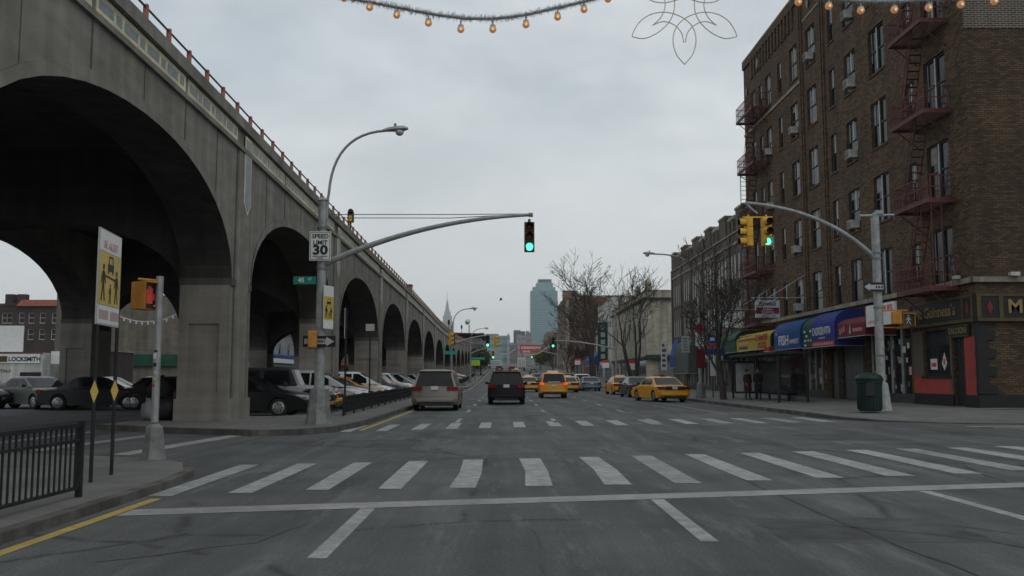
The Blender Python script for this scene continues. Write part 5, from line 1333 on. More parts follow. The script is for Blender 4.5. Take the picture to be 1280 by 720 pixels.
# saloon
u0, u1 = U(40.3), 32.4
mb = MB(); mb.box(u0, U(36.82), -.05, -.003, .5, 1.22, M['saloon_red']); mb.box(U(35.78), 32.27, -.05, -.003, .5, 2.74, M['saloon_red']); mb.box(u0, U(39.36), -.05, -.003, 1.22, 3.15, M['win_brown']); mb.box(U(36.94), U(36.80), -.06, -.003, .5, 3.15, M['win_brown'])
mpart(mb, 'red_panel')
mb = MB(); mb.box(u0, U(36.78), -.08, -.003, -.02, .5, M['sign_black']); mb.box(U(35.80), 32.4, -.08, -.003, -.02, .5, M['sign_black']); mb.box(32.403, 32.48, -.08, 22, -.02, .5, M['sign_black']); mpart(mb, 'black_base')
mb = MB()
for i in range(4):
    z = .55+i*.68
    mb.box(32.28, 32.49, -.09, .62, z, z+.34, M['sign_black']); mb.box(32.30, 32.48, -.085, .34, z+.342, z+.678, M['sign_black'])
mpart(mb, 'corner_quoins')
mb = MB(); mb.box(U(39.28), U(37.02), .1, .16, 1.27, 3.1, M['sign_black']); o = mpart(mb, 'saloon_window')
mb = MB()
for a in ((U(39.1), U(38.2)), (U(38.1), U(37.2))): mb.box(a[0], a[1], .085, .099, 1.35, 2.5, M['shopglass'])
mb.build('pane', o, local=True)
mb = MB(); mb.box(U(38.95), U(38.35), .078, .084, 1.5, 1.95, M['sign_white']); mb.box(U(38.85), U(38.45), .072, .0775, 1.62, 1.78, M['sign_red']); mb.prism([(U(37.75), .078, 1.45), (U(37.5), .078, 1.75), (U(37.7), .078, 2.2), (U(37.95), .078, 1.75)], (0, .005, 0), M['sign_white']); mb.box(U(37.8), U(37.65), .072, .077, 1.7, 1.95, M['sign_red']); mb.build('poster', o, local=True)
mb = MB(); mb.box(U(39.5), U(36.9), -.1, -.055, 1.14, 1.24, M['sign_black']); mpart(mb, 'window_ledge')
mb = MB(); mb.box(U(36.73), U(35.87), .10, .15, .05, 2.74, M['sign_black']); o = mpart(mb, 'saloon_door')
mb = MB()
for zz in (.3, 1.0, 1.75, 2.3):
    for s in (0, 1): mb.box(U(36.62)+s*.38, U(36.62)+s*.38+.28, .085, .099, zz, zz+(.5 if zz < 1.5 else .35), M['plastic'])
mb.build('door_panel', o, local=True)
mb = MB(); mb.tube([(U(36.62), .06, 1.35), (U(36.62), .10, 1.35)], .035, M['gold'], 8); mb.build('handle', o, local=True)
# fascia: black boards in gold frames, round the corner
mb = MB(); mb.box(u0, 32.45, -.14, -.003, 3.3, 4.35, M['sign_black']); mb.box(32.453, 32.6, -.14, 14, 3.3, 4.35, M['sign_black']); o = mpart(mb, 'fascia')
mb = MB()
def gold(a0, a1, b0, b1): mb.box(a0, a1, -.17, -.141, b0, b1, M['gold_frame'])
gold(u0, 32.4, 3.3, 3.42); gold(u0, 32.4, 4.25, 4.35); gold(u0, u0+.12, 3.42, 4.25); gold(31.55, 31.67, 3.42, 4.25); gold(32.28, 32.4, 3.42, 4.25)
for a in ((-.1, 14, 3.3, 3.42), (-.1, 14, 4.25, 4.35), (-.1, .06, 3.42, 4.25), (.75, .9, 3.42, 4.25)): mb.box(32.601, 32.63, a[0], a[1], a[2], a[3], M['gold_frame'])
mb.build('gold_frame', o, local=True)
mb = MB(); mb.prism([(31.97-.12, -.16, 3.83), (31.97, -.16, 3.55), (31.97+.12, -.16, 3.83), (31.97, -.16, 4.1)], (0, .015, 0), M['dark_red']); mb.prism([(32.62, .28, 3.83), (32.62, .40, 3.55), (32.62, .52, 3.83), (32.62, .40, 4.1)], (-.015, 0, 0), M['dark_red']); mb.build('red_diamond', o, local=True)
lettering("Mc Guinness's", .62, M['gold'], (U(38.0), -.15, 3.84), (0, -1, 0), o, bold=.012, width=3.6)
lettering("Mc Guinness's", .72, M['gold'], (32.612, 3.3, 3.84), (1, 0, 0), o, bold=.014, width=4.4)
mb = MB(); mb.box(U(37.1), U(35.3), -.09, -.003, 2.78, 3.22, M['sign_black']); mb.box(U(37.1), U(35.3), -.11, -.091, 3.19, 3.24, M['gold_frame']); mb.box(U(37.1), U(35.3), -.11, -.091, 2.76, 2.81, M['gold_frame']); o = mpart(mb, 'door_sign')
lettering('SALOON', .34, M['gold'], (U(36.2), -.10, 3.0), (0, -1, 0), o, bold=.006, width=1.4)
mb = MB(); mb.box(32.42, 32.5, 2.6, 5.2, 1.1, 3.1, M['sign_black']); mb.box(32.505, 32.53, 2.75, 3.85, 1.25, 2.95, M['saloon_red']); mb.box(32.505, 32.53, 3.95, 5.05, 1.25, 2.95, M['saloon_red']); mpart(mb, 'side_window')
mb = MB()
for v in (1.2, 4.5): mb.box(32.55, 32.75, v, v+.35, 5.02, 5.16, M['ac'])
mb.box(31.3, 31.6, -.35, -.16, 5.02, 5.15, M['ac']); mpart(mb, 'floodlight')

mb = MB(); mb.box(32.402, 32.43, .0, 24, 14.8, 24.6, M['brick_patch']); mpart(mb, 'repointed_brickwork')
# ---- shop signs and awnings: things of their own hung on the front
def hung(name, label, cat, ya, yb, z): 
    return thing(name, label, cat, (X0, (ya+yb)/2, z))
def awning(label, ya, yb, z0, z1, mat, proj=1.5, lip=None, endmat=None, curve_top=True, parts=()):
    r = hung('awning', label, 'awning', ya, yb, z0); mb = MB(); n = 7
    prof = [(X0-.02, z1)]
    if curve_top:
        for i in range(n+1): a = PI/2*i/n; prof.append((X0-proj*.45-proj*.55*math.sin(a), z1-.02-(z1-z0)*.42*(1-math.cos(a))))
    else: prof.append((X0-proj, z0+(z1-z0)*.45))
    prof.append((X0-proj, z0))
    for p, q in zip(prof, prof[1:]): mb.face([(p[0], ya, p[1]), (p[0], yb, p[1]), (q[0], yb, q[1]), (q[0], ya, q[1])], mat)
    em = endmat or mat
    for y in (ya, yb): mb.face([(p[0], y, p[1]) for p in prof]+[(X0-.02, y, z0)], em)
    mb.build('canvas', r, 30)
    mb = MB(); 
    for y in (ya, yb): mb.tube([(X0-.02, y, z0), (X0-proj, y, z0)], .02, M['alu'], 5)
    mb.tube([(X0-proj, ya, z0), (X0-proj, yb, z0)], .02, M['alu'], 5); mb.build('frame', r)
    if lip:
        mb = MB(); mb.box(X0-proj-.012, X0-proj-.004, min(ya, yb)+.02, max(ya, yb)-.02, z0, z0+lip[0], lip[1]); mb.build('valance', r)
    return r
def sgn(r, txt, size, mat, y, z, x, **k): return letters(r, txt, size, mat, (x, y, z), (-1, 0, 0), **k)
r = awning('blue fish market awning with white lettering, left of the small green one', 56.1, 51.1, 3.05, 4.75, M['aw_blue'])
sgn(r, 'FISH', .78, M['sign_white'], 54.2, 3.55, X0-1.515, bold=.02, width=1.9); sgn(r, 'MARKET', .36, M['sign_white'], 52.2, 3.45, X0-1.515, bold=.006, width=1.6); sgn(r, 'N', .3, M['sign_white'], 55.6, 4.0, X0-1.515)
r = awning('narrow dark green awning with white marks between the two blue awnings', 51.0, 49.4, 3.0, 4.75, M['aw_green'], 1.42)
mb = MB(); rr_ = random.Random(5)
for i in range(9): y = rr_.uniform(49.5, 50.8); z = rr_.choice([3.1, 3.35, 3.6, 3.85]); mb.box(X0-1.432, X0-1.424, y-.16, y+.12, z, z+.12, M['sign_white'])
mb.build('marks', r)
r = awning('royal blue awning with a white line of letters and a red bottom band', 49.3, 45.8, 3.0, 4.85, M['aw_navy'], 1.5, (.30, M['aw_red']))
sgn(r, 'CARPET EXPRESS', .5, M['sign_white'], 47.6, 3.82, X0-1.515, bold=.006, width=3.2) if False else None
mb = MB(); rr_ = random.Random(9); y = 49.05
while y > 46.3:
    w_ = rr_.uniform(.14, .24); k = rr_.randint(0, 3); x = X0-1.518
    for a in ((y-.05, y, 3.62, 4.02),): mb.box(x, x+.008, a[0], a[1], a[2], a[3], M['sign_white'])
    if k != 1: mb.box(x, x+.008, y-w_, y-.051, 3.95, 4.02, M['sign_white'])
    if k in (0, 2): mb.box(x, x+.008, y-w_, y-.051, 3.62, 3.69, M['sign_white'])
    if k in (0, 3, 1): mb.box(x, x+.008, y-w_-.002, y-w_+.045, 3.69, 3.945, M['sign_white'])
    y -= w_+.08
for i in range(6): mb.box(X0-1.518, X0-1.51, 48.1-i*.17-.12, 48.1-i*.17, 3.42, 3.5, M['sign_grey'])
for i in range(9): mb.box(X0-1.522, X0-1.513, 49.0-i*.34-.22, 49.0-i*.34, 3.08, 3.22, M['sign_pink'])
mb.build('illegible_lettering', r)
r = awning('maroon awning with faded pale marks beside the royal blue awning', 45.5, 42.0, 3.35, 4.35, M['aw_maroon'], 1.45)
mb = MB()
mb.prism([(X0-1.462, 44.0, 3.5), (X0-1.462, 43.75, 3.5), (X0-1.462, 43.82, 3.98)], (.006, 0, 0), M['sign_grey'])
for i in range(6): mb.box(X0-1.462, X0-1.456, 43.5-i*.2-.13, 43.5-i*.2, 3.58, 3.74, M['sign_pink'])
for i in range(3): mb.box(X0-1.462, X0-1.456, 45.2-i*.26-.1, 45.2-i*.26, 3.5+.07*i, 3.8+.05*i, M['sign_pink'])
mb.build('faded_marks', r)
r = awning('yellow Chinese food awning with red lettering', 65.2, 56.9, 3.2, 4.45, M['aw_yellow'], 1.5, endmat=M['aw_green'])
sgn(r, 'CHINESE', .52, M['aw_red'], 58.9, 3.95, X0-1.515, bold=.014, width=2.9); sgn(r, 'FOOD', .52, M['aw_red'], 58.7, 3.45, X0-1.515, bold=.014, width=1.9)
mb = MB(); mb.box(X0-1.513, X0-1.506, 62.2, 64.6, 3.35, 3.5, M['aw_green']); mb.box(X0-1.513, X0-1.506, 60.4, 64.9, 3.9, 4.0, M['aw_red']); mb.box(X0-1.513, X0-1.506, 62.0, 64.4, 3.65, 3.78, M['sign_pink']); mb.build('faded_marks', r)
r = awning('plain dark green awning at the left end of the brown brick building', 70.2, 65.5, 3.2, 4.75, M['aw_green'], 1.5)
r = awning('small dark red awning tucked under the yellow awning end', 57.5, 56.3, 3.0, 3.6, M['aw_red'], 1.75, curve_top=False)
r = hung('shop_sign', 'white boxed shop sign with red lettering above the right corner pole', 'shop sign', 41.9, 38.9, 3.7)
mb = MB(); mb.box(X0-1.42, X0-1.30, 38.85, 41.95, 3.70, 4.66, M['sign_white']); mb.build('board', r, bevel=.01)
mb = MB()
for y in (39.2, 41.6): mb.tube([(X0-.02, y, 4.2), (X0-1.3, y, 4.2)], .03, M['alu'], 6)
mb.build('bracket', r)
sgn(r, 'SUPPLIES', .36, M['sign_red'], 39.95, 4.40, X0-1.426, bold=.01, width=1.9)
mb = MB()
for i in range(6): mb.box(X0-1.427, X0-1.421, 41.7-i*.2-.13, 41.7-i*.2, 3.82, 3.97, M['sign_pink'])
mb.build('faded_marks', r)
def blade_sign(label, y, xa, xb, z0, z1, face_n=-1):
    """board standing out from the facade at right angles, seen from down the street"""
    r = thing('hanging_sign', label, 'shop sign', (X0, y, z0)); mb = MB(); mb.box(xa, xb, y-.08, y+.08, z0, z1, M['sign_white']); mb.build('board', r, bevel=.015)
    mb = MB(); mb.tube([(X0, y, z1+.14), (xa-.2, y, z1+.14)], .035, M['alu'], 6); mb.tube([(X0-.02, y, z1+1.5), (xa+.8, y, z1+.16)], .02, M['alu'], 5)
    for x in (xa+.15, xb-.15): mb.tube([(x, y, z1), (x, y, z1+.14)], .015, M['alu'], 5)
    mb.build('bracket', r); return r
xa, xb = 14.95, 16.4
r = blade_sign('white and red Sonali Indian cuisine sign hanging out over the pavement', 54.5, xa, xb, 4.95, 6.0)
mb = MB(); mb.box(xa+.05, xb-.05, 54.41, 54.418, 5.18, 5.55, grimy('dark red board', (.22, .02, .03), .5, 4, .15)); mb.build('red_band', r)
lettering('Sonali', .36, M['sign_blue'], Vector(((xa+xb)/2, 54.405, 5.77))-r.location, (0, -1, 0), r, bold=.008, width=1.0); lettering('Indian\nCuisine', .17, M['sign_white'], Vector(((xa+xb)/2, 54.405, 5.365))-r.location, (0, -1, 0), r, bold=.002, width=.75); lettering('718-555-0145' if False else '718', .09, M['sign_blue'], Vector(((xa+xb)/2, 54.405, 5.06))-r.location, (0, -1, 0), r, width=.9)
r = blade_sign('blank white sign panel hanging out left of the Sonali sign', 62.0, 14.95, 16.25, 4.75, 5.85)

# ==== crenellated grey brick terrace
wins = []
for zz, hh in ((8.85, 2.15), (5.6, 1.7)):
    u = 1.2
    k = 0
    while u < 29.5:
        wins.append((u, zz-.25, .44, hh, 'slit')); u += 1.02 if k % 4 else 1.25; k += 1
cren = building('terrace_building', 'grey brown brick terrace with battlements and rows of narrow white windows beyond the corner building', 'building', (X0+.01, 98.2, .2), RZ, 30.7, 22, 12.4, M['brick_grey'], wins, M['brick_grey'],
    ground_ops=[(2, 6, .05, 2.9), (7.5, 12, .05, 2.9), (13.5, 18, .05, 2.9), (19.5, 24, .05, 2.9), (25, 29.5, .05, 2.9)], winsill=M['brick_grey'])
mb = MB()
for i in range(6):
    u = 1.4+i*5.5
    mb.box(u-1.1, u+1.1, -.06, .5, 12.53, 14.1, M['brick_grey']); mb.box(u-1.2, u+1.2, -.12, .56, 14.1, 14.28, M['stone'])
    for s in (1.75, 2.9): mb.box(u+s, u+s+.6, -.04, .4, 12.53, 13.55, M['brick_grey']); mb.tube([(u+s+.3, .18, 13.55), (u+s+.3, .18, 13.65), (u+s+.3, .18, 13.85), (u+s+.3, .18, 14.0)], [.3, .34, .25, .04], M['stone'], 10)
mb.build('battlement', cren, local=True)
mb = MB(); mb.box(0, 30.7, -.08, -.003, 11.5, 11.7, M['stone']); mb.box(0, 30.7, -.06, -.003, 8.3, 8.45, M['brick_grey'])
for i in range(7): mb.box(.2+i*5.05, .6+i*5.05, -.12, -.003, 3.2, 12.4, M['brick_grey'])
mb.build('brick_relief', cren, local=True)
for u0_, u1_ in ((2, 6), (7.5, 12), (13.5, 18), (19.5, 24), (25, 29.5)):
    mb = MB(); mb.box(u0_+.02, u1_-.02, .08, .15, .05, .5, M['win_dark']); mb.box(u0_+.02, u1_-.02, .12, .14, .5, 2.88, M['shopglass'])
    for k in range(4): uu = u0_+.02+(u1_-u0_-.1)*k/3; mb.box(uu, uu+.06, .07, .119, .5, 2.88, M['alu'])
    mb.build('shop_front', cren, local=True)
def simple_awning(label, px0, px1, py0, py1, mat, X=16.6, txt=None, tm='sign_white', ct=False):
    pa, pb = None, None
    ya = X*F_/(px0-630.); yb = X*F_/(px1-630.); z1 = atY(px0, py0, ya).z; z0 = atY(px0, py1, ya).z
    r = awning(label, ya, yb, z0, z1, mat, X0-X, curve_top=ct)
    if txt: sgn(r, txt, (z1-z0)*.34, M[tm], (ya+yb)/2, z0+(z1-z0)*.22, X-.02, bold=.01, width=(ya-yb)*.55)
    return r
simple_awning('green FREE awning under the crenellated terrace', 877, 899, 430, 452, M['aw_green'], txt='FREE')
simple_awning('grey green rounded awning beyond the tree on the terrace', 843, 860, 428, 467, M['aw_grey'], X=16.9, ct=True)
simple_awning('narrow blue awning left of the grey green one on the terrace', 837, 843, 426, 460, M['aw_blue'], X=17.5)
r = thing('shop_sign', 'small teal shop sign under the terrace beside the bus stop', 'shop sign', (17, 69.5, 2.9)); p = atY(899, 450, 71); mb = MB(); mb.box(16.5, 17.9, 71.0, 71.1, 3.0, 3.35, M['sign_teal']); mb.build('board', r)

# ==== buildings further along the right
def side_windows(r, L, D, rows, n, w_, h_, style, y0=1.5):
    pass
def row_bld(name, label, Ya, Yb, H, wall, rows, nw, w_, h_, style='brown', side=None, base=3.6, x=X0, D=16, group='buildings along the right side of the boulevard', z=None, cat='building'):
    L = Yb-Ya; zz = gz(Ya) if z is None else z; ws = []
    for v in rows:
        for i in range(nw): ws.append((L*(i+.5)/nw, v, w_, h_, style))
    gr = [(L*(i+.1)/max(1, nw//2), L*(i+.9)/max(1, nw//2), .1, base-.8) for i in range(max(1, nw//2))]
    r = building(name, label, cat, (x, Yb, zz), RZ, L, D, H, wall, ws, side, group, ground_ops=gr, depth=.25)
    mb = MB()
    for g_ in gr: mb.box(g_[0]+.01, g_[1]-.01, .13, .16, .1, base-.82, M['shopglass'])
    mb.build('shop_window', r, local=True)
    return r
cream_b = row_bld('corner_building', 'cream rendered two storey corner building behind the bare tree, with a dark cornice', 116, 152.5, 12.0, M['stucco'], (6.2,), 8, 1.2, 2.4, 'brown', M['stucco'], 4.2, z=.3)
mb = MB(); mb.box(0, 36.6, -.35, -.13, 10.9, 11.15, M['brick_dark']); mb.box(36.61, 36.9, -.35, 16, 10.9, 11.15, M['brick_dark']); mb.box(36.61, 37.1, -.2, 16, 3.4, 3.9, M['aw_green'])
mb.box(36.62, 36.75, 1.5, 15.5, .0, 3.3, M['shutter']); mb.box(-.01, 36.6, -.3, -.13, 3.3, 3.7, M['brick_dark']); mb.build('cornice', cream_b, local=True)
mb = MB()
for (u, v) in ((36.3, .3), (27, .3), (18, .3), (9, .3)): mb.box(u-.35, u+.35, v-.3, v+.4, 12.13, 12.7, M['stucco']); mb.tube([(u, v, 12.7), (u, v, 12.9), (u, v, 13.3), (u, v, 13.7)], [.35, .5, .3, .04], M['stucco'], 10)
mb.build('finial', cream_b, local=True)
mb = MB(); mb.box(36.62, 36.9, 6.5, 8.6, 5.6, 7.9, M['brick_dark']); mb.build('side_window', cream_b, local=True)
wb_ = row_bld('white_building', 'pale white walled building behind the green hanging sign', 153, 180, 14.0, M['white_wall'], (5.5, 9.3), 5, 1.4, 1.8, 'dark', M['white_wall'], z=.7)
rb = row_bld('red_brick_building', 'red brick building with a pale side window beyond the white one', 196, 236, 17.4, M['brick_red'], (5, 9, 13), 8, 1.4, 2.0, 'white', M['brick_red'], z=1.3, x=17.0)
mb = MB(); mb.box(40.01, 40.12, 4, 6.5, 9.5, 13.2, M['win_white']); mb.box(40.125, 40.16, 4.3, 6.2, 9.8, 12.9, M['glass']); mb.build('side_window', rb, local=True)
bb = row_bld('brown_block', 'tan and brown vertical striped block behind the leaning tree', 262, 292, 20.5, M['brick_tan'], (5, 9, 13, 17), 6, 1.4, 2.2, 'dark', M['brick_tan'], z=3.0, x=17.0, D=14)
mb = MB()
for i in range(6): mb.box(30.01, 30.25, .5+i*2.4, 1.6+i*2.4, 4, 20.3, M['brick_dark'] if i % 2 else M['stone'])
mb.box(28, 30.3, -.2, 4, 20.65, 23, M['brick_tan']); mb.build('brick_relief', bb, local=True)
for i, (Y1, Y2, h_, m) in enumerate(((300, 325, 12, 'brick_red'), (342, 372, 9, 'brick_grey'), (373, 410, 14, 'brick_tan'), (411, 470, 10, 'beige_wall'))):
    row_bld('row_building', ['low red brick row building far along the right', 'low grey brick row building far along the right', 'tan brick row building far down the right side', 'beige building at the far right end of the boulevard'][i], Y1, Y2, h_, M[m], (5, 8) if h_ > 11 else (5,), 7, 1.4, 1.8, 'dark', M[m], x=17+i*.3)
simple_awning('blue awning below the white building beside the leaning tree', 731, 742, 442, 458, M['aw_blue'], X=16.9)
r = thing('hanging_sign', 'tall green vertical hanging sign with pale letters beyond the trees', 'shop sign', (17.6, 160, 4)); p0, p1 = atY(747, 403, 160), atY(760, 452, 160)
mb = MB(); mb.box(p0.x, p1.x, 159.8, 160.2, p1.z, p0.z, M['aw_green']); mb.build('board', r)
mb = MB()
for i in range(5): mb.box(p0.x+.5, p1.x-.5, 159.78, 159.795, p1.z+.5+i*1.25, p1.z+1.3+i*1.25, M['sign_grey'])
mb.build('letter_block', r)
for i, (px, py, Yp, lab) in enumerate(((722, 452, 150, 'small red and white banner sign on the lamp post right of the leaning tree'), (757, 455, 120, 'red and white pole banner beside the cream building'), (789, 456, 95, 'red and white banner in front of the multi-stemmed tree'), (868, 420, 56.0, 'red and white banner strapped to the nearest right lamp post'))):
    p = atY(px, py, Yp); h = 1.0 if i < 3 else 1.25
    if i == 3: p.x = 11.9-.02; Yp = 55.75
    r = thing('pole_banner', lab, 'banner', (p.x, Yp, p.z-h), 0)
    bw_ = .45 if i < 3 else .27
    mb = MB(); mb.box(p.x-bw_, p.x+bw_, Yp-.02, Yp+.02, p.z-h*.5, p.z+h*.15, M['sign_white']); mb.build('white_panel', r); mb = MB(); mb.box(p.x-bw_, p.x+bw_, Yp-.02, Yp+.02, p.z+h*.152, p.z+h*.5, M['sign_red']); mb.build('red_panel', r)
    if i < 3: mb = MB(); mb.tube([(p.x+.5, Yp, gz(Yp)+.15), (p.x+.5, Yp, p.z+.6)], .05, M['galv_dark'], 6); mb.build('post', r)
    else: mb = MB(); mb.box(p.x-.25, p.x+.32, Yp-.02, Yp+.02, p.z-h*1.55, p.z-h*.65, M['aw_maroon']); mb.build('maroon_panel', r)
for lab, px0, px1, py0, py1, Yp, mt in (('white sign board with blue marks standing out from the terrace end', 826, 834, 426, 463, 92.5, 'sign_white'), ('framed pale sign board on the terrace wall above the grey green awning', 852, 862, 420, 441, 80, 'sign_grey'), ('orange and white poster board low on the terrace end', 822, 832, 466, 484, 93.5, 'sign_pink')):
    a, b = atY(px0, py0, Yp), atY(px1, py1, Yp); r = thing('shop_sign', lab, 'shop sign', (b.x, Yp, b.z))
    mb = MB(); mb.box(a.x, b.x, Yp-.05, Yp+.05, b.z, a.z, M[mt]); mb.build('board', r, bevel=.02)
    mb = MB(); w_ = b.x-a.x; rr_ = random.Random(int(px0))
    for i in range(5): zz = b.z+(a.z-b.z)*(.12+.17*i); mb.box(a.x+w_*.15, a.x+w_*rr_.uniform(.5, .88), Yp-.062, Yp-.052, zz, zz+(a.z-b.z)*.09, M['aw_grey'] if mt == 'sign_white' else M['galv_dark'])
    mb.build('faded_marks', r)
    mb = MB(); mb.tube([(b.x, Yp, (a.z+b.z)/2), (max(b.x+.1, X0+.02), Yp, (a.z+b.z)/2)], .03, M['galv_dark'], 5); mb.build('bracket', r)
# ==== west side, seen through the arches
bw = thing('brick_house', 'dark brown brick house with a red tiled roof edge beyond the first arch', 'house', (-112, 175, 1.2), 0)
U2 = lambda px: (px-630)/F_*175+112
ws = [(U2(px), v, 1.05, 1.9, 'white') for v in (7.3, 10.4) for px in (8, 14, 29, 41, 55, 70, 84, 96)]+[(U2(-20-i*14), v, 1.05, 1.9, 'white') for i in range(3) for v in (7.3, 10.4)]
ops = [(u-w_/2, u+w_/2, v, v+h_) for u, v, w_, h_, s_ in ws]
mb = MB(); wall_mesh(mb, 0, 34, 0, 13.6, ops, M['brick_dark'], .2); mb.box(0, 34, .9, 14, 0, 13.6, M['brick_dark']); mb.build('wall', bw, local=True)
mb = MB(); mb.hull8([(U2(23), -.5, 13.6), (34.2, -.5, 13.6), (34.2, 14, 13.6), (U2(23), 14, 13.6)], [(U2(23)+.2, .9, 14.9), (34, .9, 14.9), (34, 14, 14.9), (U2(23)+.2, 14, 14.9)], M['redroof']); mb.box(0, U2(23)-.1, -.12, 1, 13.61, 14.1, M['brick_dark']); mb.build('roof', bw, local=True)
for px in (3, 18):
    mb = MB(); u = U2(px); mb.box(u, u+1.6, 1.2, 2.6, 13.61, 16.0, M['brick_dark']); mb.build('chimney', bw, local=True)
for u, v, w_, h_, s_ in ws: window(bw, u, v, w_, h_, s_)
r = thing('shop', 'low white painted locksmith shop with black sign lettering, seen through the first arch', 'shop', (-58, 81, 0))
mb = MB(); mb.box(-58, -40.3, 81, 85.7, 0, 3.55, M['white_wall']); mb.build('wall', r)
mb = MB(); mb.box(-45.1, -40.5, 80.9, 80.99, 2.65, 3.45, M['sign_white']); mb.box(-58, -40.3, 80.85, 80.99, 3.5, 3.62, M['brick_red']); mb.box(-45.05, -43.35, 80.87, 80.895, 2.75, 3.25, M['gold_frame']); mb.build('fascia', r)
letters(r, 'LOCKSMITH', .52, M['sign_black'], (-41.85, 80.88, 2.98), (0, -1, 0), bold=.016, width=2.75); letters(r, 'RENTALS', .36, M['aw_green'], (-43.9, 80.98, 1.95), (0, -1, 0), bold=.005, width=1.7)
mb = MB(); mb.box(-42.2, -40.4, 80.93, 80.99, .6, 1.85, M['sign_black']); mb.box(-41.8, -41.2, 80.91, 80.928, .8, 1.5, M['sig_orange']); mb.build('shop_window', r)
r = thing('billboard', 'blank white wall panel above the locksmith shop', 'billboard', (-48, 82.5, 3.6)); mb = MB(); mb.box(-50, -42.9, 82.5, 82.62, 3.6, 6.0, M['sign_white']); mb.build('panel', r); mb = MB(); mb.box(-49, -48.8, 82.65, 82.85, 3.5, 5.5, M['galv_dark']); mb.box(-44.2, -44.0, 82.65, 82.85, 3.5, 5.5, M['galv_dark']); mb.build('post', r)
r = thing('shop_sign', 'white shop sign with a red oval right of the locksmith lettering', 'shop sign', (-40, 82, 2.6)); mb = MB(); mb.box(-40.1, -37.2, 82, 82.1, 2.6, 3.7, M['sign_white']); mb.build('board', r)
mb = MB(); mb.tube([(-38.2, 81.99, 2.85), (-38.2, 81.975, 2.85)], .3, M['sign_red'], 14); mb.build('oval', r)
r = building('brown_shop_house', 'low dark shop house right of the locksmith shop', 'building', (-40.2, 84, 0), 0, 3.4, 8, 3.8, M['brick_dark'], [], None, ground_ops=[(.3, 3.1, .1, 2.2)])
west = [(104, 119, 10.5, 'beige_wall', 'beige rendered building with a green shop awning, seen between the sign and the post'), (119.5, 140, 9.5, 'brick_dark', 'dark brick building behind the garland on the far side of the viaduct'), (141, 172, 7.5, 'grey_wall', 'grey building with a blue stripe on the far side of the viaduct'), (173, 230, 10.5, 'brick_grey', 'grey brick building on the far side of the viaduct'), (231, 320, 12, 'brick_red', 'red brick building far along the other side of the viaduct')]
for i, (a, b, h_, m, lab) in enumerate(west):
    L = b-a; ws = [(L*(j+.5)/5, v, 1.3, 1.8, 'dark') for v in ((4.6, 7.2) if h_ > 8.5 else (4.6,)) for j in range(5)]
    r = building('west_building', lab, 'building', (-36.5, a, gz(a)), PI/2, L, 14, h_, M[m], ws, M[m], 'buildings on the far side of the viaduct', ground_ops=[(L*.1, L*.9, .1, 2.6)])
    mb = MB()
    if i == 0: mb.box(.5, L-.5, -1.0, -.05, 2.6, 4.0, M['aw_green']); mb.box(-.4, -.02, 0, 14, 2.6, 3.9, M['aw_green'])
    elif i == 1: mb.box(.2, L-.2, -.3, -.05, 2.7, 3.4, M['aw_yellow']); 
    elif i == 2: mb.box(.2, L-.2, -.4, -.05, 4.0, 4.5, M['aw_blue']); mb.box(.2, L-.2, -.4, -.05, 3.2, 3.9, M['sign_white'])
    else: mb.box(.2, L-.2, -.3, -.05, 2.8, 3.5, M['aw_red'])
    mb.build('fascia', r, local=True)
# ------------------------------------------------------------------ bare street trees
def bare_tree(label, x, y, h, seed, lean=(0, 0), multi=1, r0=.16, fork=.25, zoff=.15, rmin=.010, open_=1.0, ks=(4, 3, 3, 3, 2, 2), spread=.24):
    rr_ = random.Random(seed); z0 = gz(y)+zoff
    t_ = thing('street_tree', label, 'tree', (x, y, z0), 0, 'bare street trees')
    tr, cr = MB(), MB()
    def grow(p, d, L, r, lvl):
        n = 4 if lvl < 3 else 3; pts = [p.copy()]; q = p.copy(); dd = d.copy(); wob = .05 if lvl == 0 else .13
        for i in range(n):
            dd = (dd+Vector((rr_.gauss(0, wob), rr_.gauss(0, wob), rr_.gauss(.05, .07)))).normalized(); q = q+dd*L/n; pts.append(q.copy())
        r1 = max(r*.66, rmin*.8); mb = tr if lvl == 0 else cr
        mb.tube(pts, [r+(r1-r)*i/n for i in range(n+1)], M['bark'] if lvl < 2 else M['twig'], 8 if lvl < 2 else (5 if lvl < 3 else 3), caps=lvl < 2)
        if lvl >= 6: return
        k = ks[lvl]
        for i in range(k):
            ax = Vector((rr_.gauss(0, 1), rr_.gauss(0, 1), rr_.gauss(0, .5))); ax = (ax-dd*ax.dot(dd)).normalized()
            a = (rr_.uniform(.40, .95)*open_ if lvl < 2 else rr_.uniform(.30, .85)) if i else rr_.uniform(.12, .38)
            nd = (dd*math.cos(a)+ax*math.sin(a)); nd.z = nd.z*.88+.10; nd.normalize()
            f = 1.0 if i < 2 else rr_.uniform(.5, .95)
            bp = pts[-1] if f == 1.0 else pts[max(1, int(f*n))]
            grow(bp, nd, L*rr_.uniform(.60, .80)*(.9 if lvl == 0 and i else 1), max(r1*(.80 if i == 0 else .60), rmin), lvl+1)
        if 1 <= lvl <= 4:
            for i in range(2):
                b = pts[rr_.randint(1, n)]; ax = Vector((rr_.gauss(0, 1), rr_.gauss(0, 1), rr_.gauss(.2, .7))).normalized()
                grow(b, (dd*.6+ax).normalized(), L*.42, max(r1*.4, rmin), max(lvl+2, 5))
    for m in range(multi):
        a = 2*PI*m/max(1, multi)+.4; off = Vector((math.cos(a), math.sin(a), 0))*(.12 if multi > 1 else 0); sp_ = spread if multi > 1 else 0
        grow(Vector((x, y, z0-.05))+off, Vector((lean[0]+math.cos(a)*sp_, lean[1]+math.sin(a)*sp_, 1)).normalized(), h*fork, r0, 0)
    tr.build('trunk', t_, 60); cr.build('branches', t_)
    return t_
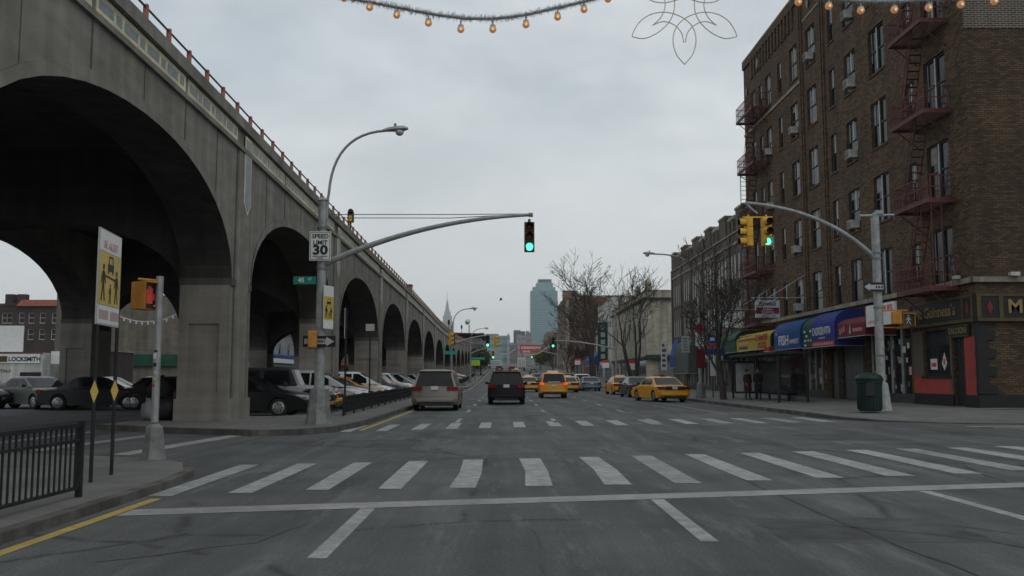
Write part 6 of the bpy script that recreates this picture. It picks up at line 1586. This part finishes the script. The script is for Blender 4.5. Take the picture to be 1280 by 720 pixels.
bare_tree('bare street tree with dark spreading branches nearest on the right, behind the turning taxi', 12.35, 52.0, 9.2, 14, (-.10, 0), 1, r0=.20, fork=.33, rmin=.017, open_=1.15, ks=(4, 4, 3, 3, 2, 2))
bare_tree('bare multi-stemmed street tree in front of the cream corner building', 12.9, 92, 12.5, 5, (0, 0), 4, r0=.17, fork=.36, rmin=.019, ks=(2, 2, 3, 2, 2, 1), spread=.33)
bare_tree('tall leaning bare tree in front of the red brick building and glass tower', 12.6, 128, 15.2, 24, (-.25, 0), 1, r0=.45, fork=.40, rmin=.030, open_=1.25, ks=(5, 4, 3, 3, 2, 2))
bare_tree('slim bare tree farther along the right pavement', 12.4, 175, 9, 31, (0, 0), 2, r0=.16, fork=.30, rmin=.028)
bare_tree('small distant bare tree by the far right awnings', 12.2, 230, 9, 37, (0, 0), 1, r0=.20, fork=.32, rmin=.032)
# distant planting
def bush(label, x, y, w_, h, seed, mat):
    rr_ = random.Random(seed); t_ = thing('street_tree', label, 'tree', (x, y, gz(y)), 0)
    mb = MB(); mb.tube([(x, y, gz(y)), (x, y, gz(y)+h*.5)], [.2, .1], M['bark'], 7); mb.build('trunk', t_, 60)
    mb = MB()
    for i in range(900):
        a, b, c = rr_.gauss(0, .38), rr_.gauss(0, .38), rr_.gauss(0, .33)
        if a*a+b*b+c*c > 1: continue
        p = Vector((x+a*w_, y+b*w_, gz(y)+h*.6+c*h*.5)); u = Vector((rr_.gauss(0, 1), rr_.gauss(0, 1), rr_.gauss(0, 1))).normalized()*.22; v = u.orthogonal().normalized()*.16
        mb.face([p-u-v, p+u-v, p+u+v, p-u+v], mat)
    mb.build('crown', t_)
bush('dark leafy far tree on the left of the road below the station', -4.9, 196, 2.6, 6.0, 1, M['hedge'])
bush('green yellow leafy tree far down the right pavement', 11.5, 290, 3.0, 6.5, 2, grimy('yellow green leaves', (.10, .13, .03), .9, 2, .4))

# ------------------------------------------------------------------ bus shelter, stop and people
sx0, sx1, sy0, sy1 = 13.4, 14.8, 45.0, 54.0
r = thing('bus_shelter', 'dark framed glass bus shelter on the right pavement where two people stand', 'bus shelter', (14, 52, .2))
mb = MB(); mb.box(sx0-.15, sx1+.1, sy0-.2, sy1+.2, 2.55, 2.68, M['black']); mb.build('roof', r, bevel=.02)
for x, y in ((sx0, sy0), (sx0, sy1), (sx1, sy0), (sx1, sy1), (sx1, 49.6)):
    mb = MB(); mb.box(x-.05, x+.05, y-.05, y+.05, .15, 2.55, M['black']); mb.build('post', r)
mb = MB(); mb.box(sx1-.01, sx1+.01, sy0+.1, sy1-.1, .5, 2.4, M['shopglass']); mb.build('back_panel', r)
mb = MB(); mb.box(sx0+.1, sx1-.1, sy1-.06, sy1+.0, .5, 2.35, M['black']); mb.box(sx0+.16, sx1-.16, sy1-.075, sy1-.062, .6, 2.25, grimy('pale poster', (.50, .53, .52), .3, 1, .35)); mb.build('poster_panel', r)
mb = MB(); mb.box(sx1-.5, sx1-.1, 46.5, 51, .6, .66, M['black']); mb.box(sx1-.35, sx1-.25, 47, 47.1, .2, .6, M['black']); mb.box(sx1-.35, sx1-.25, 50.4, 50.5, .2, .6, M['black']); mb.build('bench', r)
p = atY(890, 424, 57.5)
r = thing('bus_stop_sign', 'bus stop post with a round blue sign, a red plate and a pale timetable', 'bus stop', (p.x, 57.5, .15))
mb = MB(); mb.tube([(p.x, 57.5, .15), (p.x, 57.5, p.z+.1)], .035, M['black'], 8); mb.build('post', r, 30)
mb = MB(); mb.tube([(p.x, 57.47, p.z), (p.x, 57.43, p.z)], .28, M['sign_blue'], 16); mb.build('disc', r, 30); mb = MB(); mb.box(p.x-.14, p.x+.14, 57.415, 57.428, p.z-.10, p.z+.10, M['sign_white']); mb.build('bus_symbol', r)
mb = MB(); mb.box(p.x-.3, p.x+.3, 57.44, 57.465, p.z-.52, p.z-.30, M['sign_red']); mb.build('red_plate', r)
mb = MB(); mb.box(p.x-.85, p.x-.05, 57.44, 57.465, p.z-.98, p.z-.62, M['sign_blue']); mb.box(p.x+.05, p.x+.8, 57.44, 57.465, p.z-.98, p.z-.58, M['sign_blue']); mb.box(p.x+.1, p.x+.65, 57.44, 57.465, p.z-1.28, p.z-1.02, M['sign_grey']); mb.build('route_plates', r)
mb = MB(); mb.box(p.x-.16, p.x+.16, 57.40, 57.465, 1.5, 2.55, M['sign_white']); mb.build('timetable', r)
def person(label, x, y, z, h, yaw, coat, legs, seed, arms='down'):
    rr_ = random.Random(seed); s = h/1.72
    J = {'pel': (0, 0, .95), 'waist': (0, 0, 1.10), 'chest': (0, .01, 1.32), 'neck': (0, .01, 1.47), 'head': (0, -.015, 1.60), 'top': (0, -.01, 1.70),
         'hipl': (-.10, 0, .90), 'kneel': (-.115, -.015, .48), 'ankl': (-.12, .03, .09), 'toel': (-.13, -.14, .04),
         'hipr': (.10, 0, .90), 'kneer': (.11, -.03, .49), 'ankr': (.12, 0, .09), 'toer': (.14, -.17, .04),
         'shl': (-.18, .01, 1.40), 'ell': (-.23, .02, 1.12), 'wrl': (-.19, -.12, .92), 'hal': (-.17, -.17, .85),
         'shr': (.18, .01, 1.40), 'elr': (.24, .03, 1.12), 'wrr': (.17, -.14, .97), 'har': (.13, -.20, .93)}
    RAD = dict(pel=.17, waist=.16, chest=.175, neck=.06, head=.10, top=.075, hipl=.10, kneel=.065, ankl=.048, toel=.04, hipr=.10, kneer=.065, ankr=.048, toer=.04, shl=.085, ell=.062, wrl=.042, hal=.034, shr=.085, elr=.062, wrr=.042, har=.034)
    E_ = [('pel', 'waist'), ('waist', 'chest'), ('chest', 'neck'), ('neck', 'head'), ('head', 'top'), ('pel', 'hipl'), ('hipl', 'kneel'), ('kneel', 'ankl'), ('ankl', 'toel'), ('pel', 'hipr'), ('hipr', 'kneer'), ('kneer', 'ankr'), ('ankr', 'toer'),
          ('chest', 'shl'), ('shl', 'ell'), ('ell', 'wrl'), ('wrl', 'hal'), ('chest', 'shr'), ('shr', 'elr'), ('elr', 'wrr'), ('wrr', 'har')]
    names = list(J); idx = {k: i for i, k in enumerate(names)}
    vs = [Vector(J[k])*s for k in names]; es = [(idx[a], idx[b]) for a, b in E_]; rad = [RAD[k]*s for k in names]
    for side in ('l', 'r'):                              # five fingers from each palm
        hv = Vector(J['ha'+side]); wv = Vector(J['wr'+side]); d = (hv-wv).normalized(); sd = d.cross(Vector((0, 0, 1))).normalized()
        for f, (o, L, sp_) in enumerate(((-.024, .07, -.12), (-.008, .082, -.04), (.008, .078, .04), (.024, .062, .12), (-.034, .05, -.7))):
            b = hv+sd*o+(d*-.03 if f == 4 else d*.0); t1 = b+(d+sd*sp_).normalized()*L*.55; t2 = t1+(d+sd*sp_*.5+Vector((0, .25, -.3))).normalized()*L*.45
            i0 = len(vs); vs += [b*s, t1*s, t2*s]; rad += [.0095*s, .0085*s, .007*s]; es += [(idx['ha'+side], i0), (i0, i0+1), (i0+1, i0+2)]
    me = bpy.data.meshes.new('body'); me.from_pydata([tuple(v) for v in vs], es, []); o = bpy.data.objects.new('tmp', me); COL.objects.link(o)
    md = o.modifiers.new('s', 'SKIN')
    for i, v in enumerate(me.skin_vertices[0].data): v.radius = (rad[i], rad[i]); v.use_root = (i == 0)
    sb = o.modifiers.new('d', 'SUBSURF'); sb.levels = 1; sb.render_levels = 1
    dg = bpy.context.evaluated_depsgraph_get(); dg.update()
    m2 = bpy.data.meshes.new_from_object(o.evaluated_get(dg)); bpy.data.objects.remove(o)
    m2.materials.clear()
    for m in (coat, legs, M['skin'], M['black']): m2.materials.append(m)
    for p_ in m2.polygons:
        c = p_.center/s; p_.use_smooth = True
        p_.material_index = 2 if (c.z > 1.46 or (c.z < .935 and c.y < -.09 and c.z > .7)) else (3 if c.z < .10 else (1 if c.z < .86 else 0))
    rt = thing('person', label, 'person', (x, y, z), yaw, 'people waiting in the bus shelter')
    b = bpy.data.objects.new('body', m2); COL.objects.link(b); b.parent = rt
    mb = MB(); n = 12                                    # long coat skirt following the hips
    rg = [(.19, 1.16, 0), (.20, .95, 0), (.215, .72, .0), (.225, .52, .0)]
    mb.tube([(0, 0, zz*s) for _, zz, _ in rg], [a*s for a, _, _ in rg], coat, n, caps=False); mb.build('coat', rt, 60, local=True)
    mb = MB(); mb.tube([(0, .02*s, 1.545*s), (0, .035*s, 1.58*s), (0, .035*s, 1.66*s), (0, .015*s, 1.725*s), (0, .0, 1.745*s)], [.06*s, .11*s, .118*s, .085*s, .02*s], M['hair'], 12); mb.build('hair', rt, 60, local=True)
    mb = MB()                                            # face: eyes, nose, mouth
    for sx in (-1, 1): mb.tube([(sx*.035*s, -.112*s, 1.605*s), (sx*.035*s, -.120*s, 1.605*s)], .012*s, M['hair'], 8)
    mb.hull8([(-.013*s, -.10*s, 1.565*s), (.013*s, -.10*s, 1.565*s), (.013*s, -.135*s, 1.568*s), (-.013*s, -.135*s, 1.568*s)], [(-.007*s, -.10*s, 1.605*s), (.007*s, -.10*s, 1.605*s), (.007*s, -.118*s, 1.605*s), (-.007*s, -.118*s, 1.605*s)], M['skin'])
    mb.box(-.025*s, .025*s, -.116*s, -.10*s, 1.540*s, 1.549*s, M['sign_pink']); mb.build('face', rt, local=True)
    return rt
person('person in a dark red coat standing in the bus shelter, left of the two', 13.28, 50.3, .19, 1.66, R(20), M['coat_plum'], M['jeans'], 1)
person('person in a long black coat standing in the bus shelter, right of the two', 13.80, 50.1, .2, 1.72, R(-30), M['coat_black'], M['jeans'], 2)
# newspaper boxes by the shelter end
r = thing('phone_kiosk', 'dark grey phone kiosk with a white panel against the shop fronts', 'kiosk', (15.45, 49.4, .22)); mb = MB(); mb.box(15.3, 15.6, 49.2, 49.6, .22, 2.1, M['galv_dark']); mb.build('cabinet', r, bevel=.03); mb = MB(); mb.box(15.36, 15.54, 49.17, 49.195, 1.2, 1.8, M['galv_dark']); mb.build('panel', r)

# ------------------------------------------------------------------ festive garlands across the boulevard
def garland(label, pts_px, Yg, bulbs_px, seed):
    rr_ = random.Random(seed); r_ = thing('garland', label, 'garland', atY(pts_px[len(pts_px)//2][0], pts_px[len(pts_px)//2][1], Yg), 0, 'tinsel garlands with bulbs')
    pts = [atY(px, py, Yg) for px, py in pts_px]
    mb = MB(); mb.tube(pts, .026, M['tinsel'], 6)
    for a, b in zip(pts, pts[1:]):
        L = (b-a).length; n = int(L*520)
        for i in range(n):
            q = a.lerp(b, rr_.random()); d = (Vector((rr_.gauss(0, .6), rr_.gauss(0, 1), rr_.gauss(0, 1)))).normalized()*rr_.uniform(.045, .095); s_ = d.orthogonal().normalized()*.0045
            mb.face([q-s_, q+s_, q+d+s_*.5, q+d-s_*.5], M['tinsel'])
    mb.build('tinsel', r_)
    proto = None
    for px, py in bulbs_px:
        c = atY(px, py, Yg)
        if proto is None:
            mb = MB(); mb.lathe([(.014, .16), (.014, .085), (.045, .075), (.052, .045)], M['tinsel'], 12, c); proto = mb.build('lamp_cap', r_, 40)
            mb = MB(); mb.lathe([(.050, .045), (.062, .015), (.060, -.015), (.040, -.045), (.012, -.058)], M['rope_bulb'], 14, c); g_ = mb.build('bulb_glass', proto, 60)
            mb = MB(); mb.tube([c+Vector((0, -.035, -.01)), c+Vector((0, -.062, -.012)), c+Vector((0, -.066, -.012))], [.022, .018, .004], M['bulb'], 8); mb.build('filament', proto, 60); pc0 = c
        else: part_copy(proto, r_, c-pc0)
M['rope_bulb'] = emit('amber glass bulb', (.55, .27, .12), .35)
P1 = [(300, -60), (345, -44), (385, -25), (430, -3), (465, 3), (521, 14), (550, 19), (582, 23), (615, 23.5), (640, 21), (664, 17), (704, 8), (741, -1), (790, -18), (855, -52)]
garland('tinsel garland with amber bulbs across the sky, left of the light ornament', P1, 15.0, [(390, -17), (430, -2), (462, 9.5), (496, 19), (535.5, 29), (576, 37), (616, 37), (657.5, 31), (697, 21.5), (730, 12), (760, -1), (800, -14)], 3)
P2 = [(855, -52), (905, -32), (950, -16), (1000, -6), (1040, -1), (1080, 2), (1118, 2), (1160, 0), (1200, -4), (1250, -11), (1300, -20)]
garland('tinsel garland with amber bulbs in front of the brown brick building', P2, 15.0, [(960, -5), (998, 3), (1036, 8), (1076, 13.5), (1118, 12.5), (1161, 10), (1201, 6), (1243, 2), (1284, -6)], 4)
r = thing('light_ornament', 'unlit flower shaped rope light ornament hanging over the road', 'ornament', atY(855, 0, 15.0))
S = lambda x, y: atY(760+x/6.4, y/6.4, 15.0)
def spline(pts, n=7):
    out_ = []; P_ = [pts[0]]+list(pts)+[pts[-1]]
    for i in range(1, len(P_)-2):
        for k in range(n):
            t_ = k/n; p0, p1, p2, p3 = P_[i-1:i+3]
            out_.append(tuple(.5*((2*p1[j])+(-p0[j]+p2[j])*t_+(2*p0[j]-5*p1[j]+4*p2[j]-p3[j])*t_**2+(-p0[j]+3*p1[j]-3*p2[j]+p3[j])*t_**3) for j in (0, 1)))
    return out_+[pts[-1]]
half = [
 [(612, 515), (545, 430), (520, 320), (545, 220), (612, 150), (700, 110), (785, 97), (880, 115), (960, 165), (1010, 235), (1032, 292)],
 [(1032, 292), (940, 308), (850, 275), (770, 215), (720, 150), (695, 80), (692, 0), (700, -60)],
 [(868, 202), (810, 150), (775, 85), (768, 20), (790, -60)],
 [(868, 202), (800, 175), (740, 178), (680, 210), (635, 265), (618, 340)],
 [(650, -8), (720, 12), (780, 22), (850, 14), (900, -8)],
 [(612, -230), (560, -150), (612, -60), (665, -150), (612, -230)]]
for pl in half:
    for mir in (0, 1):
        q = spline([((1224-x) if mir else x, y) for x, y in pl]); mb = MB(); mb.tube([S(*p) for p in q], .0095, M['rope_light'], 5); mb.build('light_tube', r, 60)
mb = MB(); mb.tube([S(612, -340), S(612, -230)], .006, M['rail'], 5); mb.build('hanger', r)
# distant garlands
for lab, Yg, pp in (('pale distant garland sagging over the road between the far signals', 150, [(612, 437), (620, 441), (629, 443), (637, 441), (645, 436)]), ('pale distant garland rising to the far right signal', 130, [(655, 444), (668, 443), (676, 440), (687, 432)])):
    r = thing('garland', lab, 'garland', atY(pp[1][0], pp[1][1], Yg), 0); mb = MB(); mb.tube([atY(a, b, Yg) for a, b in spline(pp)], .09, M['sign_grey'], 5); mb.build('tinsel', r)
pp = [(130, 391), (150, 396), (168, 401), (185, 402), (203, 400), (220, 393)]
r = thing('garland', 'white garland behind the viaduct on the far side street', 'garland', atY(168, 401, 70), 0); mb = MB(); q = [atY(a, b, 70) for a, b in spline(pp)]; mb.tube(q, .05, M['sign_grey'], 5)
for a in q[::3]: mb.tube([a, a-Vector((0, 0, .22))], .06, M['sign_white'], 5)
mb.build('tinsel', r)
# ------------------------------------------------------------------ bird
c = atY(626, 375, 95)
r = thing('bird', 'small dark bird flying in the grey sky left of the glass tower', 'bird', c)
mb = MB(); mb.tube([c+Vector((-.17, 0, -.03)), c+Vector((-.10, 0, 0)), c+Vector((.02, 0, .02)), c+Vector((.12, 0, .03)), c+Vector((.17, 0, .035))], [.01, .05, .065, .04, .008], M['pigeon'], 8); mb.build('body', r, 60)
for s in (-1, 1): mb = MB(); mb.mesh([c+Vector((-.08, s*.04, .03)), c+Vector((.07, s*.04, .03)), c+Vector((.13, s*.2, .17)), c+Vector((-.02, s*.34, .20)), c+Vector((-.10, s*.2, .12))], [(0, 1, 2, 3, 4)], M['pigeon']); mb.build('wing', r)

# ------------------------------------------------------------------ skyline
def tower_mat(name, col, dark, w_, h_):
    m = brick(name, col, tuple(c*.85 for c in col), dark, w_, h_, dirt=.2)
    return m
tg = tower_mat('green tower glass', (.20, .33, .35), (.12, .20, .22), 9, 4.2)
tg.node_tree.nodes['Principled BSDF'].inputs['Roughness'].default_value = .35; tg.node_tree.nodes['Principled BSDF'].inputs['Metallic'].default_value = .6
g0 = 8.7
r = thing('glass_tower', 'tall blue green glass office tower with a stepped top right of the road', 'skyscraper', (78.6, 1800, g0))
mb = MB()
mb.box(52, 105.2, 1800, 1850, g0, 170, tg); mb.box(56.3, 101.0, 1802, 1848, 170, 177.5, tg); mb.box(63.2, 96.5, 1804, 1846, 177.5, 185.5, tg); mb.build('glass_body', r)
mb = MB(); mb.box(67.5, 94.0, 1806, 1844, 185.5, 193.5, M['grey_wall']); mb.build('crown', r)
mb = MB()
for i in range(7): mb.box(69.5+i*3.4, 71.6+i*3.4, 1805.4, 1805.9, 188.5, 191.5, M['brick_dark'])
mb.build('crown_louvre', r)
mb = MB()
for k in range(40): mb.box(52-.3, 105.5, 1799.6, 1799.9, g0+4*k+2.2, g0+4*k+3.4, tower_mat('tower spandrel', (.10, .19, .205), (.06, .12, .13), 3, 5) if k == 0 else bpy.data.materials['tower spandrel'])
mb.build('spandrel_band', r)
hz = grimy('distant limestone', (.21, .20, .20), .9, .01, .1); hz2 = grimy('distant windows', (.14, .14, .15), .9, .01, .1)
r = thing('spire_skyscraper', 'distant pale skyscraper with a tapering spire above the viaduct', 'skyscraper', (-298, 4800, 0))
def pxbox(mb, xa, xb, ya, yb, Yd, mat, z0=None, depth=None):
    a, b = atY(xa, ya, Yd), atY(xb, yb, Yd); mb.box(a.x, b.x, Yd, Yd+(depth or (b.x-a.x)), b.z if z0 is None else z0, a.z, mat)
mb = MB(); pxbox(mb, 551.5, 566.3, 402, 470, 4800, hz, 0); pxbox(mb, 553.6, 564.4, 394.5, 402, 4805, hz); pxbox(mb, 555.3, 562.8, 389.5, 395, 4810, hz); pxbox(mb, 556.6, 561.4, 385, 390, 4815, hz); mb.build('shaft', r)
mb = MB()
for i in range(6): xa = 552.6+i*2.3; pxbox(mb, xa, xa+.9, 403, 470, 4799, hz2, 0, .5)
mb.build('window_strip', r)
c0_, c1_ = atY(559, 385.2, 4825), atY(559, 365, 4825); q = c1_.z-c0_.z
mb = MB(); mb.lathe([(9, 0), (7.5, q*.18), (4.5, q*.40), (3.2, q*.46), (1.6, q*.5), (.9, q)], hz, 8, (c0_.x, 4825, c0_.z)); mb.build('spire', r)
bgt = [('glass_block', 'wide teal glass office block at the end of the road', 'office block', 607, 634, 419.5, 1000, (.25, .34, .36), 26),
       ('office_block', 'grey office block with a flat dark top behind the far station', 'office block', 599, 609, 418, 1100, (.10, .11, .12), 20),
       ('office_block', 'white vertical slab at the right edge of the teal glass block', 'office block', 634, 637.5, 419, 990, (.34, .35, .36), 6),
       ('office_block', 'dark blue tower behind the pale block at the end of the road', 'office block', 642, 656.5, 414, 1500, (.065, .08, .11), 20),
       ('office_block', 'pale grey block left of the green glass tower', 'office block', 646, 657, 420, 1200, (.27, .27, .28), 14),
       ('office_block', 'beige block tucked against the left side of the green glass tower', 'office block', 657, 664.5, 415.5, 1250, (.24, .225, .205), 12),
       ('office_block', 'low brown grey block between the teal and the pale ones', 'office block', 637, 647, 431, 800, (.16, .15, .145), 12),
       ('office_block', 'low grey block right of the green glass tower', 'office block', 697, 708, 430, 1300, (.20, .20, .205), 14),
       ('office_block', 'low grey warehouse across the end of the road', 'warehouse', 600, 720, 459, 640, (.17, .17, .17), 30)]
for i, (nm, lab, cat, xa, xb, yt, Yd, col, dp) in enumerate(bgt):
    a, b = atY(xa, yt, Yd), atY(xb, 470, Yd); r = thing(nm, lab, cat, ((a.x+b.x)/2, Yd, g0))
    wm = tower_mat('skyline wall %d' % i, col, tuple(c*.75 for c in col), 5, 3.6)
    mb = MB(); mb.box(a.x, b.x, Yd, Yd+dp, g0-1, a.z, wm); mb.build('wall', r)
    mb = MB(); mb.box(a.x+.3, a.x+(b.x-a.x)*.6, Yd+2, Yd+dp-2, a.z+.01, a.z+2.0, M['grey_wall']); mb.build('roof_plant', r)
    n = max(2, int((b.x-a.x)/6)); hh_ = a.z-g0; k = max(1, int(hh_/7)); sp7 = hh_/k; mb = MB(); st = (b.x-a.x)/n
    wmm = grimy('skyline window %d' % i, tuple(c*.6 for c in col), .4, .05, .2)
    for v in range(k): mb.box(a.x+st*.1, b.x-st*.1, Yd-.25, Yd-.05, g0+sp7*(v+.35), g0+sp7*(v+.75), wmm)
    mb.build('window_band', r)
r = thing('billboard', 'red billboard with pale lettering before the glass tower', 'billboard', atY(665, 441, 420)); a, b = atY(650, 431, 420), atY(677, 441.5, 420)
mb = MB(); mb.box(a.x, b.x, 420, 420.5, b.z, a.z, M['sign_red']); mb.build('panel', r)
mb = MB(); rr_ = random.Random(2); x = a.x+.6
while x < b.x-.6: w_ = rr_.uniform(.25, .5); mb.box(x, x+w_, 419.9, 419.95, a.z-1.9+rr_.uniform(-.1, .1), a.z-.8, M['sign_white']); x += w_+.22
x = a.x+1.2
while x < a.x+4.6: mb.box(x, x+.35, 419.9, 419.95, b.z+.3, b.z+1.2, M['sign_white']); x += .6
mb.build('illegible_lettering', r)
mb = MB()
for x in (a.x+1, b.x-1): mb.box(x-.2, x+.2, 420.6, 421, gz(420), b.z+1, M['rail'])
mb.build('post', r)
r = thing('billboard', 'white billboard with faint dark lines left of the road end', 'billboard', atY(620, 464, 330)); a, b = atY(613, 450, 330), atY(627, 463, 330)
mb = MB(); mb.box(a.x, b.x, 330, 330.4, b.z, a.z, M['sign_white']); mb.build('panel', r)
mb = MB()
for i in range(4): mb.box(a.x+.3, b.x-.3-.4*(i % 2), 329.93, 329.97, a.z-.8-i*.75, a.z-.5-i*.75, M['sign_grey'])
mb.build('faint_lines', r)
mb = MB(); mb.box(a.x+.3, a.x+.6, 330.5, 330.8, gz(330)-.1, b.z+.3, M['rail']); mb.box(b.x-.6, b.x-.3, 330.5, 330.8, gz(330)-.1, b.z+.3, M['rail']); mb.build('post', r)

# ------------------------------------------------------------------ air
m = bpy.data.materials.new('haze'); m.use_nodes = True; t = m.node_tree
for n in list(t.nodes):
    if n.type != 'OUTPUT_MATERIAL': t.nodes.remove(n)
pv = t.nodes.new('ShaderNodeVolumePrincipled'); pv.inputs['Color'].default_value = (.92, .95, .97, 1); pv.inputs['Density'].default_value = 1.15e-4; pv.inputs['Anisotropy'].default_value = .2
t.links.new(pv.outputs[0], t.nodes['Material Output'].inputs['Volume'])
mb = MB(); mb.box(-4200, 4200, -420, 9200, -1.1, 560, m); structure(mb.build('haze'), 'stuff')
